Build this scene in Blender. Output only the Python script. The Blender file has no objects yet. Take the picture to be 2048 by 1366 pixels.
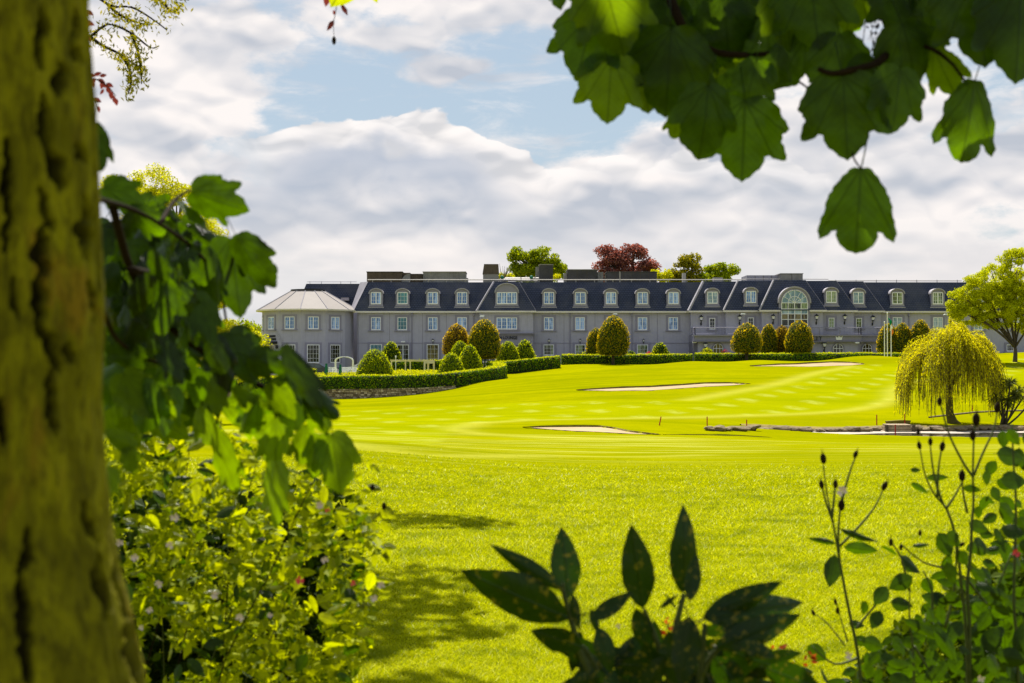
import bpy, math, random, bmesh
import numpy as np
from mathutils import Vector, Matrix, noise as mnoise
from mathutils.geometry import delaunay_2d_cdt

random.seed(7)
RNG = np.random.default_rng(11)
S = bpy.context.scene
COL = S.collection
R = math.radians

# ------------------------------------------------------------------ camera
EYE = 1.6
F = 2844.0                      # focal length in pixels of the 2048 px wide photograph (50 mm lens)
PITCH = math.atan(39.0 / F)     # horizon lies a little below the middle of the picture
cam_d = bpy.data.cameras.new("camera")
cam = bpy.data.objects.new("camera", cam_d)
COL.objects.link(cam)
cam.location = (0, 0, EYE)
cam.rotation_euler = (R(90) + PITCH, 0, 0)
cam_d.sensor_width = 36
cam_d.lens = 36 * F / 2048
cam_d.clip_start = 0.05
cam_d.clip_end = 6000
cam_d.dof.use_dof = True
cam_d.dof.focus_distance = 110
cam_d.dof.aperture_fstop = 8
S.camera = cam

# ------------------------------------------------------------------ sky, sun, exposure
S.view_settings.view_transform = 'Standard'
S.view_settings.look = 'None'
S.view_settings.exposure = 0.9
S.view_settings.gamma = 1
S.view_settings.use_curve_mapping = False
S.cycles.use_denoising = True
S.cycles.max_bounces = 8
S.cycles.transparent_max_bounces = 8
S.cycles.sample_clamp_indirect = 6
SUN_EL, SUN_AZ = R(56), R(-7)          # azimuth from +Y (ahead of the camera), clockwise positive

W = bpy.data.worlds.new("World")
S.world = W
W.use_nodes = True
wt = W.node_tree
wt.nodes.clear()
class NX:
    """tiny expression helper for shader maths"""
    def __init__(s, t): s.t = t
    def m(s, op, a, b=None, c=None, clamp=False):
        n = s.t.nodes.new('ShaderNodeMath'); n.operation = op; n.use_clamp = clamp
        for i, v in enumerate((a, b, c)):
            if v is None: continue
            if isinstance(v, (int, float)): n.inputs[i].default_value = v
            else: s.t.links.new(v, n.inputs[i])
        return n.outputs[0]
    def ss(s, v, lo, hi):            # smoothstep
        n = s.t.nodes.new('ShaderNodeMapRange'); n.interpolation_type = 'SMOOTHSTEP'
        s.t.links.new(v, n.inputs[0]); n.inputs[1].default_value = lo; n.inputs[2].default_value = hi
        return n.outputs[0]
    def xyz(s, x, y, z):
        n = s.t.nodes.new('ShaderNodeCombineXYZ')
        for i, v in enumerate((x, y, z)):
            if isinstance(v, (int, float)): n.inputs[i].default_value = v
            else: s.t.links.new(v, n.inputs[i])
        return n.outputs[0]
    def noise(s, vec, scale, detail=4, rough=.5, dist=0.0, col=False):
        n = s.t.nodes.new('ShaderNodeTexNoise')
        if vec is not None: s.t.links.new(vec, n.inputs['Vector'])
        n.inputs['Scale'].default_value = scale; n.inputs['Detail'].default_value = detail
        n.inputs['Roughness'].default_value = rough; n.inputs['Distortion'].default_value = dist
        return n.outputs[1 if col else 0]
    def mix(s, f, a, b):
        n = s.t.nodes.new('ShaderNodeMix'); n.data_type = 'RGBA'
        for sock, v in ((n.inputs[0], f), (n.inputs[6], a), (n.inputs[7], b)):
            if isinstance(v, (int, float)): sock.default_value = v
            elif isinstance(v, tuple): sock.default_value = (*v, 1)
            else: s.t.links.new(v, sock)
        return n.outputs[2]
    def sep(s, v):
        n = s.t.nodes.new('ShaderNodeSeparateXYZ'); s.t.links.new(v, n.inputs[0]); return n.outputs
    def gauss(s, a, b, a0, b0, sa, sb):
        u = s.m('DIVIDE', s.m('SUBTRACT', a, a0), sa); v = s.m('DIVIDE', s.m('SUBTRACT', b, b0), sb)
        return s.m('EXPONENT', s.m('MULTIPLY', s.m('ADD', s.m('MULTIPLY', u, u), s.m('MULTIPLY', v, v)), -1.0))
x_ = NX(wt)
tc = wt.nodes.new('ShaderNodeTexCoord')
dx, dy, dz = x_.sep(tc.outputs['Generated'])
az = x_.m('ARCTAN2', dx, dy)
el = x_.m('ARCSINE', dz)
elp = x_.m('MULTIPLY', el, 1.9)                       # clouds are flatter than wide near the horizon
def dn(sc, det, ro, dy, seed, dist=.0): return x_.noise(x_.xyz(az, x_.m('ADD', elp, dy), seed), sc, det, ro, dist)
def billow(dy, sc, seed):        # cauliflower heads: rounded cells warped by noise
    w = x_.noise(x_.xyz(az, x_.m('ADD', elp, dy), seed + 4), sc * .8, 2, .6, 0, True)
    vv = wt.nodes.new('ShaderNodeVectorMath'); vv.operation = 'MULTIPLY_ADD'; wt.links.new(w, vv.inputs[0]); vv.inputs[1].default_value = (.09, .09, .0)
    wt.links.new(x_.xyz(az, x_.m('ADD', elp, dy), seed), vv.inputs[2])
    v = wt.nodes.new('ShaderNodeTexVoronoi'); v.feature = 'F1'; v.inputs['Scale'].default_value = sc; v.inputs['Detail'].default_value = 1.0; v.inputs['Roughness'].default_value = .55
    wt.links.new(vv.outputs[0], v.inputs['Vector']); return x_.m('SUBTRACT', .62, v.outputs['Distance'])
n1 = dn(8.5, 7, .56, 0, .37, .1)
ls = dn(7.0, 3, .45, 0, .37, .1); lsb = dn(7.0, 3, .45, .034, .37, .1)
nf = dn(30, 7, .6, 0, 1.3)
b1 = billow(0, 17, 2.0); b1b = billow(.012, 17, 2.0)
n2 = x_.noise(x_.xyz(az, x_.m('MULTIPLY', el, 5.0), 2.1), 6, 7, .6)
relief = x_.m('ADD', x_.m('MULTIPLY', x_.m('SUBTRACT', ls, lsb), 3.6), x_.m('MULTIPLY', x_.m('SUBTRACT', b1, b1b), .9))   # lit from above
relief = x_.m('ADD', relief, x_.m('MULTIPLY', x_.m('SUBTRACT', nf, .5), .35))
def G(a0, e0, sa, sb, k): return x_.m('MULTIPLY', x_.gauss(az, el, a0, e0, sa, sb), k)
def SUM(*v):
    o = v[0]
    for q in v[1:]: o = x_.m('ADD', o, q)
    return o
# general cloud cover
bias = SUM(x_.m('ADD', .06, x_.m('MULTIPLY', x_.ss(el, .165, .12), 0.34)), G(-.235, .195, .09, .055, .50), G(-.03, .250, .10, .022, .46), G(.02, .232, .05, .012, .25),
           G(-.03, .185, .11, .022, -.30), G(.045, .215, .02, .008, .22), G(-.10, .222, .03, .007, .28), G(.0, .170, .018, .008, .22), G(-.055, .200, .030, .009, .34), G(-.028, .205, .022, .008, .25), G(.26, .17, .12, .06, .22), G(-.16, .235, .05, .02, .2))
dens = SUM(bias, x_.m('MULTIPLY', x_.m('SUBTRACT', n1, .5), 1.7), x_.m('MULTIPLY', b1, .12), x_.m('MULTIPLY', x_.m('SUBTRACT', nf, .5), .35))
cover = x_.ss(dens, 0.06, 0.30)
# the cumulus bank with a hard sunlit rim
edge = x_.m('ADD', .150, x_.m('MULTIPLY', x_.m('SUBTRACT', x_.noise(x_.xyz(az, 0, 5.), 16, 3, .5), .5), .040))
edge = SUM(edge, x_.m('MULTIPLY', x_.m('EXPONENT', x_.m('MULTIPLY', x_.m('POWER', x_.m('ABSOLUTE', x_.m('DIVIDE', x_.m('ADD', az, .095), .075)), 4), -1.0)), .026), x_.m('MULTIPLY', az, -.03))
puff = SUM(x_.m('MULTIPLY', x_.m('SUBTRACT', nf, .5), .016), x_.m('MULTIPLY', x_.m('SUBTRACT', n1, .5), .030), x_.m('MULTIPLY', b1, .020))
dE = x_.m('ADD', x_.m('SUBTRACT', edge, el), puff)
azwin = x_.m('MULTIPLY', x_.ss(az, -.26, -.15), x_.ss(az, .34, .16))
bank = x_.m('MULTIPLY', x_.ss(dE, 0.0, .0035), azwin)
rim = x_.m('MULTIPLY', bank, x_.ss(dE, .030, .006))
under = x_.m('MULTIPLY', x_.m('MULTIPLY', x_.ss(dE, .012, .030), x_.ss(dE, .070, .036)), x_.m('MULTIPLY', x_.ss(az, -.22, -.12), x_.ss(az, .02, -.06)))
under2 = x_.m('MULTIPLY', x_.m('MULTIPLY', x_.ss(dE, .030, .050), x_.ss(dE, .095, .055)), x_.ss(az, .30, .0))
wisp = x_.noise(x_.xyz(x_.m('MULTIPLY', az, .8), x_.m('MULTIPLY', elp, 1.5), 9.1), 14, 7, .62, .4)
cover = x_.m('MAXIMUM', x_.m('MAXIMUM', cover, bank), x_.m('MULTIPLY', x_.ss(wisp, .44, .68), .75))
white = (0.535, 0.505, 0.490); dark = (0.285, 0.305, 0.345)
lit = x_.m('ADD', .58, relief, clamp=True)
streak = x_.ss(n2, .38, .60)
cc = x_.mix(lit, dark, white)
cc = x_.mix(x_.m('MULTIPLY', x_.ss(el, .115, .05), .72), cc, x_.mix(streak, (.415, .412, .415), (.505, .475, .458)))
topdark = x_.m('MULTIPLY', x_.ss(el, .240, .256), x_.ss(n1, .42, .56))
cc = x_.mix(x_.m('MULTIPLY', topdark, .6), cc, (.24, .26, .31))
cc = x_.mix(x_.m('MULTIPLY', under, .60), cc, (0.20, 0.245, 0.32))
cc = x_.mix(x_.m('MULTIPLY', under2, .26), cc, (0.25, 0.28, 0.33))
cc = x_.mix(x_.m('MULTIPLY', rim, .70), cc, x_.mix(x_.m('ADD', .5, x_.m('MULTIPLY', x_.m('SUBTRACT', b1, b1b), 2.6), clamp=True), (.36, .36, .37), (.56, .535, .52)))
skyn = wt.nodes.new('ShaderNodeTexSky'); skyn.sky_type = 'NISHITA'; skyn.sun_disc = False
skyn.sun_elevation = SUN_EL; skyn.sun_rotation = SUN_AZ; skyn.air_density = 1.0; skyn.dust_density = 1.2
bg1 = wt.nodes.new('ShaderNodeBackground'); bg1.inputs[1].default_value = 0.05
wt.links.new(x_.mix(.55, skyn.outputs[0], (5.4, 6.8, 8.0)), bg1.inputs[0])
bg2 = wt.nodes.new('ShaderNodeBackground'); wt.links.new(cc, bg2.inputs[0])
ms = wt.nodes.new('ShaderNodeMixShader')
wt.links.new(cover, ms.inputs[0]); wt.links.new(bg1.outputs[0], ms.inputs[1]); wt.links.new(bg2.outputs[0], ms.inputs[2])
wo = wt.nodes.new('ShaderNodeOutputWorld'); wt.links.new(ms.outputs[0], wo.inputs[0])

sun_d = bpy.data.lights.new("sun", 'SUN')
sun_d.energy = 5.0; sun_d.angle = R(0.5); sun_d.color = (1.0, 0.95, 0.86)
sun = bpy.data.objects.new("sun", sun_d); COL.objects.link(sun)
sd = Vector((math.sin(SUN_AZ) * math.cos(SUN_EL), math.cos(SUN_AZ) * math.cos(SUN_EL), math.sin(SUN_EL)))
sun.rotation_euler = sd.to_track_quat('Z', 'Y').to_euler()

# ------------------------------------------------------------------ helpers
CP, SP = math.cos(PITCH), math.sin(PITCH)
def at(px, py, Y):
    """the world point that lies Y metres ahead and is seen at this place of the photograph"""
    u, v = (px - 1024) / F, (683 - py) / F
    k = Y / (CP - v * SP)
    return Vector((u * k, Y, EYE + (SP + v * CP) * k))
def X(px, Y): return at(px, 700, Y).x
def Z(py, Y): return at(1024, py, Y).z

def tag(o, label=None, cat=None, group=None, kind=None):
    if label: o['label'] = label
    if cat: o['category'] = cat
    if group: o['group'] = group
    if kind: o['kind'] = kind
    return o
def empty(name, loc, label=None, cat=None, group=None, rz=0.0):
    o = bpy.data.objects.new(name, None); COL.objects.link(o)
    o.location = loc; o.rotation_euler = (0, 0, rz)
    return tag(o, label, cat, group)
def np_mesh(name, V, Fs, smooth=False):
    """mesh from numpy arrays; Fs: list of (n,k) index arrays"""
    me = bpy.data.meshes.new(name)
    V = np.asarray(V, dtype=np.float32)
    if not isinstance(Fs, (list, tuple)): Fs = [Fs]
    Fs = [np.asarray(f, dtype=np.int32) for f in Fs if len(f)]
    me.vertices.add(len(V)); me.vertices.foreach_set('co', V.ravel())
    nl = sum(f.size for f in Fs); npoly = sum(len(f) for f in Fs)
    me.loops.add(nl); me.loops.foreach_set('vertex_index', np.concatenate([f.ravel() for f in Fs]))
    me.polygons.add(npoly)
    tot = np.concatenate([np.full(len(f), f.shape[1], np.int32) for f in Fs])
    st = np.concatenate([[0], np.cumsum(tot)[:-1]]).astype(np.int32)
    me.polygons.foreach_set('loop_start', st)
    me.polygons.foreach_set('use_smooth', np.full(npoly, smooth))
    me.update(calc_edges=True)
    return me
def link(name, me, mat, parent=None, loc=None):
    o = bpy.data.objects.new(name, me); COL.objects.link(o)
    if mat is not None and len(me.materials) == 0: me.materials.append(mat)
    if parent is not None: o.parent = parent
    if loc is not None: o.location = loc
    return o
class MB:
    """collects boxes, prisms and tubes into one mesh"""
    def __init__(s): s.v = []; s.f = []
    def add(s, vs, fs):
        b = len(s.v); s.v += [tuple(v) for v in vs]; s.f += [tuple(b + i for i in f) for f in fs]; return s
    def box(s, x0, x1, y0, y1, z0, z1):
        return s.add([(x0,y0,z0),(x1,y0,z0),(x1,y1,z0),(x0,y1,z0),(x0,y0,z1),(x1,y0,z1),(x1,y1,z1),(x0,y1,z1)],
                     [(0,3,2,1),(4,5,6,7),(0,1,5,4),(1,2,6,5),(2,3,7,6),(3,0,4,7)])
    def frustum(s, b, t, z0, z1):
        """b,t: lists of (x,y) of the same length, counterclockwise"""
        n = len(b)
        return s.add([(x, y, z0) for x, y in b] + [(x, y, z1) for x, y in t],
                     [tuple(range(n))[::-1], tuple(range(n, 2 * n))] + [(i, (i + 1) % n, n + (i + 1) % n, n + i) for i in range(n)])
    def xz(s, poly, y0, y1):
        """outline in x,z (counterclockwise seen from -y) given thickness along y"""
        n = len(poly)
        return s.add([(x, y0, z) for x, z in poly] + [(x, y1, z) for x, z in poly],
                     [tuple(range(n)), tuple(range(n, 2 * n))[::-1]] + [((i + 1) % n, i, n + i, n + (i + 1) % n) for i in range(n)])
    def tube(s, pts, rad, n=6, cap=True):
        pts = [Vector(p) for p in pts]
        if isinstance(rad, (int, float)): rad = [rad] * len(pts)
        ref = None; rings = []
        for i, p in enumerate(pts):
            d = (pts[min(i + 1, len(pts) - 1)] - pts[max(i - 1, 0)])
            if d.length < 1e-9: d = Vector((0, 0, 1))
            d.normalize()
            if ref is None: ref = Vector((1, 0, 0)) if abs(d.x) < .8 else Vector((0, 1, 0))
            a = d.cross(ref).normalized(); b = d.cross(a).normalized(); ref = -b if False else ref
            rings.append([p + (a * math.cos(2 * math.pi * k / n) + b * math.sin(2 * math.pi * k / n)) * rad[i] for k in range(n)])
        vs = [v for r in rings for v in r]
        fs = [(i * n + k, i * n + (k + 1) % n, (i + 1) * n + (k + 1) % n, (i + 1) * n + k) for i in range(len(rings) - 1) for k in range(n)]
        if cap: fs += [tuple(range(n))[::-1], tuple(range((len(rings) - 1) * n, len(rings) * n))]
        return s.add(vs, fs)
    def ball(s, c, r, n=8, m=6, sz=1.0):
        vs = []; fs = []
        for j in range(m + 1):
            th = math.pi * j / m
            for k in range(n):
                ph = 2 * math.pi * k / n
                vs.append((c[0] + r * math.sin(th) * math.cos(ph), c[1] + r * math.sin(th) * math.sin(ph), c[2] + r * sz * math.cos(th)))
        for j in range(m):
            for k in range(n): fs.append((j*n+k, (j+1)*n+k, (j+1)*n+(k+1)%n, j*n+(k+1)%n))
        return s.add(vs, fs)
    def mesh(s, name, smooth=False):
        me = bpy.data.meshes.new(name); me.from_pydata(s.v, [], s.f)
        if smooth: me.polygons.foreach_set('use_smooth', [True] * len(me.polygons))
        me.update(); return me
    def build(s, name, mat, parent=None, smooth=False, loc=None):
        return link(name, s.mesh(name, smooth), mat, parent, loc)

# ---- materials
def new_mat(name):
    m = bpy.data.materials.new(name); m.use_nodes = True
    t = m.node_tree; t.nodes.clear()
    out = t.nodes.new('ShaderNodeOutputMaterial')
    return m, t, out, NX(t)
def principled(t, **k):
    p = t.nodes.new('ShaderNodeBsdfPrincipled')
    for a, v in k.items():
        s = p.inputs[a.replace('_', ' ')]
        if isinstance(v, (int, float)): s.default_value = v
        elif isinstance(v, tuple): s.default_value = (*v, 1)
        else: t.links.new(v, s)
    return p
def mat_plain(name, c, rough=.6, var=.12, scale=3.0, bump=0.0, spec=.3, metal=0.0, streak=0.0, coord='Object'):
    """paint, render or stone: a base colour with soft uneven tone, fine grain and faint rain streaks"""
    m, t, out, x = new_mat(name)
    tcn = t.nodes.new('ShaderNodeTexCoord').outputs[coord]
    n = x.noise(tcn, scale, 5, .6)
    g = x.noise(tcn, scale * 11, 3, .6)
    f = x.m('ADD', x.m('MULTIPLY', n, .65), x.m('MULTIPLY', g, .35))
    lo = tuple(v * (1 - var) for v in c); hi = tuple(min(1, v * (1 + var)) for v in c)
    f = x.ss(f, .3, .7)
    colr = x.mix(f, lo, hi)
    if streak:
        ox, oy, oz = x.sep(tcn)
        sn = x.noise(x.xyz(x.m('MULTIPLY', ox, 2.5), x.m('MULTIPLY', oy, 2.5), x.m('MULTIPLY', oz, .12)), 3, 4, .6)
        colr = x.mix(x.m('MULTIPLY', x.ss(sn, .5, .75), streak), colr, tuple(v * .55 for v in c))
    p = principled(t, Base_Color=colr, Roughness=rough, Metallic=metal)
    p.inputs['Specular IOR Level'].default_value = spec
    if bump:
        b = t.nodes.new('ShaderNodeBump'); b.inputs['Strength'].default_value = bump; b.inputs['Distance'].default_value = .02
        t.links.new(g, b.inputs['Height']); t.links.new(b.outputs[0], p.inputs['Normal'])
    t.links.new(p.outputs[0], out.inputs[0])
    return m
def mat_leaf(name, c1, c2, tr=None, mixf=.45, rough=.65, spec=.08, mott=0.0, mottc=(.3, .25, .01)):
    """foliage: every leaf its own shade between c1 and c2, light coming through"""
    m, t, out, x = new_mat(name)
    g = t.nodes.new('ShaderNodeNewGeometry')
    colr = x.mix(g.outputs['Random Per Island'], c1, c2)
    tcn = t.nodes.new('ShaderNodeTexCoord').outputs['Object']
    if mott:
        colr = x.mix(x.m('MULTIPLY', x.ss(x.noise(tcn, mott, 3, .6), .56, .64), .85), colr, mottc)
    p = principled(t, Base_Color=colr, Roughness=rough)
    p.inputs['Specular IOR Level'].default_value = spec
    tb = t.nodes.new('ShaderNodeBsdfTranslucent')
    if tr is None: tr = (2.0, 1.9, .6)
    mm = t.nodes.new('ShaderNodeMix'); mm.data_type = 'RGBA'; mm.blend_type = 'MULTIPLY'; mm.inputs[0].default_value = 1
    t.links.new(colr, mm.inputs[6]); mm.inputs[7].default_value = (*tr, 1)
    t.links.new(mm.outputs[2], tb.inputs[0])
    s = t.nodes.new('ShaderNodeMixShader'); s.inputs[0].default_value = mixf
    t.links.new(p.outputs[0], s.inputs[1]); t.links.new(tb.outputs[0], s.inputs[2])
    t.links.new(s.outputs[0], out.inputs[0])
    return m
M = {}
M['render'] = mat_plain('grey_render', (.42, .405, .485), .85, .07, .22, .15, .2, streak=.38)
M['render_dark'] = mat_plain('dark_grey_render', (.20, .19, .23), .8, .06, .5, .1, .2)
M['trim'] = mat_plain('grey_trim', (.275, .26, .335), .7, .06, 1.5)
M['gutter'] = mat_plain('cream_gutter', (.72, .67, .62), .5, .06, 1.0)
M['white'] = mat_plain('white_paint', (.86, .86, .85), .4, .04, 2)
M['cream'] = mat_plain('cream_paint', (.72, .66, .44), .5, .06, 2)
M['lead'] = mat_plain('lead_flashing', (.36, .335, .375), .6, .10, 1.2, streak=.3)
M['pavroof'] = mat_plain('pale_roof_panels', (.22, .19, .175), .7, .07, .8, streak=.35)
M['black'] = mat_plain('black_iron', (.02, .02, .022), .45, .1, 4)
M['concrete'] = mat_plain('weathered_concrete', (.27, .25, .22), .85, .25, 1.2, .2, streak=.5)
M['chimney'] = mat_plain('stained_brown_cladding', (.10, .075, .05), .8, .3, 1.0, .2, streak=.6)
M['plant'] = mat_plain('dark_plant_housing', (.060, .055, .056), .6, .35, .8, streak=.4)
M['louvre'] = mat_plain('grey_louvre', (.23, .22, .20), .7, .3, 1.0, streak=.6)
M['rail'] = mat_plain('pale_rail', (.42, .38, .34), .5, .05, 2)
M['bark'] = mat_plain('dark_bark', (.075, .058, .035), .9, .3, 5, .3)
M['barkgreen'] = mat_plain('mossy_bark', (.11, .095, .022), .9, .35, 4, .3)
M['twig'] = mat_plain('brown_twig', (.018, .011, .006), .9, .3, 30, spec=.05)
M['stemgreen'] = mat_plain('green_stem', (.05, .065, .012), .6, .3, 30)
M['red'] = mat_plain('red_stake_paint', (.42, .02, .012), .5, .15, 6)
M['rubber'] = mat_plain('black_rubber', (.02, .02, .02), .8, .1, 5)
M['silver'] = mat_plain('silver_car_paint', (.60, .60, .62), .25, .03, 1, spec=.6)
M['darkcar'] = mat_plain('dark_car_paint', (.06, .065, .08), .2, .03, 1, spec=.6)
M['whitecar'] = mat_plain('white_car_paint', (.8, .8, .8), .25, .03, 1, spec=.6)
M['carglass'] = mat_plain('car_glass', (.05, .08, .14), .06, .02, 1, spec=.8)
M['asphalt'] = mat_plain('asphalt', (.09, .088, .085), .9, .2, 2, .2)
M['soil'] = mat_plain('brown_soil', (.20, .15, .03), .95, .4, 4, .5)
M['rock'] = mat_plain('pond_rock', (.18, .135, .07), .9, .45, 3, .5)
M['stone'] = mat_plain('walling_stone', (.20, .15, .09), .9, .45, 2.2, .5)
M['mortar'] = mat_plain('mortar', (.10, .075, .045), .95, .3, 6, .2)
M['plank'] = mat_plain('grey_timber', (.34, .26, .16), .8, .25, 6, .3)
M['green_flag'] = mat_plain('green_cloth', (.0, .22, .10), .8, .05, 3)
M['orange_flag'] = mat_plain('orange_cloth', (.75, .20, .02), .8, .05, 3)
M['greenmetal'] = mat_plain('green_metal', (.01, .15, .07), .5, .1, 3)
M['letter'] = mat_plain('dark_lettering', (.012, .014, .02), .5, .05, 3)
M['letter2'] = mat_plain('bronze_grey_lettering', (.045, .05, .075), .5, .05, 3)

def mat_sand():
    m, t, out, x = new_mat('bunker_sand')
    tcn = t.nodes.new('ShaderNodeTexCoord').outputs['Object']
    n = x.noise(tcn, .5, 5, .6); g = x.noise(tcn, 6, 4, .6)
    c = x.mix(x.ss(n, .35, .65), (.31, .21, .095), (.40, .28, .14))
    p = principled(t, Base_Color=c, Roughness=.95)
    b = t.nodes.new('ShaderNodeBump'); b.inputs['Strength'].default_value = .5; b.inputs['Distance'].default_value = .05
    t.links.new(g, b.inputs['Height']); t.links.new(b.outputs[0], p.inputs['Normal'])
    t.links.new(p.outputs[0], out.inputs[0]); return m
M['sand'] = mat_sand()
def mat_slate():
    m, t, out, x = new_mat('navy_slate')
    tcn = t.nodes.new('ShaderNodeTexCoord').outputs['Object']
    ox, oy, oz = x.sep(tcn)
    b = t.nodes.new('ShaderNodeTexBrick'); t.links.new(x.xyz(ox, oz, oy), b.inputs['Vector'])
    b.inputs['Color1'].default_value = (.034, .043, .082, 1); b.inputs['Color2'].default_value = (.048, .057, .098, 1)
    b.inputs['Mortar'].default_value = (.014, .017, .032, 1); b.inputs['Scale'].default_value = 1.0
    b.inputs['Mortar Size'].default_value = .03; b.inputs['Brick Width'].default_value = .30; b.inputs['Row Height'].default_value = .22
    n = x.noise(tcn, .4, 5, .6)
    c = x.mix(x.m('MULTIPLY', x.ss(n, .42, .66), .5), b.outputs[0], (.085, .085, .10))
    p = principled(t, Base_Color=c, Roughness=.55); p.inputs['Specular IOR Level'].default_value = .25
    bp = t.nodes.new('ShaderNodeBump'); bp.inputs['Strength'].default_value = .3; bp.inputs['Distance'].default_value = .01
    t.links.new(b.outputs['Fac'], bp.inputs['Height']); bp.invert = True; t.links.new(bp.outputs[0], p.inputs['Normal'])
    t.links.new(p.outputs[0], out.inputs[0]); return m
M['slate'] = mat_slate()
def mat_pane(name, c1, c2, sc=1.6):
    """window glass with blinds, curtains or a dark room behind"""
    m, t, out, x = new_mat(name)
    ox, oy, oz = x.sep(t.nodes.new('ShaderNodeTexCoord').outputs['Object'])
    oi = t.nodes.new('ShaderNodeObjectInfo').outputs['Random']
    n = x.noise(x.xyz(x.m('ADD', x.m('MULTIPLY', ox, 2.2), x.m('MULTIPLY', oi, 40.)), oy, x.m('MULTIPLY', oz, .5)), sc, 2, .5)
    p = principled(t, Base_Color=x.mix(x.ss(x.m('ADD', n, x.m('MULTIPLY', x.m('SUBTRACT', oi, .5), .28)), .38, .62), c1, c2), Roughness=.08)
    p.inputs['Specular IOR Level'].default_value = .5
    t.links.new(p.outputs[0], out.inputs[0]); return m
M['pane_blue'] = mat_pane('pane_blue', (.09, .20, .46), (.38, .58, .95))
M['pane_teal'] = mat_pane('pane_teal', (.03, .15, .20), (.08, .30, .33))
M['pane_dark'] = mat_pane('pane_dark', (.012, .014, .012), (.055, .055, .035))
M['pane_green'] = mat_pane('pane_green', (.02, .03, .012), (.28, .36, .16))
M['pane_gold'] = mat_pane('pane_gold', (.04, .03, .012), (.22, .18, .06))
M['pane_pale'] = mat_pane('pane_pale', (.16, .27, .34), (.42, .55, .60))

# leaf scatter ---------------------------------------------------------------
def unit(a): return a / np.maximum(np.linalg.norm(a, axis=1, keepdims=True), 1e-9)
def leaf_quads(P, N, size, aspect=.6, rng=RNG, T=None):
    n = len(P)
    N = unit(N)
    T = rng.normal(size=(n, 3)) if T is None else T
    T = unit(T - N * (T * N).sum(1, keepdims=True)); B = np.cross(N, T)
    s = (size * np.ones(n))[:, None] * .5
    V = np.stack([P - T * s, P + B * s * aspect + N * s * .15, P + T * s, P - B * s * aspect + N * s * .15], 1).reshape(-1, 3)
    Fq = np.arange(4 * n, dtype=np.int32).reshape(n, 4)
    return V, Fq
def join(parts):
    V = []; Fs = []; b = 0
    for v, f in parts:
        v = np.asarray(v, dtype=np.float32)
        V.append(v)
        for ff in (f if isinstance(f, (list, tuple)) else [f]): Fs.append(np.asarray(ff, dtype=np.int32) + b)
        b += len(v)
    return np.concatenate(V), Fs
def mb_np(mb):
    d = {}
    for f in mb.f: d.setdefault(len(f), []).append(f)
    return np.array(mb.v), [np.array(v) for v in d.values()]
def fbm(x, y, sc=1.0, oct=4, seed=0):
    """value noise on arrays"""
    r = np.random.default_rng(seed).random((256, 256)); out = 0; amp = 1; tot = 0
    x = np.asarray(x) * sc; y = np.asarray(y) * sc
    for o in range(oct):
        xi = np.floor(x).astype(int); yi = np.floor(y).astype(int); fx = x - xi; fy = y - yi
        fx = fx * fx * (3 - 2 * fx); fy = fy * fy * (3 - 2 * fy)
        a = r[xi % 256, yi % 256]; b = r[(xi + 1) % 256, yi % 256]; c = r[xi % 256, (yi + 1) % 256]; d = r[(xi + 1) % 256, (yi + 1) % 256]
        out = out + amp * (a * (1 - fx) * (1 - fy) + b * fx * (1 - fy) + c * (1 - fx) * fy + d * fx * fy)
        tot += amp; amp *= .5; x = x * 2 + 17.3; y = y * 2 + 5.1
    return out / tot
def sstep(v, a, b):
    t = np.clip((np.asarray(v, float) - a) / (b - a), 0, 1); return t * t * (3 - 2 * t)
# ------------------------------------------------------------------ terrain
CTRL = []
def c_(px, py, Y): v = at(px, py, Y); CTRL.append((v.x, v.y, v.z))
for x in (-60, -30, -12, 0, 12, 30, 60):
    for y in (-20, -5, 3): CTRL.append((x, y, 0.0))
for px in (-700, 200, 560): 
    for Y, z in ((12, .05), (25, -.1), (45, -.7), (70, -1.25), (100, -1.7), (131, -1.85), (150, -1.6)): CTRL.append((X(px, Y), Y, z))
for t in ((700,950,18),(700,900,24),(700,880,30),(700,860,50),(700,840,70),(700,820,95),(700,797,130),
          (850,787,128.5),(905,778,129),(950,766,131),(1005,758,135),(1060,743,146),(1122,734,147),
          (1000,1100,11.8),(1000,1000,16),(1000,950,20.5),(1000,925,25),(1000,905,33),(1000,880,46),(1000,860,58),(1000,830,78),(1000,800,100),(1000,775,120),
          (1300,1100,11.8),(1300,950,20.5),(1300,920,28),(1300,890,42),(1300,873,51),(1300,850,62),(1300,820,80),(1300,780,103),(1300,750,125),(1300,730,148),
          (1600,950,20.5),(1600,920,28),(1600,892,42),(1600,880,58),(1600,853,71),(1600,820,85),(1600,780,105),(1600,742,128),(1600,729,140),(1600,723,147),
          (1700,713.5,147),(1700,728,138),(1450,724,147),(1510,720,147),(1650,720.5,147),(1745,711.5,146.5),(1450,731,138),(1230,730,148.5),(1380,722.5,147),(1820,716,146),
          (1850,892,42),(1850,881,58),(1850,852,71),(1850,800,95),(1850,760,115),(1850,732,136),
          (2040,892,42),(2040,881,58),(2040,852,71),(2040,820,85),(2040,780,105),(2040,745,125),(2040,718,143),(2040,703,156),
          (2500,892,42),(2500,881,58),(2500,852,71),(2500,790,100),(2500,735,130),(2500,705,150),
          (1900,950,20.5),(2300,950,20.5),(1900,920,28),(2300,920,28)): c_(*t)
for px in (1122, 1300, 1450, 1600, 1820): CTRL.append((X(px, 153), 153, 1.25))
for x in (-50, -20, 0, 20, 40): CTRL.append((x, 170, 1.25))
CTRL = np.array(CTRL)
def _tps(d): return np.where(d > 0, d * d * np.log(np.maximum(d, 1e-9)), 0)
_sc = np.array([1.0, 1.0]) / 50
_n = len(CTRL)
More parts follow.
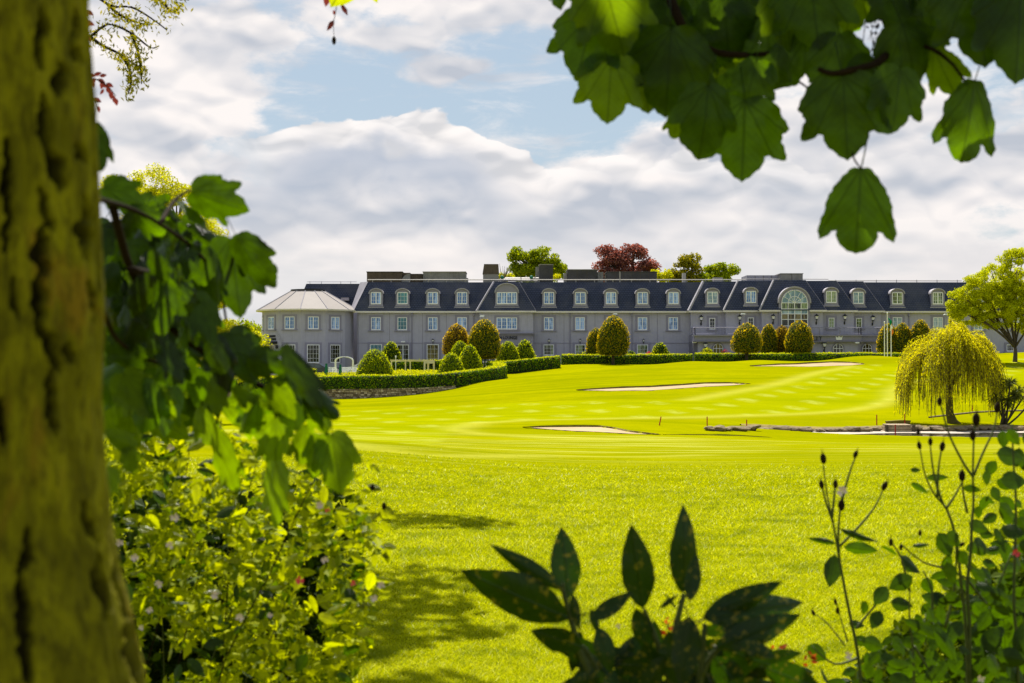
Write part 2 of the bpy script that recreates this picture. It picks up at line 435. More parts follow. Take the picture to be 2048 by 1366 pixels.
_K = _tps(np.linalg.norm((CTRL[:, None, :2] - CTRL[None, :, :2]) * _sc, axis=2)) + np.eye(_n) * 1e-4
_Pm = np.hstack([np.ones((_n, 1)), CTRL[:, :2] * _sc])
_A = np.block([[_K, _Pm], [_Pm.T, np.zeros((3, 3))]])
_W = np.linalg.solve(_A, np.concatenate([CTRL[:, 2], np.zeros(3)]))
FRONT = [(-1500,136),(300,134),(560,131.5),(680,130.2),(780,129),(850,128.8),(905,129.2),(950,131),(985,133),(1004,135.5)]
FX = np.array([X(a, b) for a, b in FRONT]); FY = np.array([b for a, b in FRONT], float)
def smooth_front(x): return np.interp(x, FX, FY)
XEND = FX[-1]
def base_h(x, y):
    x = np.atleast_1d(np.asarray(x, float)); y = np.atleast_1d(np.asarray(y, float))
    x, y = np.broadcast_arrays(x, y); sh = x.shape; xf = x.ravel(); yf = y.ravel(); z = np.empty(len(xf))
    xc = np.clip(xf, -75, 90); yc = np.clip(yf, -18, 172)
    for i in range(0, len(xf), 20000):
        q = np.stack([xc[i:i+20000], yc[i:i+20000]], 1)
        d = np.linalg.norm((q[:, None] - CTRL[None, :, :2]) * _sc, axis=2)
        z[i:i+20000] = _tps(d) @ _W[:_n] + _W[_n] + (q * _sc) @ _W[_n+1:]
    # ground by the building is level; it rises a little at the right end
    lvl = 1.22 - .35 * sstep(-xf, 2, 18) + 1.3 * sstep(xf, 42, 56)
    k = sstep(yf, 152, 157); z = z * (1 - k) + lvl * k
    # the garden terrace behind the stone wall
    yfr = np.interp(xf, FX, FY)
    terr = np.interp(yf, [125, 132, 152, 157, 400], [-1.0, -.92, .25, .87, .87])
    terr = terr + sstep(xf, X(780, 130), XEND) * np.interp(yf, [125, 134, 147, 152, 157], [.85, .85, .35, .55, .3])
    inside = (yf > yfr + .35) & (xf < XEND)
    z = np.where(inside, terr, z)
    edgef = sstep(xf, XEND, XEND + 2.5)
    z = np.where((xf >= XEND) & (xf < XEND + 2.5) & (yf > 137), terr * (1 - edgef) + z * edgef, z)
    return z.reshape(sh)
def hit(px, py, lo=6.0, hi=156.0):
    Y = np.linspace(lo, hi, 900)
    u, v = (px - 1024) / F, (683 - py) / F
    k = Y / (CP - v * SP); gx = u * k; rz = EYE + (SP + v * CP) * k
    g = base_h(gx, Y); b = np.nonzero(g >= rz)[0]
    i = b[0] if len(b) else len(Y) - 1
    return Vector((gx[i], Y[i], g[i]))

# pond (water level, banks)
POND_Z = -1.86
def pond_far(x): return 69.6 + .5 * np.sin(x * .35) + .3 * np.sin(x * 1.1)
def pond_near(x): return np.interp(x, [9.5, 11.5, 15, 20, 60], [69.3, 67.2, 64.6, 62.6, 61.0])
# bunkers: (far edge, near edge) in photograph positions, lip height
def zig(a): return [hit(*p) for p in a]
BUNK = [([(1152,779.5),(1220,775.5),(1300,772.5),(1360,769),(1410,765.5),(1460,765),(1500,767)], [(1152,780.5),(1220,782),(1300,781.5),(1360,777),(1410,773.5),(1460,771),(1500,768)], .13),
        ([(1045,854),(1090,852.3),(1150,851.5),(1200,852),(1228,855.5),(1260,862),(1318,868)], [(1045,855),(1090,858.5),(1150,862.5),(1200,864.5),(1228,866),(1260,868),(1318,869.5)], .08),
        ([(1500,731),(1560,728),(1620,725.5),(1660,723.5),(1700,724),(1728,727)], [(1500,732.5),(1560,732.5),(1620,733.5),(1660,732),(1700,731),(1728,728.5)], .14)]
BN = []
for far, near, lip in BUNK:
    pf = zig(far); pn = zig(near)
    xs = np.linspace(min(p.x for p in pf), max(p.x for p in pf), 60)
    yf_ = np.interp(xs, [p.x for p in pf], [p.y for p in pf]); yn_ = np.interp(xs, [p.x for p in pn], [p.y for p in pn])
    yf_ = np.maximum(yf_, yn_ + .3)
    BN.append((xs, yn_, yf_, lip))
def height(x, y):
    z = base_h(x, y); x = np.asarray(x, float); y = np.asarray(y, float)
    nf, ff = pond_near(x), pond_far(x)
    inp = sstep(y, nf - .6, nf + .6) * sstep(-y, -(ff + .35), -(ff - .35)) * sstep(x, 9.5, 12)
    z = z * (1 - inp) + np.minimum(z, -2.3) * inp
    for xs, yn, yf, lip in BN:
        a = np.interp(x, xs, yn); b = np.interp(x, xs, yf)
        w = (x > xs[0]) & (x < xs[-1]) & (y > a) & (y < b)
        z = np.where(w, z - (.03 + (.06 + lip * .5) * (y - a) / (b - a)), z)
    return z
def gz(x, y): return float(height(np.array([x]), np.array([y]))[0])

# fairway outline and the paler mown band around it
def poly_w(ps): return np.array([tuple(hit(*p))[:2] for p in ps])
LINES = [poly_w([(912,857),(950,847),(1050,841),(1240,837),(1400,834.5),(1600,828),(1700,821),(1755,812),(1788,797),(1785,782),(1812,766),(1850,760)]),
         poly_w([(912,857),(925,863),(960,868),(1070,873),(1200,877),(1400,880)]),
         poly_w([(1380,800),(1480,782),(1560,766),(1640,744),(1700,733)]),
         poly_w([(650,884),(760,900),(850,911),(1000,913),(1400,910)])]
def dist_line(x, y, L):
    d = np.full(x.shape, 1e9)
    for a, b in zip(L[:-1], L[1:]):
        ab = b - a; t = np.clip(((x - a[0]) * ab[0] + (y - a[1]) * ab[1]) / max((ab ** 2).sum(), 1e-6), 0, 1)
        d = np.minimum(d, np.hypot((x - a[0] - t * ab[0]) , (y - a[1] - t * ab[1])))
    return d
xs = np.concatenate([[-3000, -1200, -500, -200, -110, -70], np.arange(-50, 72, .4), [75, 90, 130, 250, 600, 1500, 3000]])
ys = np.concatenate([[-200, -60, -20, -8], np.arange(0, 24, .5), np.arange(24, 172, .35), [175, 185, 210, 260, 400, 800, 1600, 4500]])
GX, GY = np.meshgrid(xs, ys)
GZ = height(GX, GY)
nx, ny = len(xs), len(ys)
V = np.stack([GX, GY, GZ], 2).reshape(-1, 3)
ii = np.arange(nx * ny).reshape(ny, nx)
Fq = np.stack([ii[:-1, :-1], ii[:-1, 1:], ii[1:, 1:], ii[1:, :-1]], 2).reshape(-1, 4)
gm = np_mesh('lawn', V, Fq, True)
ln = np.zeros(GX.shape)
for L, w in zip(LINES, (.75, .6, .8, .5)):
    ln = np.maximum(ln, np.exp(-(dist_line(GX, GY, L) / w) ** 2))
# mown fairway between the lines
fm = sstep(GY, np.interp(GX, LINES[0][:, 0], LINES[0][:, 1]) - .3, np.interp(GX, LINES[0][:, 0], LINES[0][:, 1]) + .3)
top_y = np.interp(GX, np.r_[-40, -10, LINES[2][:, 0], 60], np.r_[92, 96, LINES[2][:, 1], 150])
fm = fm * (1 - sstep(GY, top_y - 1, top_y + 1)) * (1 - sstep(GX, 30, 36) * sstep(GY, 80, 90) * 0)
fm = np.where(GX < LINES[0][0, 0], sstep(GY, 36, 38) * (1 - sstep(GY, 92, 97)), fm)
near = sstep(GY, 34, 37) * (1 - sstep(GY, 50, 53))
fm = np.clip(fm, 0, 1)
for nm, arr in (('mown', fm), ('pale_band', ln), ('near_mown', near)):
    at_ = gm.attributes.new(nm, 'FLOAT', 'POINT'); at_.data.foreach_set('value', arr.ravel().astype(np.float32))
def mat_lawn():
    m, t, out, x = new_mat('lawn_grass')
    tcn = t.nodes.new('ShaderNodeTexCoord').outputs['Object']
    ox, oy, oz = x.sep(tcn)
    def attr(n):
        a = t.nodes.new('ShaderNodeAttribute'); a.attribute_name = n; return a.outputs['Fac']
    big = x.noise(tcn, .10, 5, .6); med = x.noise(x.xyz(ox, x.m('MULTIPLY', oy, .45), 0), 1.1, 5, .65)
    fine = x.noise(tcn, 26, 4, .7); tuft = x.noise(tcn, 5.0, 5, .7)
    c = x.mix(x.ss(big, .35, .65), (.205, .208, .0002), (.252, .248, .0003))
    c = x.mix(x.m('MULTIPLY', x.ss(med, .40, .68), .45), c, (.175, .195, .0004))
    # grass in the near rough is greener and clumpier
    nearf = x.ss(oy, 42, 20)
    c = x.mix(x.m('MULTIPLY', nearf, .45), c, (.185, .195, .0004))
    c = x.mix(x.m('MULTIPLY', x.m('MULTIPLY', x.ss(tuft, .45, .62), nearf), .5), c, (.105, .130, .0004))
    c = x.mix(x.m('MULTIPLY', x.ss(fine, .60, .74), .3), c, (.36, .32, .01))
    band = x.noise(x.xyz(x.m('MULTIPLY', ox, .06), x.m('MULTIPLY', oy, .42), 7.7), 1.0, 5, .6)
    c = x.mix(x.m('MULTIPLY', x.ss(band, .46, .66), .55), c, (.135, .160, .0002))
    # mowing: two crossing sets of passes
    w1 = x.m('SINE', x.m('ADD', x.m('MULTIPLY', ox, 1.75), x.m('ADD', x.m('MULTIPLY', oy, .52), x.m('MULTIPLY', big, 3.))))
    w2 = x.m('SINE', x.m('SUBTRACT', x.m('MULTIPLY', ox, 1.35), x.m('ADD', x.m('MULTIPLY', oy, .60), x.m('MULTIPLY', big, 2.))))
    cross = x.m('MULTIPLY', x.m('MULTIPLY', x.ss(w1, -.2, 1.0), x.ss(w2, -.2, 1.0)), x.ss(med, .36, .60))
    lines = x.ss(x.noise(x.xyz(x.m('MULTIPLY', ox, .10), x.m('MULTIPLY', oy, 1.0), 3.3), 1.5, 4, .6), .50, .66)
    c = x.mix(x.m('MULTIPLY', attr('mown'), .35), c, (.250, .285, .0006))
    c = x.mix(x.m('MULTIPLY', x.m('MULTIPLY', attr('mown'), cross), .38), c, (.40, .42, .09))
    c = x.mix(x.m('MULTIPLY', x.m('MULTIPLY', attr('near_mown'), lines), .65), c, (.42, .42, .09))
    c = x.mix(x.m('MULTIPLY', x.m('MULTIPLY', x.ss(oy, 60, 35), x.ss(oy, 14, 24)), x.m('MULTIPLY', lines, .25)), c, (.38, .37, .05))
    c = x.mix(x.m('MULTIPLY', attr('pale_band'), .38), c, (.42, .40, .06))
    p = principled(t, Base_Color=c, Roughness=.95); p.inputs['Specular IOR Level'].default_value = .0
    b = t.nodes.new('ShaderNodeBump'); b.inputs['Strength'].default_value = .6; b.inputs['Distance'].default_value = .03
    t.links.new(x.m('ADD', fine, tuft), b.inputs['Height']); t.links.new(b.outputs[0], p.inputs['Normal'])
    t.links.new(p.outputs[0], out.inputs[0]); return m
M['lawn'] = mat_lawn()
lawn = link('lawn', gm, M['lawn']); tag(lawn, kind='structure')

# bunkers: sand sheet and cut lip
for xs_, yn, yf, lip in BN:
    k = 10; v = []; 
    for i in range(len(xs_)):
        for j in range(k + 1):
            f = j / k; y = yn[i] + (yf[i] - yn[i]) * f
            v.append((xs_[i], y, 0))
    v = np.array(v); zb = base_h(v[:, 0], v[:, 1])
    fr = np.tile(np.arange(k + 1) / k, len(xs_)); v[:, 2] = zb + .012 - (.02 + lip * .5) * fr
    n = len(xs_); ii = np.arange(n * (k + 1)).reshape(n, k + 1)
    q = np.stack([ii[:-1, :-1], ii[1:, :-1], ii[1:, 1:], ii[:-1, 1:]], 2).reshape(-1, 4)
    o = link('sand_bunker', np_mesh('sand_bunker', v, q, True), M['sand']); tag(o, kind='structure')
def lip_strip(xs_, yf, lip, name='bunker_bank'):
    n = len(xs_); zb = base_h(xs_, yf); zb2 = base_h(xs_, yf + 1.6)
    e = np.sin(np.linspace(0, math.pi, n)) ** .5
    jit = (fbm(xs_, yf * 0, 1.3, 3, 5) - .5) * lip * .8
    A = np.stack([xs_, yf - .02, zb - .3 * lip - .1], 1); B = np.stack([xs_, yf - .05, zb + (lip * .35 + jit * .5) * e], 1)
    C = np.stack([xs_, yf + .5, zb + (lip * .5 + jit * .5) * e], 1); D = np.stack([xs_, yf + 2.2, zb2 - .10], 1)
    V = np.concatenate([A, B, C, D]); ii = np.arange(4 * n).reshape(4, n)
    q = np.stack([ii[:-1, :-1], ii[:-1, 1:], ii[1:, 1:], ii[1:, :-1]], 2).reshape(-1, 4)
    me = np_mesh(name, V, q, True); me.materials.append(M['soil']); me.materials.append(M['lawn'])
    mi = np.zeros(len(q), np.int32); mi[(n - 1):] = 1; me.polygons.foreach_set('material_index', mi)
    o = link(name, me, None); tag(o, kind='structure')
for xs_, yn, yf, lip in BN: lip_strip(xs_, yf, lip)
pf = zig([(1330,869.5),(1400,870.5),(1480,872),(1545,875)]); xx = np.linspace(pf[0].x, pf[-1].x, 40)
lip_strip(xx, np.interp(xx, [p.x for p in pf], [p.y for p in pf]), .09)
pf = zig([(2005,739),(2060,738),(2120,739)]); xx = np.linspace(pf[0].x, pf[-1].x, 20)
lip_strip(xx, np.interp(xx, [p.x for p in pf], [p.y for p in pf]), .12)

# pond
def mat_water():
    m, t, out, x = new_mat('pond_water')
    tcn = t.nodes.new('ShaderNodeTexCoord').outputs['Object']
    p = principled(t, Base_Color=(.05, .05, .03), Roughness=.03); p.inputs['Specular IOR Level'].default_value = .9
    b = t.nodes.new('ShaderNodeBump'); b.inputs['Strength'].default_value = .12; b.inputs['Distance'].default_value = .01
    t.links.new(x.noise(tcn, 3, 3, .5), b.inputs['Height']); t.links.new(b.outputs[0], p.inputs['Normal'])
    t.links.new(p.outputs[0], out.inputs[0]); return m
M['water'] = mat_water()
xw = np.linspace(9.6, 60, 120); 
v = np.concatenate([np.stack([xw, pond_near(xw) - .6, xw * 0 + POND_Z], 1), np.stack([xw, pond_far(xw) + .3, xw * 0 + POND_Z], 1)])
n = len(xw); q = np.stack([np.arange(n - 1), np.arange(1, n), n + np.arange(1, n), n + np.arange(n - 1)], 1)
tag(link('water', np_mesh('water', v, q), M['water']), kind='structure')

# car park between garden and hotel
def sheet(name, x0, x1, y0, y1, nx_, ny_, mat, dz):
    gx, gy = np.meshgrid(np.linspace(x0, x1, nx_), np.linspace(y0, y1, ny_)); z = base_h(gx, gy) + dz
    ii = np.arange(nx_ * ny_).reshape(ny_, nx_)
    q = np.stack([ii[:-1, :-1], ii[:-1, 1:], ii[1:, 1:], ii[1:, :-1]], 2).reshape(-1, 4)
    o = link(name, np_mesh(name, np.stack([gx, gy, z], 2).reshape(-1, 3), q, True), mat); tag(o, kind='structure'); return o
sheet('car_park', -42, -2, 149.5, 157.5, 80, 24, M['asphalt'], .02)
sheet('driveway', 1.5, 46, 154.5, 161.5, 80, 20, M['asphalt'], .03)
# ------------------------------------------------------------------ hotel
YF = 162.0
hotel = empty('hotel', (X(1300, YF), YF, 1.2), 'long two storey grey hotel with navy slate mansard roof and arched dormers behind the hedges', 'hotel')
_hl = hotel.location.copy()
def part(mb, name, mat, parent=None, label=None, smooth=False):
    """a mesh given in world coordinates, parented to the hotel or one of its parts"""
    o = mb.build(name, mat, None, smooth)
    p = parent or hotel
    o.parent = p
    o.matrix_parent_inverse = Matrix.Translation(p.matrix_world.translation * -1 if False else Vector((0, 0, 0)))
    base = Vector((0, 0, 0)); q = p
    while q is not None: base += q.location; q = q.parent
    o.location = -base
    if label: o['label'] = label
    return o
ZG = .7                                   # walls start below the ground
ZE = Z(623, YF); ZT = Z(563, YF)          # eaves and roof top
def wall(x0, x1, y0, y1, z1=ZE, name='wall', mat='render', z0=ZG): return part(MB().box(x0, x1, y0, y1, z0, z1), name, M[mat])
def mansard(x0, x1, y0, y1, ze, zt, s=1.6, sl=None, sr=None, ov=.35):
    sl = s if sl is None else sl; sr = s if sr is None else sr
    b = [(x0 - ov, y0 - ov), (x1 + ov, y0 - ov), (x1 + ov, y1 + ov), (x0 - ov, y1 + ov)]
    t = [(x0 + sl, y0 + s), (x1 - sr, y0 + s), (x1 - sr, y1 - s), (x0 + sl, y1 - s)]
    r = part(MB().frustum(b, t, ze, zt), 'mansard_roof', M['slate'])
    return b, t
def hip(b, t, ze, zt, w=.10, mat='lead'):
    mb = MB(); mb.tube([(b[0], b[1], ze), (t[0], t[1], zt)], w, 4); part(mb, 'hip_flashing', M[mat])
def gutter(x0, x1, y, ze):
    mb = MB(); mb.box(x0, x1, y - .42, y - .30, ze - .15, ze + .035); mb.box(x0, x1, y - .30, y - .001, ze - .13, ze - .03)
    part(mb, 'gutter', M['gutter'])
x0m, x1m = X(714, YF), X(2150, YF)
wall(x0m, x1m, YF, YF + 14)
b, t = mansard(x0m, x1m, YF, YF + 14, ZE, ZT, sl=1.05)
# broad lead-covered end slope at the left corner
mb = MB(); e = .06
mb.add([(b[0][0] - .55, b[0][1] + .9, ZE), (b[0][0] - .02, b[0][1] - e, ZE), (t[0][0] + .02, t[0][1] - e, ZT + .06), (t[0][0] - 1.0, t[0][1] + 1.2, ZT + .06),
        (b[0][0] + .25, b[0][1] + 1.2, ZE), (t[0][0], t[0][1] + 1.4, ZT + .03)],
       [(0, 1, 2, 3), (0, 4, 1), (2, 5, 3), (0, 3, 5, 4), (1, 4, 5, 2)])
part(mb, 'verge_flashing', M['lead'])
gutter(x0m - .4, X(958, YF), YF, ZE); gutter(X(1069, YF), X(1381, YF), YF, ZE); gutter(X(1765, YF), x1m, YF, ZE)
# middle bays that step forward: (px0, px1, depth in front)
BAYS = [(959, 1066, 1.0, 622), (1382, 1762, 1.0, 621.5), (1452, 1708, 2.0, 620.5), (1524, 1646, 3.0, 619.5)]
bay = []
for i, (a, c, d, pe) in enumerate(BAYS):
    Y = YF - d; xa, xc = X(a, Y), X(c, Y); ze = ZE + .003 * (i + 1); zt = ZT + .02 * (i + 1)
    zb = Z(668, Y) if i == 0 else Z(682, Y - 2)
    if i == 0: zb = Z(669, Y)
    wall(xa, xc, Y, YF + 1 + i * .01, ze - .001, z0=zb - .5)
    bb, tt = mansard(xa, xc, Y, YF + 9, ze, zt)
    hip((*bb[0],)[0], bb[0][1], 0, 0) if False else None
    hip(bb[0], tt[0], ze, zt, .11 if i != 1 else .16); hip(bb[1], tt[1], ze, zt, .022, 'render_dark')
    bay.append((xa, xc, Y, ze, zt))
    if i == 3:
        gutter(xa - .35, X(1560, Y), Y, ze); gutter(X(1618, Y), xc + .35, Y, ze)
    elif i in (1, 2):
        nx0, nx1 = X(BAYS[i + 1][0], YF - BAYS[i + 1][2]), X(BAYS[i + 1][1], YF - BAYS[i + 1][2])
        gutter(xa - .35, nx0, Y, ze); gutter(nx1, xc + .35, Y, ze)
    else: gutter(xa - .35, xc + .35, Y, ze)
# rear block at the left with its own slope
YR = 171.
wall(X(612, YR), X(722, YR), YR, YR + 8, Z(612, YR), mat='render')
mansard(X(601, YR), X(735, YR), YR, YR + 9, Z(613, YR), Z(567, YR), s=.55, sl=.6, sr=.2)
# skylight on it
mb = MB(); sx, sz = X(690, YR - 1), Z(596, YR - 1); mb.box(sx - .5, sx + .45, YR - 1.0, YR + .2, sz - .30, sz + .05); part(mb, 'skylight', M['lead'])

# ---------------- windows
_wc = {}
def win_parts(w, h, cols, rows, mull, trim, pane):
    """local: centred in x, sill at z=0, wall face at y=0"""
    key = (round(w, 2), round(h, 2), cols, rows, mull, trim)
    if key not in _wc:
        a = w / 2; s = MB()
        if trim:
            s.box(-a - .26, -a, -.06, .01, 0, h + .03); s.box(a, a + .26, -.06, .01, 0, h + .03); s.box(-a - .26, a + .26, -.062, .012, h + .03, h + .24)
        else:
            s.box(-a - .07, -a, -.05, .01, 0, h); s.box(a, a + .07, -.05, .01, 0, h); s.box(-a - .07, a + .07, -.052, .012, h, h + .07)
        f = MB(); fw = .085
        f.box(-a, -a + fw, -.045, .0, 0, h); f.box(a - fw, a, -.045, .0, 0, h); f.box(-a + fw, a - fw, -.047, .0, h - fw, h); f.box(-a + fw, a - fw, -.047, .0, 0, fw * 1.4)
        for k in range(1, mull + 1):
            xm = -a + w * k / (mull + 1); f.box(xm - .055, xm + .055, -.043, .0, fw, h - fw)
        g = MB(); gw = .011
        for k in range(1, cols): xm = -a + w * k / cols; g.box(xm - gw, xm + gw, -.034, .0, .08, h - .08)
        for k in range(1, rows):
            zm = h * k / rows; g.box(-a + .06, a - .06, -.032, .0, zm - gw, zm + gw)
        p = MB(); p.box(-a + .03, a - .03, -.016, .0, .03, h - .03)
        l = MB(); l.box(-a - .34, a + .34, -.16, .01, -.13, -.002)
        _wc[key] = [m_.mesh(n_) for m_, n_ in ((s, 'surround'), (f, 'frame'), (g, 'glazing_bar'), (p, 'pane'), (l, 'sill'))]
    return _wc[key]
_pm = {}
def window(x, y, z, w, h, cols=4, rows=3, mull=1, pane='pane_blue', trim=True, rz=0.0, parent=None, sill=True, offs=None):
    s, f, g, p, l = win_parts(w, h, cols, rows, mull, trim, pane)
    kp = (p.name, pane)
    if kp not in _pm: q = p.copy(); q.materials.clear(); q.materials.append(M[pane]); _pm[kp] = q
    pr = parent or hotel
    if parent is None:
        o = link('window', s, M['trim'], hotel); o.location = Vector((x, y, z)) - _hl; o.rotation_euler = (0, 0, rz)
        link('frame', f, M['white'], o); link('glazing_bar', g, M['white'], o); link('pane', _pm[kp], None, o)
        if sill: link('sill', l, M['trim'], o)
        return o
    for n_, me, mt in (('window_frame', f, M['white']), ('glazing_bar', g, M['white']), ('pane', _pm[kp], None)):
        link(n_, me, mt, parent, Vector((x, y, z)))
def wpx(px, top, bot, wp, Y, **k):
    k0 = F / Y
    return window(X(px, Y), Y, Z(bot, Y), wp / k0, (bot - top) / k0, **k)
UP = (634, 661)
for px, pane, cols, mull in ((752, 'pane_blue', 4, 1), (804.5, 'pane_teal', 3, 0), (865.5, 'pane_blue', 4, 1), (924, 'pane_blue', 4, 1),
                 (1097.5, 'pane_blue', 4, 1), (1160, 'pane_blue', 4, 1), (1222, 'pane_blue', 4, 1), (1285, 'pane_blue', 4, 1), (1346.5, 'pane_blue', 4, 1),
                 (1795, 'pane_pale', 4, 1), (1876, 'pane_pale', 4, 1), (1957, 'pane_pale', 4, 1), (2036, 'pane_pale', 4, 1)):
    wpx(px, 634.5, 660.5, 19, YF, cols=cols, mull=mull, pane=pane)
wpx(1013.5, 635, 659, 41, YF - 1, cols=8, rows=3, mull=3, pane='pane_blue')
# ground floor windows
for px, w, top, bot, pane, cols, rows, mull in ((752, 24, 688.5, 727, 'pane_teal', 3, 4, 0), (806, 24, 689, 728, 'pane_dark', 3, 4, 1), (865.5, 24, 688.5, 727, 'pane_gold', 3, 4, 0), (924, 22, 688.5, 727, 'pane_dark', 3, 4, 0),
                 (1097.5, 21, 689, 711, 'pane_green', 3, 3, 0), (1160.5, 21, 689, 711, 'pane_green', 3, 3, 0), (1222, 21, 689, 711, 'pane_green', 3, 3, 0), (1285, 22, 689, 708, 'pane_green', 3, 2, 0),
                 (1795, 21, 689, 707, 'pane_dark', 3, 2, 0), (1876, 21, 689, 707, 'pane_dark', 3, 2, 0), (2020, 14, 689, 703, 'pane_dark', 3, 2, 0)):
    wpx(px, top, bot, w, YF, cols=cols, rows=rows, mull=mull, pane=pane, sill=rows < 4)
# narrow windows of the stepped middle
for px, top, bot, Y, pane in ((1424.5, 636, 659, YF - 1, 'pane_dark'), (1501.5, 635, 659, YF - 2, 'pane_dark'), (1663, 635.5, 657, YF - 2, 'pane_green'), (1718, 636, 657, YF - 1, 'pane_green')):
    wpx(px, top, bot, 12, Y, cols=2, rows=3, mull=0, pane=pane)

# ---------------- dormers
def dormer(px, Y, wide=False, top=577, pane='pane_blue', cols=4, mull=1, dy=0.0):
    k0 = Y / F; w = (46 if wide else 27) * k0 / 2; zb = Z(614.5 + dy, Y); zt = Z((586 if not wide else 584) + dy, Y); za = Z((577.5 if not wide else 567) + dy, Y)
    x = X(px, Y); yf = Y - .02
    body = MB()
    fl = .09
    arc = [(x + w * math.cos(a), zt + (za - zt) * math.sin(a)) for a in np.linspace(0, math.pi, 11)]
    poly = [(x - w - fl, zb), (x + w + fl, zb), (x + w, zb + .35), ] + arc + [(x - w, zb + .35)]
    body.xz(poly, yf, yf + 1.75)
    d = part(body, 'dormer', M['trim'])
    h = MB()
    out = [(x + (w + .09) * math.cos(a), zt - .06 + (za - zt + .13) * math.sin(a)) for a in np.linspace(-.05, math.pi + .05, 13)]
    inn = [(x + (w - .02) * math.cos(a), zt - .07 + (za - zt + .02) * math.sin(a)) for a in np.linspace(math.pi, 0, 11)]
    h.xz(out + inn, yf - .16, yf + 1.76)
    part(h, 'hood', M['lead'], d)
    # cheeks of lead and the sill apron
    s = MB(); s.box(x - w - .13, x + w + .13, yf - .10, yf - .005, zb - .06, zb + .05); part(s, 'apron', M['lead'], d)
    wz = Z((608.5) + dy, Y); hh = Z(584.5 + dy, Y) - wz; ww = (40 if wide else 20.5) * k0
    loc = Vector((x, yf, wz)) + Vector((0, 0, 0)) - Vector((0, 0, 0))
    base = d.location + hotel.location
    window(loc.x, loc.y - .001, loc.z, ww, hh, cols=cols, rows=3, mull=mull, pane=pane, parent=d, sill=False)
    return d
for px in (752, 865.5, 924): dormer(px, YF)
dormer(805, YF, pane='pane_teal', cols=3, mull=0)
dormer(1013.5, YF - 1, True, cols=8, mull=3)
for px in (1098, 1161, 1222, 1285, 1347): dormer(px, YF)
dormer(1425, YF - 1, dy=-1.0, pane='pane_pale'); dormer(1502, YF - 2, dy=-2.5)
dormer(1663, YF - 2, dy=-2.5, pane='pane_green'); dormer(1717, YF - 1, dy=-.7, pane='pane_pale')
for px in (1795, 1876, 1957, 2036): dormer(px, YF, dy=.3, pane='pane_green' if px < 1900 else 'pane_pale')

# ---------------- great arched window of the centre bay
Yc = YF - 3; k0 = Yc / F; ax = X(1588.5, Yc); aw = 26 * k0; zc = Z(606, Yc); zb = Z(672, Yc)
ring = MB(); R1 = aw + .30
op = [(ax + R1 * math.cos(a), zc + R1 * math.sin(a)) for a in np.linspace(0, math.pi, 25)]
ring.xz([(ax - R1, zb), (ax + R1, zb)] + op, Yc - .22, Yc + 2.4)
arch = part(ring, 'arched_gable', M['trim'])
hd = MB(); o1 = [(ax + (R1 + .10) * math.cos(a), zc + (R1 + .10) * math.sin(a)) for a in np.linspace(-.02, math.pi + .02, 25)]
i1 = [(ax + (R1 - .06) * math.cos(a), zc + (R1 - .06) * math.sin(a)) for a in np.linspace(math.pi, 0, 25)]
hd.xz(o1 + i1, Yc - .34, Yc + 2.5); part(hd, 'hood_mould', M['lead'], arch)
gl = MB(); gp = [(ax + aw * math.cos(a), zc + aw * math.sin(a)) for a in np.linspace(0, math.pi, 25)]
gl.xz([(ax - aw, zc), (ax + aw, zc)] + gp[1:-1], Yc - .245, Yc - .222); part(gl, 'fanlight_pane', M['pane_pale'], arch)
rows_z = [Z(p, Yc) for p in (606, 618, 628, 639, 652, 672)]
for i in range(5):
    for j in range(4):
        g = MB(); xa = ax - aw + 2 * aw * j / 4; g.box(xa, xa + aw / 2, Yc - .245, Yc - .222, rows_z[i + 1], rows_z[i] - .002)
        part(g, 'pane', M[('pane_green', 'pane_pale', 'pane_gold', 'pane_dark', 'pane_dark')[i]], arch)
fb = MB(); yb0, yb1 = Yc - .29, Yc - .246
for j in range(5): xa = ax - aw + 2 * aw * j / 4; fb.box(xa - .04, xa + .04, yb0, yb1, zb, zc if j in (0, 4) else zc + (.02))
for z_ in rows_z[:-1]: fb.box(ax - aw, ax + aw, yb0 - .003, yb1 + .001, z_ - .035, z_ + .035)
for r0, tk in ((aw - .03, .05), (aw * .5, .04)):
    pts = [(ax + r0 * math.cos(a), (yb0 + yb1) / 2, zc + r0 * math.sin(a)) for a in np.linspace(0, math.pi, 21)]; fb.tube(pts, tk, 4)
for a in (30, 60, 90, 120, 150):
    fb.tube([(ax + aw * .05 * math.cos(R(a)), (yb0 + yb1) / 2, zc + aw * .05 * math.sin(R(a))), (ax + aw * math.cos(R(a)), (yb0 + yb1) / 2, zc + aw * math.sin(R(a)))], .032, 4)
part(fb, 'glazing_bar', M['white'], arch)

# ---------------- ground floor podium with balcony
Yp = 157.6
def px_(p): return X(p, Yp)
zf0, zf1 = Z(683, Yp), Z(671, Yp)
part(MB().box(px_(1396), px_(1716), Yp, YF + .2, ZG, zf0), 'podium_wall', M['render'])
part(MB().box(px_(1388), px_(1396), Yp + .6, YF + .2, ZG, zf0), 'podium_wall', M['render_dark'])
part(MB().box(px_(1716), px_(1766), Yp + 1.1, YF + .2, ZG, zf0), 'podium_wall', M['render'])
mb = MB(); mb.box(px_(1388), px_(1722), Yp - .25, YF + .2, zf0 + .001, zf1); mb.box(px_(1722), px_(1772), Yp + .85, YF + .2, zf0 + .002, zf1 - .002); part(mb, 'fascia_band', M['trim'])
for z_ in (zf0, zf1):
    mb = MB(); mb.box(px_(1385), px_(1724), Yp - .42, Yp + .3, z_ - .08, z_ + .07); mb.box(px_(1724.2), px_(1775), Yp + .70, Yp + 1.4, z_ - .078, z_ + .068); part(mb, 'cornice', M['render_dark'] if z_ == zf0 else M['trim'])
part(MB().box(px_(1388), px_(1770), Yp + 1.5, YF, zf1 + .001, zf1 + .06), 'balcony_floor', M['concrete'])
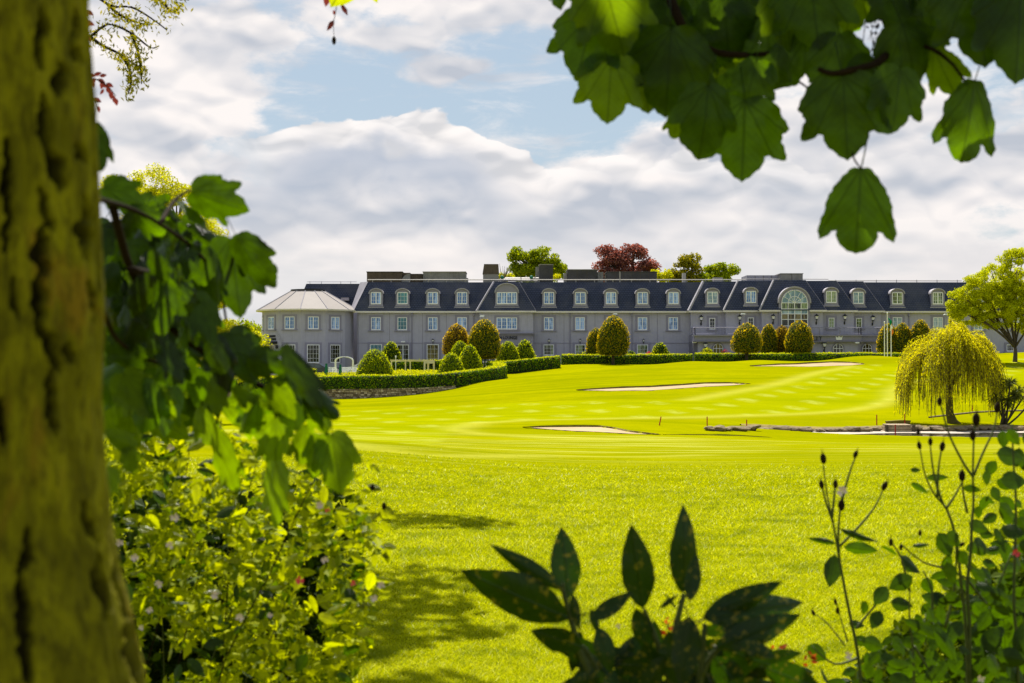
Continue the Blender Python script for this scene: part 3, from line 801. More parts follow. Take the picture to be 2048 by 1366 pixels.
def railing(pts, zt_, zb_):
    rl = MB(); bl = MB(); rl_h = zt_ - zb_
    for (xa, ya), (xb, yb) in zip(pts[:-1], pts[1:]):
        L = math.hypot(xb - xa, yb - ya); n = max(1, int(L / .16))
        rl.tube([(xa, ya, zt_), (xb, yb, zt_)], .045, 4); rl.tube([(xa, ya, zb_ + .1), (xb, yb, zb_ + .1)], .03, 4)
        for k in range(n + 1):
            f_ = k / n; bl.tube([(xa + (xb - xa) * f_, ya + (yb - ya) * f_, zb_ + .1), (xa + (xb - xa) * f_, ya + (yb - ya) * f_, zt_)], .014, 3)
        m_ = max(1, int(L / 2.2))
        for k in range(m_ + 1):
            f_ = k / m_; rl.box(xa + (xb - xa) * f_ - .04, xa + (xb - xa) * f_ + .04, ya + (yb - ya) * f_ - .04, ya + (yb - ya) * f_ + .04, zb_, zt_)
    r = part(rl, 'balcony_railing', M['trim']); part(bl, 'baluster', M['trim'], r)['kind'] = 'stuff'
railing([(px_(1390), YF - 1.1), (px_(1390), Yp), (px_(1722), Yp), (px_(1722), Yp + 1.1), (px_(1770), Yp + 1.1), (px_(1770), YF - .2)], Z(655, Yp), zf1 + .07)
def arched_window(px, top, bot, wp, Y, pane):
    k0 = Y / F; x = X(px, Y); a = wp * k0 / 2; zb_ = Z(bot, Y); zt_ = Z(top, Y); zs = zt_ - a * .95
    def outl(r, dz=0): return [(x - r, zb_ - dz), (x + r, zb_ - dz)] + [(x + r * math.cos(t_), zs + (zt_ - zs + r - a) * math.sin(t_)) for t_ in np.linspace(0, math.pi, 13)]
    o = part(MB().xz(outl(a + .16), Y - .05, Y + .02), 'arched_window', M['trim'])
    part(MB().xz(outl(a), Y - .07, Y - .051), 'pane', M[pane], o)
    f_ = MB(); yb_ = Y - .085
    f_.tube([(q[0], yb_, q[1]) for q in outl(a - .02)[1:]] + [(x - a + .02, yb_, zb_)], .035, 4)
    for t_ in (-.33, .33): f_.box(x + a * t_ - .025, x + a * t_ + .025, yb_ - .02, yb_ + .01, zb_, zt_ - .08)
    f_.box(x - a, x + a, yb_ - .022, yb_ + .012, zs - .03, zs + .03); f_.box(x - a, x + a, yb_ - .023, yb_ + .013, zb_, zb_ + .07)
    part(f_, 'frame', M['white'], o)
arched_window(1436, 687.5, 708, 20, Yp, 'pane_gold'); arched_window(1676, 687.5, 706, 20, Yp, 'pane_dark'); arched_window(1734, 688, 706, 19, Yp + 1.1, 'pane_gold')
arched_window(1505, 687.5, 708, 20, Yp, 'pane_gold')

# ---------------- lounge bay canopy, right of the left wing
Yl = YF - 1.0
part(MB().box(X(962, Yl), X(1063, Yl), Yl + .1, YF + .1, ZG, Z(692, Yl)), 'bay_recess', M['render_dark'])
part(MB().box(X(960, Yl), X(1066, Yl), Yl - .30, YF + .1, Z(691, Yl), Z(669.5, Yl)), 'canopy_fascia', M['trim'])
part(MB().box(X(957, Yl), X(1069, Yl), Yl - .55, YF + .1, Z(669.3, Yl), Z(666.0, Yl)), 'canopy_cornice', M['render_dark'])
for px in (985, 1040): wpx(px, 693, 724, 30, Yl + .1, cols=4, rows=3, mull=0, pane='pane_dark', trim=False, sill=False)
# ---------------- joints, string course, downpipes
mb = MB()
for px in (779, 845, 893, 1190, 1128, 1315): mb.box(X(px, YF) - .02, X(px, YF) + .02, YF - .008, YF, ZG, ZE - .2)
part(mb, 'movement_joint', M['render_dark'])
part(MB().box(x0m, X(958, YF), YF - .035, YF, Z(687, YF), Z(685.5, YF)), 'string_course', M['trim'])
part(MB().box(X(1068, YF), X(1381, YF), YF - .035, YF, Z(687, YF), Z(685.5, YF)), 'string_course', M['trim'])
def downpipe(px, Y, mat='trim'):
    mb = MB(); x = X(px, Y); mb.tube([(x, Y - .08, ZG), (x, Y - .08, ZE - .55)], .05, 6); mb.box(x - .10, x + .10, Y - .2, Y, ZE - .55, ZE - .16); part(mb, 'downpipe', M[mat])
for px in (716, 824, 947, 1140, 1264, 1818, 1900): downpipe(px, YF)
# ---------------- wall lanterns and floodlights
def lantern(px, py, Y, s=1.0):
    x, z = X(px, Y), Z(py, Y); mb = MB()
    mb.frustum([(x-.09*s, Y-.34*s), (x+.09*s, Y-.34*s), (x+.09*s, Y-.16*s), (x-.09*s, Y-.16*s)], [(x-.17*s, Y-.42*s), (x+.17*s, Y-.42*s), (x+.17*s, Y-.08*s), (x-.17*s, Y-.08*s)], z, z + .3*s)
    o = part(mb, 'wall_lantern', M['white'])
    m2 = MB(); m2.frustum([(x-.24*s, Y-.49*s), (x+.24*s, Y-.49*s), (x+.24*s, Y-.01*s), (x-.24*s, Y-.01*s)], [(x-.05*s, Y-.30*s), (x+.05*s, Y-.30*s), (x+.05*s, Y-.20*s), (x-.05*s, Y-.20*s)], z + .31*s, z + .52*s)
    m2.ball((x, Y - .25*s, z + .53*s), .055*s, 6, 4)
    m2.box(x - .10*s, x + .10*s, Y - .35*s, Y - .15*s, z - .12*s, z - .005)
    m2.tube([(x, Y - .25*s, z - .12*s), (x, Y - .2*s, z - .40*s), (x, Y - .01, z - .50*s)], .045*s, 5)
    m2.box(x - .08*s, x + .08*s, Y - .04, Y, z - .62*s, z - .3*s); part(m2, 'cap', M['black'], o)
for px, py, Y, s in ((1402, 640, YF-1, 1), (1479, 639, YF-2, 1), (1546, 638, YF-3, 1), (1632.5, 638, YF-3, 1), (1689, 638, YF-2, 1), (1745, 640, YF-1, 1),
                     (1410.5, 694, Yp, 1.1), (1648, 693, Yp, 1.1), (866, 683, YF, .6), (1098, 683, YF, .6), (1160, 683, YF, .6), (1287, 683, YF, .6)): lantern(px, py, Y, s)
def flood(px, py, Y):
    x, z = X(px, Y), Z(py, Y); mb = MB(); mb.box(x - .03, x + .03, Y - .35, Y, z + .02, z + .08); mb.box(x - .22, x + .22, Y - .62, Y - .3, z - .05, z + .10); part(mb, 'floodlight', M['white'])
for px, py, Y in ((1388, 685, Yp + .3), (1712, 686, Yp), (807, 684, YF), (571, 683, 159.2), (965, 632, YF - 1)): flood(px, py, Y)

# ---------------- lettering
def lettering(text, x, y, z, size, mat, width=None, rz=0.0, name='lettering', parent=None, label=None, bold=.01, align='LEFT'):
    cu = bpy.data.curves.new('lettering', 'FONT'); cu.body = text; cu.size = size; cu.extrude = .03; cu.offset = bold; cu.align_x = align; cu.resolution_u = 2
    tmp = bpy.data.objects.new('lettering_tmp', cu); COL.objects.link(tmp)
    dg = bpy.context.evaluated_depsgraph_get(); dg.update()
    me = bpy.data.meshes.new_from_object(tmp.evaluated_get(dg)); bpy.data.objects.remove(tmp)
    o = link(name, me, M[mat], hotel)
    if width:
        w = max(v.co.x for v in me.vertices) - min(v.co.x for v in me.vertices); o.scale = (width / w, 1, 1)
    o.location = Vector((x, y, z)) - _hl; o.rotation_euler = (R(90), 0, rz)
    if label: o['label'] = label
    return o
# parts: text cut by the clipped trees in the picture is still whole words where they can be read
lettering('LAKIN LOUNGE', X(984, Yl), Yl - .34, Z(678.5, Yl), .50, 'letter', width=X(1034, Yl) - X(984, Yl), name='sign_lettering', label='dark lounge lettering on the bay canopy')
lettering('LEY', X(1624.5, Yp), Yp - .29, Z(680.5, Yp), .72, 'letter2', width=X(1643, Yp) - X(1624.5, Yp), name='sign_lettering', label='bronze grey letters on the balcony fascia')
# white crown emblem
cx, cz = X(1677, Yp), Z(680, Yp); mb = MB(); w = .42
mb.xz([(cx - w*.7, cz), (cx + w*.7, cz), (cx + w, cz + .50), (cx + w*.42, cz + .26), (cx + .03, cz + .60), (cx - .03, cz + .60), (cx - w*.42, cz + .26), (cx - w, cz + .50)], Yp - .31, Yp - .26)
part(mb, 'crown_emblem', M['white'])

# ---------------- rooftop railing, plant and chimneys
mb = MB(); YRr = YF + 2.0; zr = Z(559.5, YRr); zr0 = ZT
mb.tube([(X(735, YRr), YRr, zr), (X(1492, YRr), YRr, zr)], .06, 4)
for px in np.arange(745, 1490, 37): mb.tube([(X(px, YRr), YRr, zr0), (X(px, YRr), YRr, zr)], .04, 4)
mb.tube([(X(1240, YRr), YRr, zr0), (X(1240, YRr), YRr, Z(543, YRr))], .05, 4)
rr = part(mb, 'roof_railing', M['rail'])
mb = MB(); mb.tube([(X(1492, YRr), YRr + 2, Z(556, YRr)), (X(1665, YRr), YRr + 2, Z(556.5, YRr))], .04, 4); mb.tube([(X(1665, YRr), YRr + 2, Z(559.5, YRr)), (X(1935, YRr), YRr + 2, Z(559.8, YRr))], .05, 4)
for px in np.arange(1680, 1935, 41): mb.tube([(X(px, YRr), YRr + 2, zr0), (X(px, YRr), YRr + 2, Z(557.5, YRr))], .04, 4)
part(mb, 'roof_railing', M['rail'])
mb = MB()
mb.tube([(X(612, YR), YR + .7, Z(563, YR)), (X(712, YR), YR + .7, Z(563, YR))], .03, 4)
for px in (618, 641, 680, 700): mb.tube([(X(px, YR), YR + .7, Z(568, YR)), (X(px, YR), YR + .7, Z(562, YR))], .03, 4)
part(mb, 'roof_railing', M['trim'])
def rbox(a, c, top, Y, d, mat, name, bot=564, rim=None, over=0.06):
    z0_, z1_ = ZT - .05, Z(top, Y); o = part(MB().box(X(a, Y), X(c, Y), Y, Y + d, z0_, z1_), name, M[mat])
    if rim: part(MB().box(X(a, Y) - over, X(c, Y) + over, Y - over, Y + d + over, z1_ + .001, z1_ + .09), 'coping', M[rim], o)
    n = int((X(c, Y) - X(a, Y)) / .9)
    if n > 1 and name == 'plant_screen':
        for k in range(1, n): s = MB(); xx_ = X(a, Y) + (X(c, Y) - X(a, Y)) * k / n; s.box(xx_ - .018, xx_ + .018, Y - .03, Y - .001, z0_, z1_ - .02); part(s, 'panel_seam', M['chimney'] if mat != 'louvre' else M['concrete'], o)
    return o
rbox(733.5, 804, 544.5, YF + 4, 4, 'chimney', 'plant_screen', rim='black')
rbox(804, 820, 545.5, YF + 4.4, 3, 'chimney', 'plant_screen')
mb = MB(); yy = YF + 3.6; xq = X(803, yy); rq = 17 * yy / F; zq = Z(564, yy)
mb.xz([(xq + rq, zq)] + [(xq + rq - rq * math.sin(a), zq + rq * 1.0 * math.cos(a)) for a in np.linspace(0, math.pi / 2, 8)], yy, yy + 1.4); part(mb, 'duct_bend', M['louvre'])
rbox(815, 845, 547.5, YF + 4.2, 2.5, 'chimney', 'plant_screen')
rbox(846, 931, 544.5, YF + 3.4, 4, 'louvre', 'plant_screen', rim='concrete')
rbox(931, 936, 556, YF + 3.4, 1, 'concrete', 'vent_box')
def chimney(a, c, top, Y, d, mats, split):
    o = rbox(a, c, split, Y, d, mats[0], 'chimney')
    z0_ = Z(split, Y); xa, xc = X(a, Y), X(c, Y)
    m_ = MB(); m_.frustum([(xa - .06, Y - .06), (xc + .06, Y - .06), (xc + .06, Y + d), (xa - .06, Y + d)], [(xa + .12, Y + .02), (xc - .02, Y + .02), (xc - .02, Y + d), (xa + .12, Y + d)], z0_ + .002, Z(top, Y)); part(m_, 'cowl', M[mats[1]], o)
chimney(966, 997, 528, YF + 4, 2.0, ('concrete', 'chimney'), 548)
o = rbox(1079, 1106, 530, YF + 4, 2.2, 'plant', 'chimney', rim='concrete'); 
m_ = MB(); m_.box(X(1072, YF + 4), X(1079, YF + 4) - .01, YF + 4.5, YF + 6.2, ZT, Z(533, YF + 4)); part(m_, 'side_duct', M['louvre'])
rbox(1135, 1194, 540, YF + 4, 4, 'plant', 'plant_screen', rim='concrete')
rbox(1128, 1134, 546, YF + 4.2, 1.5, 'concrete', 'vent_box'); rbox(1195, 1207, 544, YF + 4.5, 2, 'louvre', 'vent_box')
rbox(1214, 1314, 544.5, YF + 4, 4, 'plant', 'plant_screen', rim='plant')
rbox(1428, 1446, 555, YF + 3, 1.2, 'rail', 'vent_box'); rbox(1366, 1372, 546, YF + 5, 1.0, 'rail', 'vent_box')
rbox(1494, 1560, 550.5, YF + 5, 4, 'lead', 'plant_screen'); rbox(1562, 1606, 548, YF + 3.4, 4, 'concrete', 'plant_screen', rim='concrete')
mb = MB()
for k, (a, c, p) in enumerate(((990, 1075, 558), (1000, 1060, 555.5), (1010, 1078, 552.5))): mb.tube([(X(a, YF+3), YF + 3 + k*.3, Z(p, YF)), (X(c, YF+3), YF + 3 + k*.3, Z(p + .5, YF))], .10, 5)
for px in (1003, 1042, 1070): mb.tube([(X(px, YF+3), YF + 3.3, ZT), (X(px, YF+3), YF + 3.3, Z(551, YF))], .06, 4)
part(mb, 'roof_pipe', M['rail'])
mb = MB(); 
for px in (1004, 1063): mb.ball((X(px, YF+3), YF + 3.3, Z(551, YF)), .22, 8, 6)
part(mb, 'green_valve', M['greenmetal'])

# ---------------- twelve-sided pavilion at the left end
PX, PYc = X(615.5, 163), 163.0; PR = 97.5 * 163 / F
def ngon(r, n=12, off=-90): return [(PX + r * math.cos(R(off + 360 * k / n)), PYc + r * math.sin(R(off + 360 * k / n))) for k in range(n)]
ZPe = Z(621.5, 163)
pav = part(MB().frustum(ngon(PR - .35), ngon(PR - .35), ZG - .4, ZPe), 'pavilion_wall', M['render'])
rt = 32.5 * 163 / F; ZPt = Z(581.5, 163)
nb, ntp = ngon(PR + .30), ngon(rt)
for k in range(12):
    k2 = (k + 1) % 12
    m_ = MB(); m_.add([(*nb[k], ZPe + .02), (*nb[k2], ZPe + .02), (*ntp[k2], ZPt), (*ntp[k], ZPt)], [(0, 1, 2, 3)])
    part(m_, 'roof_panel', M['pavroof'])
rid = MB()
for k in range(12): rid.tube([(*nb[k], ZPe + .03), (*ntp[k], ZPt + .01)], .055, 4)
part(rid, 'roof_hip', M['lead'])
part(MB().frustum(ngon(PR + .34), ngon(PR + .38), ZPe - .14, ZPe + .03), 'pavilion_gutter', M['gutter'])
part(MB().frustum(ngon(rt + .12), ngon(rt + .12), ZPt - .03, ZPt + .12), 'roof_cap', M['black'])
for k, pane in ((-2.5, 'pane_blue'), (-1.5, 'pane_blue'), (-.5, 'pane_blue'), (.5, 'pane_blue'), (1.5, 'pane_blue')):
    a = R(-90 + 30 * k); ap = (PR - .35) * math.cos(R(15)); x, y = PX + ap * math.cos(a), PYc + ap * math.sin(a)
    window(x, y, Z(658.5, 158), 21.5 * .0555, 25.5 * .0555, cols=4, rows=3, mull=1, pane=pane, rz=a + math.pi / 2)
    if k == -1.5:
        c, s_ = math.cos(a + math.pi / 2), math.sin(a + math.pi / 2)
        window(x, y, Z(713, 158), 23 * .0555, 24 * .0555, cols=4, rows=2, mull=0, pane='pane_gold', rz=a + math.pi / 2, trim=False, sill=False)
        dr = window(x + .42 * c, y + .42 * s_, Z(730, 158), .9, 1.5, cols=2, rows=3, mull=0, pane='pane_green', rz=a + math.pi / 2, trim=False, sill=False); dr.name = 'entrance_door'
        def loc_(u, v): return (x + u * c + v * s_, y + u * s_ - v * c)
        m_ = MB(); u0, u1 = -1.2, 1.15
        m_.frustum([loc_(u0, .7), loc_(u1, .7), loc_(u1, .0), loc_(u0, .0)], [loc_(u0, .7), loc_(u1, .7), loc_(u1, .0), loc_(u0, .0)], Z(687.5, 158), Z(682.5, 158)); part(m_, 'entrance_canopy', M['black'])
        lettering('CONFERENCE', *loc_(-.82, .05), Z(673.8, 158), .30, 'letter', width=1.65, rz=a + math.pi / 2, name='sign_lettering', bold=.012, label='black conference lettering above the entrance')
        lettering('& BANQUETING', *loc_(-.92, .05), Z(679.8, 158), .30, 'letter', width=1.85, rz=a + math.pi / 2, name='sign_lettering', bold=.012, label='black banqueting lettering above the entrance')
        m_ = MB(); 
        for uu in (-1.45, 1.35):
            m_ = MB(); lx, ly = loc_(uu, .22); m_.box(lx - .12, lx + .12, ly - .12, ly + .12, Z(693, 158), Z(690, 158) ); m_.ball((lx, ly, Z(695, 158)), .16, 6, 5); part(m_, 'wall_lantern', M['black'])
    elif k > -2:
        window(x, y, Z(726, 158), 25 * .0555, 37 * .0555, cols=4, rows=4, mull=0, pane='pane_dark', rz=a + math.pi / 2, sill=False)
# ------------------------------------------------------------------ foliage materials
M['hedge'] = mat_leaf('hedge_leaves', (.06, .15, .0004), (.15, .26, .0004), (1.6, 1.5, .3), .32)
M['sunlit_growth'] = mat_leaf('sunlit_hedge_shoots', (.36, .40, .0004), (.55, .56, .0005), (1.4, 1.3, .3), .45)  # lime of new growth, with the sunlit look of hedge tops painted in
M['shoots'] = mat_leaf('lime_shoots', (.22, .28, .0004), (.48, .50, .0005), (1.5, 1.4, .3), .58)
M['goldshoots'] = mat_leaf('golden_shoots', (.26, .20, .002), (.60, .46, .006), (1.5, 1.3, .4), .58)
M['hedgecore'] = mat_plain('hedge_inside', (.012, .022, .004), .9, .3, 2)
M['yew'] = mat_leaf('bright_clipped_leaves', (.10, .19, .0004), (.30, .36, .0004), (1.6, 1.5, .3), .32)
M['yewdark'] = mat_leaf('dark_clipped_leaves', (.03, .075, .003), (.08, .15, .004), (1.6, 1.7, .4), .40)
M['holly'] = mat_leaf('golden_green_leaves', (.06, .11, .001), (.25, .25, .003), (1.6, 1.5, .4), .38)
M['hollyred'] = mat_leaf('bronze_green_leaves', (.11, .085, .004), (.42, .25, .02), (1.6, 1.4, .4), .38)
M['redleaf'] = mat_leaf('red_maple_leaves', (.30, .015, .02), (.60, .05, .05), (1.5, 1.0, .8), .4)
M['lime'] = mat_leaf('lime_leaves', (.30, .33, .001), (.56, .54, .004), (1.7, 1.6, .4), .42)
M['midgreen'] = mat_leaf('mid_green_leaves', (.12, .18, .001), (.30, .33, .003), (1.9, 1.8, .4), .42)
M['olivegreen'] = mat_leaf('olive_leaves', (.12, .13, .006), (.30, .27, .008), (1.8, 1.6, .4), .42)
M['copper'] = mat_leaf('copper_leaves', (.11, .042, .038), (.30, .14, .11), (2.0, 1.2, .9), .42)
M['maple'] = mat_leaf('maple_leaves', (.29, .345, .001), (.56, .57, .004), (1.6, 1.5, .4), .45)
M['willow'] = mat_leaf('willow_leaves', (.40, .42, .001), (.74, .70, .003), (1.7, 1.5, .4), .42)
M['cordy'] = mat_leaf('sword_leaves', (.045, .07, .012), (.15, .16, .03), (1.7, 1.6, .5), .35)

# ------------------------------------------------------------------ hedges
def hedge(path, w, h, label, n_per=75, size=.13, name='clipped_hedge', mat='hedge', h2=None):
    """path: (x, y, z of its foot); a clipped hedge with an uneven, leafy skin"""
    P_ = np.array(path, float); seg = np.linalg.norm(np.diff(P_[:, :2], axis=0), axis=1); L = np.r_[0, np.cumsum(seg)]
    m = max(4, int(L[-1] / .45)); s = np.linspace(0, L[-1], m)
    c = np.stack([np.interp(s, L, P_[:, k]) for k in range(3)], 1)
    T = np.gradient(c[:, :2], axis=0); T /= np.linalg.norm(T, axis=1, keepdims=True); Nn = np.stack([T[:, 1], -T[:, 0]], 1)
    hh = np.full(m, h) if h2 is None else np.linspace(h, h2, m)
    prof = [(-.46, -.4), (-.5, .25), (-.48, .75), (-.42, .95), (-.2, 1.0), (.2, 1.0), (.42, .95), (.48, .75), (.5, .25), (.46, -.4)]
    k = len(prof); V = np.zeros((m, k, 3))
    for j, (u, v) in enumerate(prof):
        V[:, j, :2] = c[:, :2] + Nn * (u * w * .93); V[:, j, 2] = c[:, 2] + np.where(v < 0, -.4, v * hh * .96)
    V += (RNG.random(V.shape) - .5) * .05
    ii = np.arange(m * k).reshape(m, k)
    q = np.stack([ii[:-1, :-1], ii[:-1, 1:], ii[1:, 1:], ii[1:, :-1]], 2).reshape(-1, 4)
    caps = [ii[0][::-1][None], ii[-1][None]]
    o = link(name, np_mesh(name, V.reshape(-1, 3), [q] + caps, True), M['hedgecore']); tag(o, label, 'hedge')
    n = int(L[-1] * (2 * h + w + 1) * n_per)
    f = RNG.random(n) * (m - 1); i0 = f.astype(int); fr = (f - i0)[:, None]
    cc_ = c[i0] * (1 - fr) + c[np.minimum(i0 + 1, m - 1)] * fr; nn = Nn[i0]; H = hh[i0]
    side = RNG.random(n); per = 2 * h + w
    u = np.zeros(n); v = np.zeros(n); N3 = np.zeros((n, 3))
    a = side < h / per; b_ = (side >= h / per) & (side < 2 * h / per); t_ = ~(a | b_)
    bump = (fbm(f * .9, v + 3, 1, 3, 3) - .5) * .12
    u[a] = .5; u[b_] = -.5; v[a | b_] = RNG.random((a | b_).sum()); u[t_] = RNG.random(t_.sum()) - .5; v[t_] = 1
    N3[a, :2] = nn[a]; N3[b_, :2] = -nn[b_]; N3[t_, 2] = 1
    Pp = np.zeros((n, 3)); rr_ = RNG.normal(0, .035, n) + bump
    Pp[:, :2] = cc_[:, :2] + nn * (u * w)[:, None]; Pp[:, 2] = cc_[:, 2] + v * H
    Pp += N3 * rr_[:, None]
    ends = []
    for idx, sg in ((0, -1), (m - 1, 1)):
        ne = int(w * h * n_per * 1.3); uu = RNG.random(ne) - .5; vv = RNG.random(ne)
        E = np.zeros((ne, 3)); E[:, :2] = c[idx, :2] + Nn[idx] * (uu * w)[:, None] + T[idx] * sg * .05; E[:, 2] = c[idx, 2] + vv * hh[idx]
        EN = np.zeros((ne, 3)); EN[:, :2] = T[idx] * sg; ends.append((E, EN))
    Pp = np.concatenate([Pp] + [e[0] for e in ends]); N3 = np.concatenate([N3] + [e[1] for e in ends])
    tm = (N3[:, 2] > .5) | (RNG.random(len(Pp)) < .10)  # top leaves take the lime colour that paints in sunlight
    k_ = np.nonzero(N3[:, 2] > .5)[0]; k_ = RNG.choice(k_, len(k_) // 2); Lk = .10 + .12 * RNG.random(len(k_))
    V2, F2 = leaf_quads(Pp[k_] + np.array([0, 0, .04]), RNG.normal(size=(len(k_), 3)), Lk, .45, RNG, np.array([0, 0, 1.]) + RNG.normal(0, .35, (len(k_), 3)))
    tag(link('upright_shoots', np_mesh('upright_shoots', V2, F2), M['shoots'], o), kind='stuff')
    for nm_, mk_, mt_ in (('foliage', ~tm, mat), ('lit_top_and_shoots', tm, 'sunlit_growth')):
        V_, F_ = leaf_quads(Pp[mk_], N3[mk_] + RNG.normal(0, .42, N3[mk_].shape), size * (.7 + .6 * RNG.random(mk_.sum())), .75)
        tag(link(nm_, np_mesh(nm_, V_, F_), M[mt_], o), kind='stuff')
    return o
def gp(px, py, Y): v = at(px, py, Y); return (v.x, v.y, v.z)
front = [gp(560,781,132), gp(620,780,131.2), gp(680,778.5,130.8), gp(780,777.5,129.7), gp(850,775.5,129.5), gp(905,772,129.9), gp(950,766.5,131.7), gp(985,761,133.7), gp(1000,757,136), gp(999,752,139), gp(985,747.5,142.5)]
front = [gp(380,785,134)] + front
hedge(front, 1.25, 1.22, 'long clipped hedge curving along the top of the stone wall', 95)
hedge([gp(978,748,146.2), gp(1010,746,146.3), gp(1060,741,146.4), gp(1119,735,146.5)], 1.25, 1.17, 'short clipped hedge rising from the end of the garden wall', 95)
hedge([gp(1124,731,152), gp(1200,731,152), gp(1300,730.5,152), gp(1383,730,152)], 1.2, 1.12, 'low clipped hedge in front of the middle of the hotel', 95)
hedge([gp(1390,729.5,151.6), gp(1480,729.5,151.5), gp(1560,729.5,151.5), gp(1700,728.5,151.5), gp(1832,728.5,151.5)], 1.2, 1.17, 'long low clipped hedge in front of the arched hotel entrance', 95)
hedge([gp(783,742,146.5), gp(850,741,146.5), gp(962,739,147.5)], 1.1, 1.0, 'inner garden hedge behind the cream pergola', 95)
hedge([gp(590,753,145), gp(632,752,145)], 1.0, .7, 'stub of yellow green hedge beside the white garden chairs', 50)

# ------------------------------------------------------------------ clipped trees
def prof_cone(t): return np.sqrt(np.clip(1 - t ** 1.45, 0, 1)) * (1 - .10 * t)
def prof_dome(t): return np.interp(t, [0, .06, .25, .5, .7, .85, .95, 1], [.72, .90, 1.0, .93, .77, .54, .28, .0])
def topiary(px, top, base, wpx_, Y, kind, mat, name, label, cat, group=None, trunk=None, dens=150, size=.135, skew=0.0):
    k0 = Y / F; x = X(px, Y); zt = Z(top, Y); zb = Z(base, Y); r = wpx_ * k0 / 2; h = zt - zb
    g = gz(x, Y) if Y < 157 else 1.2
    pf_ = prof_cone if kind == 'cone' else prof_dome
    root = empty(name, (x, Y, g), label, cat, group)
    off = Vector((x, Y, g))
    # inner body
    m, k = 14, 20; ph = np.linspace(0, 2 * np.pi, k, endpoint=False); sd_ = RNG.integers(0, 999)
    V = []
    for i in range(m + 1):
        t = i / m; rr_ = r * pf_(t) * .93
        V.append(np.stack([rr_ * np.cos(ph) + skew * t * r, rr_ * np.sin(ph), np.full(k, zb - g + h * t * .98)], 1))
    V = np.concatenate(V); ii = np.arange((m + 1) * k).reshape(m + 1, k)
    q = np.stack([ii[:-1], np.roll(ii, -1, 1)[:-1], np.roll(ii, -1, 1)[1:], ii[1:]], 2).reshape(-1, 4)
    core = (V, [q, ii[0][::-1][None]])
    if trunk is None:
        pass
    n = int(2 * np.pi * r * h * .9 * dens)
    t = RNG.random(n * 2); keep = RNG.random(n * 2) < pf_(t) + .18; t = t[keep][:n]; n = len(t)
    a = RNG.random(n) * 2 * np.pi
    lump = (fbm(a * 2.2 + sd_, t * 6, 1, 3, 4) - .5) * .22
    rr_ = r * pf_(t) * (1 + lump) + RNG.normal(0, .03, n)
    Pp = np.stack([rr_ * np.cos(a) + skew * t * r, rr_ * np.sin(a), zb - g + h * t], 1)
    dt = (pf_(np.minimum(t + .03, 1)) - pf_(np.maximum(t - .03, 0))) / .06 * r / h
    N3 = np.stack([np.cos(a), np.sin(a), np.clip(-dt, -.3, 3)], 1)
    if kind != 'cone' or trunk:                          # underside
        nu = int(np.pi * r * r * dens * .5); a2 = RNG.random(nu) * 2 * np.pi; r2 = r * .8 * np.sqrt(RNG.random(nu))
        Pp = np.concatenate([Pp, np.stack([r2 * np.cos(a2), r2 * np.sin(a2), np.full(nu, zb - g)], 1)])
        N3 = np.concatenate([N3, np.tile([[0, 0, -1.]], (nu, 1))])
    V_, F_ = leaf_quads(Pp, unit(N3) + RNG.normal(0, .38, N3.shape), size * (.7 + .6 * RNG.random(len(Pp))), .6)
    ns_ = int(n * .34); k_ = RNG.choice(len(Pp), ns_); on = unit(N3[k_]); up = on * .8 + np.array([0, 0, .7]) + RNG.normal(0, .3, (ns_, 3)); Lk = .10 + .14 * RNG.random(ns_)
    V2, F2 = leaf_quads(Pp[k_] + on * Lk[:, None] * .35, RNG.normal(size=(ns_, 3)), Lk, .42, RNG, up)
    tag(link('lit_top_and_shoots', np_mesh('lit_top_and_shoots', V2, F2), M['shoots' if mat in ('yew', 'yewdark', 'lime', 'olivegreen') else 'goldshoots'], root), kind='stuff')
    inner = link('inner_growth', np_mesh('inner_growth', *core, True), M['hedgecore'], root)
    fo = link('crown', np_mesh('crown', V_, F_), M[mat], root)
    if trunk:
        mb = MB(); top_ = zb - g + h * .25
        for (dx_, rad_) in trunk:
            mb.tube([(dx_ * .3, 0, -.15), (dx_ * .5, 0, (zb - g) * .5), (dx_, .05, zb - g), (dx_ * 1.6, 0, top_)], [rad_ * 1.25, rad_, rad_ * .9, rad_ * .6], 7)
        mb.build('trunk', M['bark'], root, True)
    return root
G1 = 'bright green clipped cones in the hotel garden'
CN = 'clipped_cone_shrub'
for a in ((580, 708, 757, 47, 136, 'yew', 'bright green clipped cone behind the hanging leaves, leftmost of the garden cones'),
          (750, 699, 751, 73, 136.5, 'yew', 'largest and widest clipped cone, between the silver car and the cream pergola'),
          (903, 706, 749, 54, 135, 'yew', 'low rounded clipped cone directly right of the cream pergola'),
          (939, 690, 748, 54, 138, 'yew', 'tall pointed clipped cone standing before the curve of the front hedge'),
          (921, 683, 736, 52, 142.5, 'yew', 'clipped cone half hidden behind two nearer cones'),
          (1016, 683, 727, 50, 149.5, 'yew', 'clipped cone under the lounge lettering, left one of a pair'),
          (1050, 680, 724, 43, 150.5, 'yew', 'narrow clipped cone right of the lounge lettering')):
    topiary(a[0], a[1], a[2], a[3], a[4], 'cone', a[5], CN, a[6], 'shrub', G1)
G2 = 'dark green clipped mounds against the hotel wall'
topiary(782, 684, 726, 44, 156, 'cone', 'yewdark', 'clipped_mound_shrub', 'dark green mound behind the largest bright cone, at the left wing', 'shrub', G2)
topiary(1320, 686, 722, 42, 156.5, 'cone', 'yewdark', 'clipped_mound_shrub', 'dark green mound against the blank wall left of the balcony', 'shrub', G2)
topiary(1262, 702, 722, 26, 156.5, 'cone', 'yewdark', 'clipped_mound_shrub', 'small dark green mound behind the egg shaped tree with thick trunk', 'shrub', G2)
topiary(1414, 696, 722, 36, 156, 'cone', 'lime', 'round_shrub', 'round lime green shrub beside the red maple under the balcony', 'shrub')
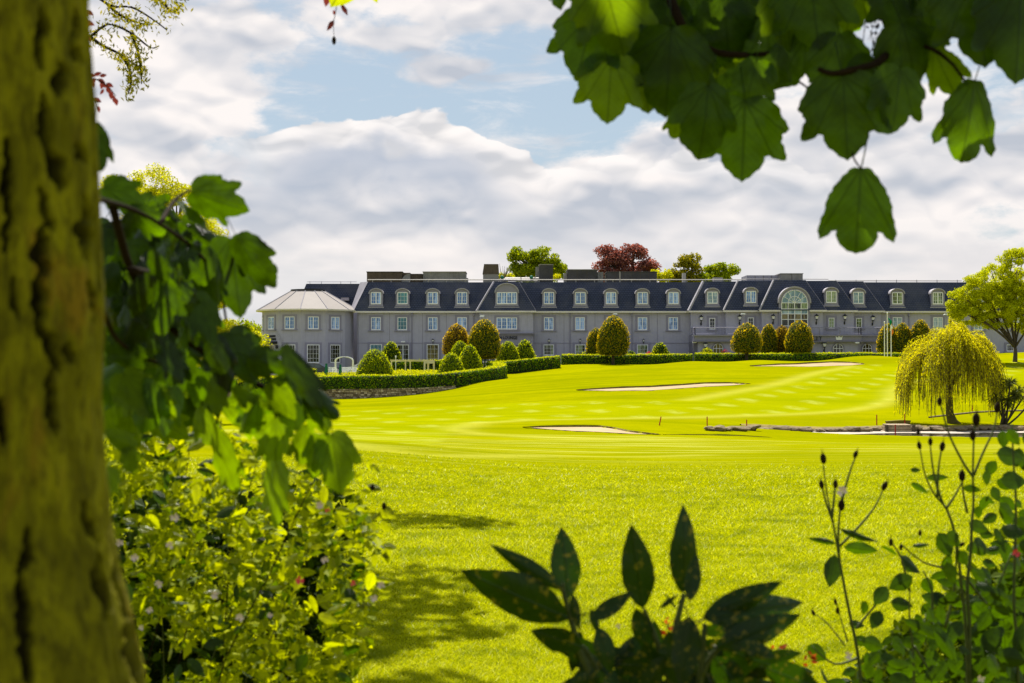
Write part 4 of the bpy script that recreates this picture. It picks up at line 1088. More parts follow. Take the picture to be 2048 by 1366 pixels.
topiary(1175, 703, 722, 38, 155.5, 'cone', 'olivegreen', 'round_shrub', 'low golden shrub left of the egg shaped tree with thick trunk', 'shrub')
G3 = 'egg shaped clipped trees on short trunks'
TN = 'clipped_egg_tree'
for a in ((912, 648, 712, 53, 146, 'hollyred', [(0, .10)], 'bronze tinted clipped egg tree at the end of the left wing'),
          (967, 638, 716, 64, 144, 'holly', [(-.22, .08), (.18, .08)], 'tall clipped egg tree on two stems, left of the lounge lettering'),
          (1226, 631, 709, 63, 150, 'holly', [(0, .17)], 'pointed clipped egg tree with one thick trunk in front of the low hedge'),
          (1191, 656, 708, 36, 155.5, 'holly', [(0, .10)], 'slim golden clipped tree tucked behind the pointed egg tree'),
          (1493, 646, 704, 58, 150, 'holly', [(-.15, .07), (.12, .10)], 'broad clipped egg tree with forked stem at the left of the entrance'),
          (1537, 648, 706, 36, 155, 'holly', [(0, .09)], 'narrow clipped egg tree directly right of the broad forked one'),
          (1563, 651, 705, 38, 155.8, 'hollyred', [(0, .09)], 'golden clipped egg tree tucked behind the one below the great arch'),
          (1597, 641, 706, 55, 153, 'holly', [(0, .12)], 'dense clipped egg tree in front of the great arched window'),
          (1776, 647, 712, 43, 154, 'holly', [(0, .10)], 'clipped egg tree behind the three flagpoles'),
          (1804, 646, 712, 42, 153.4, 'holly', [(0, .10)], 'clipped egg tree right of the flagpoles, middle of three'),
          (1840, 639, 712, 46, 152.8, 'holly', [(0, .10)], 'clipped egg tree nearest the weeping willow')):
    topiary(a[0], a[1], a[2], a[3], a[4], 'dome', a[5], TN, a[7], 'tree', G3, trunk=a[6], skew=.06)
def loose_shrub(px, top, base, w, Y, mat, label, name='red_maple_shrub'):
    k0 = Y / F; x, zt, zb = X(px, Y), Z(top, Y), Z(base, Y); g = gz(x, Y) if Y < 157 else 1.2
    root = empty(name, (x, Y, g), label, 'shrub'); n = 1500; a = RNG.normal(size=(n, 3)); a = unit(a); a[:, 2] = abs(a[:, 2])
    rr_ = (.55 + .5 * RNG.random(n)) * (1 + .3 * (fbm(a[:, 0] * 3 + 9, a[:, 1] * 3 + 9, 1, 3, 6) - .5))
    Pp = a * rr_[:, None] * np.array([w * k0 / 2, w * k0 / 2, zt - g])
    V_, F_ = leaf_quads(Pp, a + RNG.normal(0, .5, a.shape), .13, .6); link('crown', np_mesh('crown', V_, F_), M[mat], root)
    mb = MB()
    for i in range(5):
        d = RNG.normal(size=2) * .25; mb.tube([(0, 0, -.1), (d[0] * w * k0, d[1] * w * k0, (zt - g) * .8)], [.04, .015], 5)
    mb.build('stem', M['bark'], root)
loose_shrub(1297, 704.5, 722, 26, 156, 'redleaf', 'low red leaved shrub left of the dark mound')
loose_shrub(1450, 699.5, 722, 30, 156, 'redleaf', 'taller crimson maple beside the round lime shrub')

# ------------------------------------------------------------------ stone retaining wall: coursed rubble, each stone its own block
WP = [gp(380,785,133.2), gp(560,781,131.3), gp(620,779.5,130.5), gp(680,778,130.1), gp(780,777,129.0), gp(850,775,128.8), gp(905,771.5,129.2), gp(950,766,131.0), gp(990,760,133.5)]
WPa = np.array(WP); 
wl = np.r_[0, np.cumsum(np.linalg.norm(np.diff(WPa[:, :2], axis=0), axis=1))]
def wall_at(s): return np.array([np.interp(s, wl, WPa[:, k]) for k in range(3)])
wroot = empty('stone_retaining_wall', tuple(wall_at(wl[-1] / 2)), 'low brown rubble stone retaining wall under the long curved hedge', 'wall')
wo_ = np.array(wroot.location)
mb = MB(); ns = 60
sv = [wall_at(wl[-1] * i / ns) for i in range(ns + 1)]
for a, b_ in zip(sv[:-1], sv[1:]):
    ga, gb = gz(a[0], a[1] - .4) - .3, gz(b_[0], b_[1] - .4) - .3
    a = a - wo_; b_ = b_ - wo_; ga -= wo_[2]; gb -= wo_[2]
    mb.add([(a[0], a[1] + .06, ga), (b_[0], b_[1] + .06, gb), (b_[0], b_[1] + .06, b_[2]), (a[0], a[1] + .06, a[2]), (a[0], a[1] + .5, a[2]), (b_[0], b_[1] + .5, b_[2])], [(0, 1, 2, 3), (3, 2, 5, 4)])
mb.build('mortar_bed', M['mortar'], wroot)
stones = MB(); row = 0; zz = 0.0
while zz < 1.35:
    hh_ = random.uniform(.12, .19); s = random.uniform(0, .2)
    while s < wl[-1]:
        w_ = random.uniform(.16, .46); c0 = wall_at(s + w_ / 2); c1 = wall_at(min(s + w_ / 2 + .1, wl[-1])); c2 = wall_at(s + w_ / 2 - .1)
        g = gz(c0[0], c0[1] - .4) - .12; ztop = c0[2] - zz - .01
        if ztop - hh_ * .5 > g:
            d = c1 - c2; d[2] = 0; d /= np.linalg.norm(d); nrm = np.array([d[1], -d[0], 0])
            a_, h2 = w_ / 2 - .012, hh_ / 2 - .010; ou = random.uniform(.03, .09); vs = []
            for (u, v, o_) in ((-a_, -h2, 0), (a_, -h2, 0), (a_, h2, 0), (-a_, h2, 0), (-a_ * .8, -h2 * .75, ou), (a_ * .82, -h2 * .8, ou), (a_ * .78, h2 * .8, ou), (-a_ * .8, h2 * .7, ou)):
                j = random.uniform(-.012, .012); vs.append(tuple(c0 + d * (u + j) + nrm * (o_ - .055 + (.0)) + np.array([0, 0, -zz - hh_ / 2 + v + j]) - wo_))
            stones.add(vs, [(4, 5, 6, 7), (0, 1, 5, 4), (1, 2, 6, 5), (2, 3, 7, 6), (3, 0, 4, 7)])
        s += w_
    zz += hh_
def mat_islandstone():
    m, t, out, x = new_mat('rubble_stone'); g = t.nodes.new('ShaderNodeNewGeometry').outputs['Random Per Island']
    tcn = t.nodes.new('ShaderNodeTexCoord').outputs['Object']; n = x.noise(tcn, 4, 5, .6)
    r_ = t.nodes.new('ShaderNodeValToRGB'); t.links.new(g, r_.inputs[0]); e = r_.color_ramp.elements
    e[0].color = (.14, .10, .05, 1); e[1].color = (.75, .62, .42, 1); q = e.new(.4); q.color = (.36, .27, .15, 1); q = e.new(.7); q.color = (.52, .42, .26, 1)
    p = principled(t, Base_Color=x.mix(x.m('MULTIPLY', x.ss(n, .4, .7), .4), r_.outputs[0], (.10, .08, .04)), Roughness=.95)
    t.links.new(p.outputs[0], out.inputs[0]); return m
M['rubble'] = mat_islandstone()
tag(stones.build('stone', M['rubble'], wroot), kind='stuff')

# ------------------------------------------------------------------ rocks along the pond
def rock_mesh(seed):
    r_ = random.Random(seed); bm = bmesh.new(); bmesh.ops.create_icosphere(bm, subdivisions=2, radius=1)
    for v in bm.verts:
        n = mnoise.noise(v.co * 1.3 + Vector((seed * 7.1, 0, 0))); v.co *= 1 + .35 * n; v.co.z *= .8
        v.co = Vector((round(v.co.x * 3.5) / 3.5 * .5 + v.co.x * .5, v.co.y, v.co.z))
    me = bpy.data.meshes.new('rock'); bm.to_mesh(me); bm.free(); me.materials.append(M['rock']); return me
RM = [rock_mesh(i) for i in range(5)]
_rl = [(1366, 1.1), (1384, 1.6), (1402, 1.0), (1424, 2.4), (1455, 1.9), (1478, 1.6), (1497, 1.5), (1524, 2.0), (1553, 2.5), (1582, 2.2), (1603, 1.8), (1628, 1.2), (1650, 1.9), (1671, 1.4), (1689, 2.0), (1716, 2.4), (1745, 1.6), (1778, 0), (1824, 2.2), (1846, 1.2), (1868, 2.0), (1890, 1.3), (1914, 1.6), (1937, 1.8), (1962, 1.2), (1985, 2.1), (2008, 1.8), (2034, 1.5)]
_words = ['flat pale', 'long low', 'small rounded', 'broad brown', 'humped grey', 'split edged', 'narrow tilted', 'blocky dark']
_where = {0: 'leftmost of the pond bank row', 3: 'near the second red stake', 5: 'beside the third red stake', 8: 'a little right of the third red stake', 16: 'just left of the timber platform', 18: 'just right of the timber platform', 21: 'at the foot of the willow', 25: 'below the cabbage palm', 27: 'rightmost on the pond bank'}
nr = 0
for i, (px, w) in enumerate(_rl):
    if w == 0: continue
    x = X(px, 70); y = float(pond_far(np.array([x]))[0]) - random.uniform(.22, .42) if x > 11 else hit(px, 858).y
    hz = random.uniform(.14, .22) * (1 if w > 1.4 else .75); z = POND_Z + .06 if x > 11 else gz(x, y) + .02
    wd = w * .215
    o = link('rock', RM[i % 5], None); o.location = (x, y, z + hz * .5); o.scale = (wd, random.uniform(.25, .4), hz); o.rotation_euler = (0, random.uniform(-.12, .12), random.uniform(-.25, .25))
    place = _where.get(i, 'number %s' % '' )
    if i not in _where:
        prev = max(k for k in _where if k < i); place = ['next', 'second', 'third', 'fourth', 'fifth', 'sixth', 'seventh', 'eighth'][i - prev - 1 if not (prev < 17 < i) else i - prev - 2] + ' right of the one ' + _where[prev].replace('of the pond bank row', 'of all')
    tag(o, '%s rock, %s' % (_words[i % 8], place), 'rock', 'rocks edging the far side of the pond'); nr += 1
# pale gravel shore below the rocks
xx = np.linspace(X(1475, 68), 60, 120); k_ = 6; v = []
wsh = 1.7 * sstep(xx, X(1475, 68), X(1560, 68)) * (1 - .45 * sstep(xx, 24, 34)) * (.85 + .3 * fbm(xx, xx * 0, .8, 3, 19))
for j in range(k_ + 1): v.append(np.stack([xx, pond_far(xx) + .1 - (wsh + .2) * j / k_, xx * 0 + POND_Z + .055 * (1 - j / k_) + .006], 1))
n = len(xx); ii = np.arange((k_ + 1) * n).reshape(k_ + 1, n); q = np.stack([ii[:-1, :-1], ii[1:, :-1], ii[1:, 1:], ii[:-1, 1:]], 2).reshape(-1, 4)
M['gravel'] = mat_plain('pale_gravel', (.42, .36, .29), .95, .2, 3, .3)
tag(link('gravel_shore', np_mesh('gravel_shore', np.concatenate(v), q, True), M['gravel']), kind='structure')
# earth bank behind the rocks
xx = np.linspace(X(1480, 70), 60, 140); yy = pond_far(xx); 
A = np.stack([xx, yy - .12, xx * 0 + POND_Z - .25], 1); B = np.stack([xx, yy - .02 + .1 * fbm(xx, xx * 0, 2, 3, 8), xx * 0 + POND_Z + .10], 1)
C = np.stack([xx, yy + .55, base_h(xx, yy + .55) + .05 + .05 * fbm(xx, xx * 0, 3, 2, 9)], 1); D = np.stack([xx, yy + 1.5, base_h(xx, yy + 1.5) - .06], 1)
V = np.concatenate([A, B, C, D]); n = len(xx); ii = np.arange(4 * n).reshape(4, n); q = np.stack([ii[:-1, :-1], ii[:-1, 1:], ii[1:, 1:], ii[1:, :-1]], 2).reshape(-1, 4)
me = np_mesh('pond_bank', V, q, True); me.materials.append(M['soil']); me.materials.append(M['lawn']); mi = np.zeros(len(q), np.int32); mi[2 * (n - 1):] = 1; me.polygons.foreach_set('material_index', mi)
tag(link('pond_bank', me, None), kind='structure')
# timber platform with a shingle hollow behind
pr_ = empty('timber_platform', (X(1797, 69.3), 69.3, POND_Z), 'pale timber platform of planks between rocks at the pond edge', 'platform')
hw = 27 * 69.3 / F
for k in range(3):
    z_ = .04 + k * .115
    mb = MB(); mb.box(-hw + .05 * k, hw - .04 * k, -.22 + .03 * k, .9, z_, z_ + .095); mb.build('plank', M['plank'], pr_)
for sx in (-1, 1): mb = MB(); mb.box(sx * hw - .07, sx * hw + .07, -.32, -.18, -.4, .36); mb.build('post', M['bark'], pr_)
mb = MB(); xa = X(1797, 72.5); y_ = 72.6; z_ = gz(xa, y_)
hol = [( -.55*1.1, 0), (-.35, -.0), (.55, .0), (.60, .16), (.1, .18), (-.5, .13)]
mb.xz([(xa + u * 1.0, z_ + .02 + v) for u, v in [(-.56, 0), (.58, 0), (.66, .17), (.1, .19), (-.62, .14)]], y_, y_ + .25)
tag(mb.build('log_edging', M['soil']), 'dark earth and log edging in the grass above the timber platform', 'log')
# red stakes
for i, (px, t_, b_, Y, lab) in enumerate(((1317, 835, 851, 62, 'leaning red stake on the mound, leftmost of the water markers'), (1414, 835, 852, 66, 'red stake above the left end of the rocks'), (1493, 841, 855, 68, 'red stake among the first dark rocks'),
                        (1753, 831, 847, 72, 'red stake left of the log edging'), (1809, 829, 847, 72, 'red stake right of the log edging'), (1790, 851, 870, 66, 'short bright red stake standing in the pond'),
                        (1944, 812, 825, 84, 'thin red stake between the willow and the cabbage palm'))):
    x, z0_, z1_ = X(px, Y), Z(b_, Y), Z(t_, Y); g = gz(x, Y) if i != 5 else POND_Z - .4
    ln_ = .10 if i == 0 else 0.0
    r0 = empty('hazard_stake', (x, Y, min(g, z0_)), lab, 'stake', 'red hazard stakes round the pond')
    h = z1_ - min(g, z0_); mb = MB(); mb.frustum([(-.024, -.024), (.024, -.024), (.024, .024), (-.024, .024)], [(-.022 + ln_, -.02), (.022 + ln_, -.02), (.022 + ln_, .02), (-.022 + ln_, .02)], -.15, h); mb.build('shaft', M['red'], r0)
    mb = MB(); mb.frustum([(-.025 + ln_, -.025), (.025 + ln_, -.025), (.025 + ln_, .025), (-.025 + ln_, .025)], [(-.01 + ln_, -.01), (.01 + ln_, -.01), (.01 + ln_, .01), (-.01 + ln_, .01)], h, h + .05); mb.build('tip', M['red'], r0)
# ground log line / branch on the grass at right
mb = MB(); pts = [hit(p, q_) + Vector((0, 0, .04)) for p, q_ in ((1858, 836), (1880, 833.5), (1915, 830), (1950, 826), (2000, 824), (2060, 822))]
mb.tube(pts, .05, 6); tag(mb.build('low_kerb', M['rock']), 'thin stone edging crossing the grass behind the willow', 'edging')

# ------------------------------------------------------------------ garden furniture, flagpoles, lamps, cars
def frame_arch(px0, px1, top, bot, Y):
    x0, x1 = X(px0, Y), X(px1, Y); zt, zb = Z(top, Y), Z(bot, Y); r0 = empty('garden_arch', ((x0 + x1) / 2, Y, zb), 'white metal garden arch in front of the silver car', 'arch')
    w = (x1 - x0) / 2; h = zt - zb
    for y_ in (-.35, .35):
        for s_ in (-1, 1): mb = MB(); mb.tube([(s_ * w, y_, -.3), (s_ * w, y_, h * .8)], .06, 6); mb.build('post', M['white'], r0)
        mb = MB(); mb.tube([(w * math.cos(a), y_, h * .8 + h * .2 * math.sin(a)) for a in np.linspace(0, math.pi, 13)], .06, 6); mb.build('hoop', M['white'], r0)
    mb = MB()
    for a in np.linspace(.1, math.pi - .1, 9): mb.tube([(w * math.cos(a), -.35, h * .8 + h * .2 * math.sin(a)), (w * math.cos(a), .35, h * .8 + h * .2 * math.sin(a))], .03, 4)
    mb.build('cross_bar', M['white'], r0)['kind'] = 'stuff'
frame_arch(671, 706, 713.5, 752, 147)
Yg = 143; r0 = empty('pergola', (X(830, Yg), Yg, Z(748, Yg)), 'low cream timber pergola between the largest cone and the rounded cone', 'pergola')
ox_, oz_ = X(830, Yg), Z(748, Yg); Lx = lambda p: X(p, Yg) - ox_; Lz = lambda p: Z(p, Yg) - oz_
for px in (783, 811, 820.5): mb = MB(); mb.box(Lx(px) - .06, Lx(px) + .06, -.06, .06, -.4, Lz(721)); mb.build('post', M['cream'], r0)
for px in (850, 856.5, 868): mb = MB(); mb.box(Lx(px) - .09, Lx(px) + .09, -.7 + (px > 855) * .5, -.55 + (px > 855) * .5, -.4, Lz(721)); mb.build('post', M['cream'], r0)
for y_, t_ in ((-.5, 720.2), (.2, 721.4)): mb = MB(); mb.box(Lx(781), Lx(870), y_, y_ + .10, Lz(t_ + 1.6), Lz(t_)); mb.build('beam', M['cream'], r0)
mb = MB()
for k in np.linspace(782, 869, 22): mb.box(Lx(k) - .035, Lx(k) + .035, -.65, .45, Lz(720.1), Lz(719.2))
mb.build('rafter', M['cream'], r0)['kind'] = 'stuff'
mb = MB(); mb.box(Lx(850), Lx(869), -.6, -.52, Lz(727), Lz(722)); mb.build('end_panel', M['cream'], r0)
Yq = 142; x = X(791.5, Yq); r0 = empty('bird_feeder_pole', (x, Yq, gz(x, Yq)), 'thin white pole with small top in front of the cream pergola', 'pole')
mb = MB(); mb.tube([(0, 0, -.2), (0, 0, Z(712, Yq) - gz(x, Yq))], .035, 5); mb.build('shaft', M['white'], r0)
mb = MB(); mb.box(-.07, .07, -.07, .07, Z(715, Yq) - gz(x, Yq), Z(711, Yq) - gz(x, Yq)); mb.build('finial', M['white'], r0)
def chair_white(px, Y, rz, label):
    x = X(px, Y); g = Z(753, Y); r0 = empty('garden_chair', (x, Y, g), label, 'chair', 'white chairs in the hotel garden', rz)
    mb = MB(); mb.box(-.25, .25, -.24, .24, .43, .47); mb.build('seat', M['white'], r0)
    mb = MB()
    mb.box(-.25, .25, .22, .26, .86, .93)
    for k in np.linspace(-.22, .22, 6): mb.box(k - .02, k + .02, .225, .255, .47, .86)
    mb.build('backrest', M['white'], r0)
    for sx in (-.22, .22):
        for sy in (-.2, .2): mb = MB(); mb.tube([(sx, sy, .43), (sx * 1.1, sy * 1.15, 0)], .02, 5); mb.build('leg', M['white'], r0)
        mb = MB(); mb.box(sx - .025, sx + .025, -.22, .24, .64, .67); mb.build('armrest', M['white'], r0)
for px, Y, rz, lb in ((662, 140, .2, 'white garden chair furthest to the left, by the green post'), (671, 141, 2.8, 'white garden chair under the left leg of the arch'), (681, 140.5, -.5, 'white garden chair left of the second green post'),
                      (690, 140.4, .4, 'white garden chair right of the second green post'), (699, 141, 2.9, 'white garden chair under the right leg of the arch'), (708, 140.3, -.3, 'white garden chair closest to the largest cone')): chair_white(px, Y, rz, lb)
for px, lb in ((666, 'round white garden table under the arch, left of two'), (703, 'round white garden table beside the largest cone')):
    Y = 141.8; r0 = empty('garden_table', (X(px, Y), Y, Z(753, Y)), lb, 'table', 'white tables in the hotel garden')
    mb = MB(); mb.frustum([(.5 * math.cos(a), .5 * math.sin(a)) for a in np.linspace(0, 2 * math.pi, 16, endpoint=False)], [(.5 * math.cos(a), .5 * math.sin(a)) for a in np.linspace(0, 2 * math.pi, 16, endpoint=False)], .71, .75); mb.build('tabletop', M['white'], r0)
    mb = MB(); mb.tube([(0, 0, 0), (0, 0, .71)], .04, 6); mb.tube([(-.25, 0, .02), (.25, 0, .02)], .025, 4); mb.tube([(0, -.25, .02), (0, .25, .02)], .025, 4); mb.build('pedestal', M['white'], r0)
for px, tp, lb in ((653, 729, 'green topped post at the left of the white garden chairs'), (681, 731, 'green topped post in the middle of the white garden chairs')):
    Y = 139.2; x = X(px, Y); g = gz(x, Y); r0 = empty('garden_post', (x, Y, g), lb, 'post', 'green and white posts in the garden'); t_ = Z(tp, Y) - g
    mb = MB(); mb.box(-.07, .07, -.07, .07, -.2, t_); mb.build('shaft', M['white'], r0)
    mb = MB(); mb.frustum([(-.20, -.16), (.16, -.16), (.16, .16), (-.20, .16)], [(-.10, -.08), (.08, -.08), (.08, .08), (-.10, .08)], t_ - 1.0, t_ + .1); mb.build('folded_canopy', M['greenmetal'], r0)
def flower_bed(px0, px1, top, bot, Y, d, mat, label):
    x0, x1 = X(px0, Y), X(px1, Y); n = int((x1 - x0) * d * 170); a = np.stack([x0 + (x1 - x0) * RNG.random(n), Y + d * RNG.random(n), np.zeros(n)], 1)
    zb, zt = Z(bot, Y), Z(top, Y); hh_ = (zt - zb) * (.35 + .9 * fbm(a[:, 0], a[:, 1], 1.7, 3, 12)); a[:, 2] = zb - .3 + (hh_ + .3) * RNG.random(n) ** .5
    V_, F_ = leaf_quads(a, RNG.normal(size=(n, 3)) + np.array([0, 0, .8]), .15, .5); o = link('flower_bed', np_mesh('flower_bed', V_, F_), M[mat]); tag(o, label, 'flower bed', kind='stuff')
flower_bed(782, 885, 739, 750, 138.5, 3, 'lime', 'lime green bedding plants between the cone and the pergola')
flower_bed(620, 715, 744, 753, 138.6, 2.5, 'lime', 'yellow green planting round the white garden chairs')
flower_bed(955, 1000, 722, 733, 143.2, 1.5, 'yew', 'low green planting behind the front hedge corner')
for px, tp, lab, flag in ((1769, 645, 'short white flagpole, leftmost of the three by the egg trees', None), (1774.8, 627, 'tallest white flagpole carrying the green white and orange flag', 'tri'), (1782.3, 652, 'white flagpole nearest the middle egg tree', 'drop')):
    Y = 149; x = X(px, Y); g = gz(x, Y) - .05; h = Z(tp, Y) - g
    r0 = empty('flagpole', (x, Y, g), lab, 'flagpole', 'white flagpoles before the entrance')
    mb = MB(); mb.tube([(0, 0, 0), (0, 0, h)], [.06, .045], 8); mb.build('pole', M['white'], r0); mb = MB(); mb.ball((0, 0, h + .04), .08, 8, 6); mb.build('finial', M['white'], r0)
    if flag == 'tri':
        fr_ = None
        for k, (mt, z0_, z1_) in enumerate((('green_flag', 636, 651), ('white', 651, 662), ('orange_flag', 658, 672))):
            v = []; nn_ = 7
            xa = [.06, .20, .34][k]; wd = [.26, .22, .26][k]
            for j in range(nn_):
                f_ = j / (nn_ - 1); zz_ = Z(z0_, Y) + (Z(z1_, Y) - Z(z0_, Y)) * f_ - g
                sh = .10 * math.sin(f_ * 3 + k); v += [(xa + sh + f_ * .12, .02 * math.sin(f_ * 9), zz_), (xa + wd * (.5 + .5 * math.sin(f_ * math.pi)) + sh + f_ * .12, .10 * math.cos(f_ * 7), zz_)]
            mb = MB(); mb.add(v, [(2 * j, 2 * j + 1, 2 * j + 3, 2 * j + 2) for j in range(nn_ - 1)])
            o = mb.build('flag' if k == 0 else 'flag_stripe', M[mt], r0 if k == 0 else fr_); fr_ = o if k == 0 else fr_
for px, tp, Y, lb in ((1487, 627, 155.5, 'slim street lamp rising behind the broad forked egg tree'), (1231, 627, 156, 'slim street lamp rising behind the pointed egg tree'), (964, 632, 156, 'slim street lamp above the two stemmed egg tree'), (1893, 628, 156, 'slim street lamp above the weeping willow')):
    x = X(px, Y); h = Z(tp, Y) - 1.2; r0 = empty('street_lamp', (x, Y, 1.1), lb, 'street lamp', 'street lamps along the drive')
    mb = MB(); mb.tube([(0, 0, 0), (0, 0, h)], [.07, .045], 6); mb.build('post', M['olivepost'] if 'olivepost' in M else M['trim'], r0)
    mb = MB(); mb.frustum([(-.30, -.12), (.22, -.12), (.22, .12), (-.30, .12)], [(-.18, -.07), (.16, -.07), (.16, .07), (-.18, .07)], h, h + .13); mb.build('lamp_head', M['white'], r0)
def car(px0, px1, roof, Y, paint, label, flip=1, rz=0.0):
    x0, x1 = X(px0, Y), X(px1, Y); L = x1 - x0; cx = (x0 + x1) / 2; H = 1.47; g = Z(roof, Y) - H
    r0 = empty('parked_car', (cx, Y, g), label, 'car', 'cars parked outside the hotel', rz); hl = 2.15; hw_ = .86
    def prof(s, y0, y1, name, mat, parent=None): m_ = MB().xz([(flip * u, w) if flip > 0 else (-u, w) for u, w in (s if flip > 0 else s[::-1])], y0, y1); return m_.build(name, M[mat], parent or r0)
    body = prof([(-hl, .30), (-hl + .1, .22), (hl - .1, .22), (hl, .32), (hl - .02, .72), (hl - .35, .84), (hl - 1.0, .93), (-hl + .35, .97), (-hl + .02, .85)], -hw_, hw_, 'body', paint)
    cab = prof([(-hl + .32, .965), (hl - 1.02, .925), (hl - 1.75, 1.40), (hl - 2.2, 1.47), (-hl + 1.0, 1.45), (-hl + .62, 1.32)], -hw_ + .12, hw_ - .12, 'cabin', paint)
    for y0, y1 in ((-hw_ + .105, -hw_ + .122), (hw_ - .122, hw_ - .105)):
        prof([(-hl + .62, 1.0), (-.15, .99), (-.15, 1.38), (-hl + 1.0, 1.38), (-hl + .8, 1.28)], y0, y1, 'side_window', 'carglass'); prof([(-.05, .99), (hl - 1.3, .97), (hl - 1.82, 1.34), (-.05, 1.38)], y0, y1, 'side_window', 'carglass')
    sg = 1 if flip > 0 else -1
    mb = MB(); mb.add([(sg * (hl - 1.0), -.66, .96), (sg * (hl - 1.0), .66, .96), (sg * (hl - 1.74), .60, 1.405), (sg * (hl - 1.74), -.60, 1.405)], [(0, 1, 2, 3)]); mb.build('windscreen', M['carglass'], r0)
    for sx in (-1.32, 1.32):
        for sy in (-1, 1):
            mb = MB(); y_ = sy * (hw_ - .10); ring_ = [(sx + .32 * math.cos(a), .32 + .32 * math.sin(a)) for a in np.linspace(0, 2 * math.pi, 16, endpoint=False)]; mb.xz(ring_, y_ - .11, y_ + .11); w_ = mb.build('wheel', M['rubber'], r0)
            mb = MB(); mb.xz([(sx + .19 * math.cos(a), .32 + .19 * math.sin(a)) for a in np.linspace(0, 2 * math.pi, 10, endpoint=False)], y_ - .12, y_ + .12); mb.build('rim', M['silver'], w_)
    for sy in (-.62, .62): mb = MB(); mb.box(sg * hl - .05, sg * hl + .02, sy - .18, sy + .18, .58, .72); mb.build('headlight', M['white'], r0)
    for sy in (-.62, .62): mb = MB(); mb.box(-sg * hl - .02, -sg * hl + .05, sy - .15, sy + .15, .62, .85); mb.build('tail_light', M['red'], r0)
    mb = MB(); mb.box(sg * (hl - 1.15) - .06, sg * (hl - 1.15) + .06, -hw_ - .14, -hw_ + .02, .95, 1.07); mb.build('wing_mirror', M[paint], r0)
car(690, 771, 722, 151.5, 'silver', 'silver car parked behind the white garden arch and largest cone', -1)
car(592, 673, 726.5, 151.5, 'darkcar', 'dark car parked left of the silver one', 1)
car(956, 1006, 713.5, 155, 'whitecar', 'white car glimpsed between the two stemmed egg tree and the cones', 1)
car(1452, 1530, 705.5, 156.5, 'silver', 'silver car hidden by the hedge behind the broad forked egg tree', 1)
car(1540, 1618, 705.5, 156.8, 'whitecar', 'white car seen under the narrow egg trees', -1)

# ------------------------------------------------------------------ trees
def blob_leaves(clumps, n, size, rng=RNG, fill=.45, aspect=.62):
    """leaves on the shells of overlapping clumps"""
    C = np.array([c[0] for c in clumps], float); Rr = np.array([c[1] if hasattr(c[1], '__len__') else (c[1],) * 3 for c in clumps], float)
    w = Rr.prod(1) ** (2 / 3); idx = rng.choice(len(C), n, p=w / w.sum())
    d = unit(rng.normal(size=(n, 3))); rr_ = fill + (1.08 - fill) * rng.random(n) ** .6
    lump = 1 + .5 * (fbm(d[:, 0] * 2.3 + idx * 3.1, d[:, 1] * 2.3 + d[:, 2] * 1.7 + idx, 1, 3, 21) - .5)
    Pp = C[idx] + d * (rr_ * lump)[:, None] * Rr[idx]
    N = d + rng.normal(0, .7, (n, 3)) + np.array([0, 0, .25])
    return leaf_quads(Pp, N, size * (.6 + .8 * rng.random(n)), aspect)
def sub_clumps(shapes, k, r, seed):
    g = np.random.default_rng(seed); out = []
    vol = np.array([np.prod(s[1]) ** .67 for s in shapes]); 
    for i in range(k):
        s = shapes[g.choice(len(shapes), p=vol / vol.sum())]; d = unit(g.normal(size=(1, 3)))[0] * (.35 + .65 * g.random() ** .4)
        c = np.array(s[0]) + d * np.array(s[1]); rr_ = r * (.65 + .7 * g.random()); out.append((c, (rr_, rr_, rr_ * .7)))
    return out
def limb_tube(mb, a, b, r0_, r1_, g, sag=.1, n=5):
    a = np.array(a); b = np.array(b); L = np.linalg.norm(b - a); m = (a + b) / 2 + g.normal(size=3) * L * .07; m[2] += L * sag
    pts = [tuple((1 - t) ** 2 * a + 2 * t * (1 - t) * m + t * t * b) for t in np.linspace(0, 1, n)]
    mb.tube(pts, [r0_ + (r1_ - r0_) * t for t in np.linspace(0, 1, n)], 5)
def tree(name, px, Y, zbase, shapes_px, k, r, n, size, mat, barkm, tr, label, group=None, seed=0, split=.35, fork=None, depth=.8, shellfill=.35):
    """shapes_px: crown lobes as (px, py, half width px, half height px)"""
    k0 = Y / F; g = np.random.default_rng(seed); x = X(px, Y); root = empty(name, (x, Y, zbase), label, 'tree', group)
    O = np.array([x, Y, zbase]); shapes = []
    for (a, b_, rx, ry, *dd) in shapes_px:
        shapes.append((np.array([X(a, Y), Y + (dd[0] if dd else 0), Z(b_, Y)]) - O, (rx * k0, rx * k0 * depth, ry * k0)))
    cl = sub_clumps(shapes, k, r, seed); V_, F_ = blob_leaves(cl, n, size, g, shellfill)
    link('crown', np_mesh('crown', V_, F_), M[mat], root)
    mb = MB(); cz_ = min(s[0][2] - s[1][2] * .6 for s in shapes); fk = (cz_ if fork is None else fork)
    fk = max(fk, .6)
    mb.tube([(0, 0, -.3), (0, 0, .1), (tr * .2, 0, fk * .5), (0, 0, fk)], [tr * 1.5, tr * 1.15, tr, tr * .85], 9)
    ends = [c[0] for c in cl]; order = g.permutation(len(ends))[:min(len(ends), 34)]
    mains = []
    for s in shapes:
        c = s[0] * np.array([1, 1, 1]); limb_tube(mb, (0, 0, fk), c, tr * .6, tr * .22, g, .05, 6); mains.append(((np.array([0, 0, fk]) + c) / 2, c))
    for i in order:
        e = ends[i]; j = int(np.argmin([np.linalg.norm(e - m_[1]) for m_ in mains])); st_ = mains[j][0] + (mains[j][1] - mains[j][0]) * g.random()
        limb_tube(mb, st_, e, tr * .22, tr * .05, g, .08, 4)
    mb.build('trunk', M[barkm], root, True)
    return root
GT = 'trees rising behind the hotel roof'
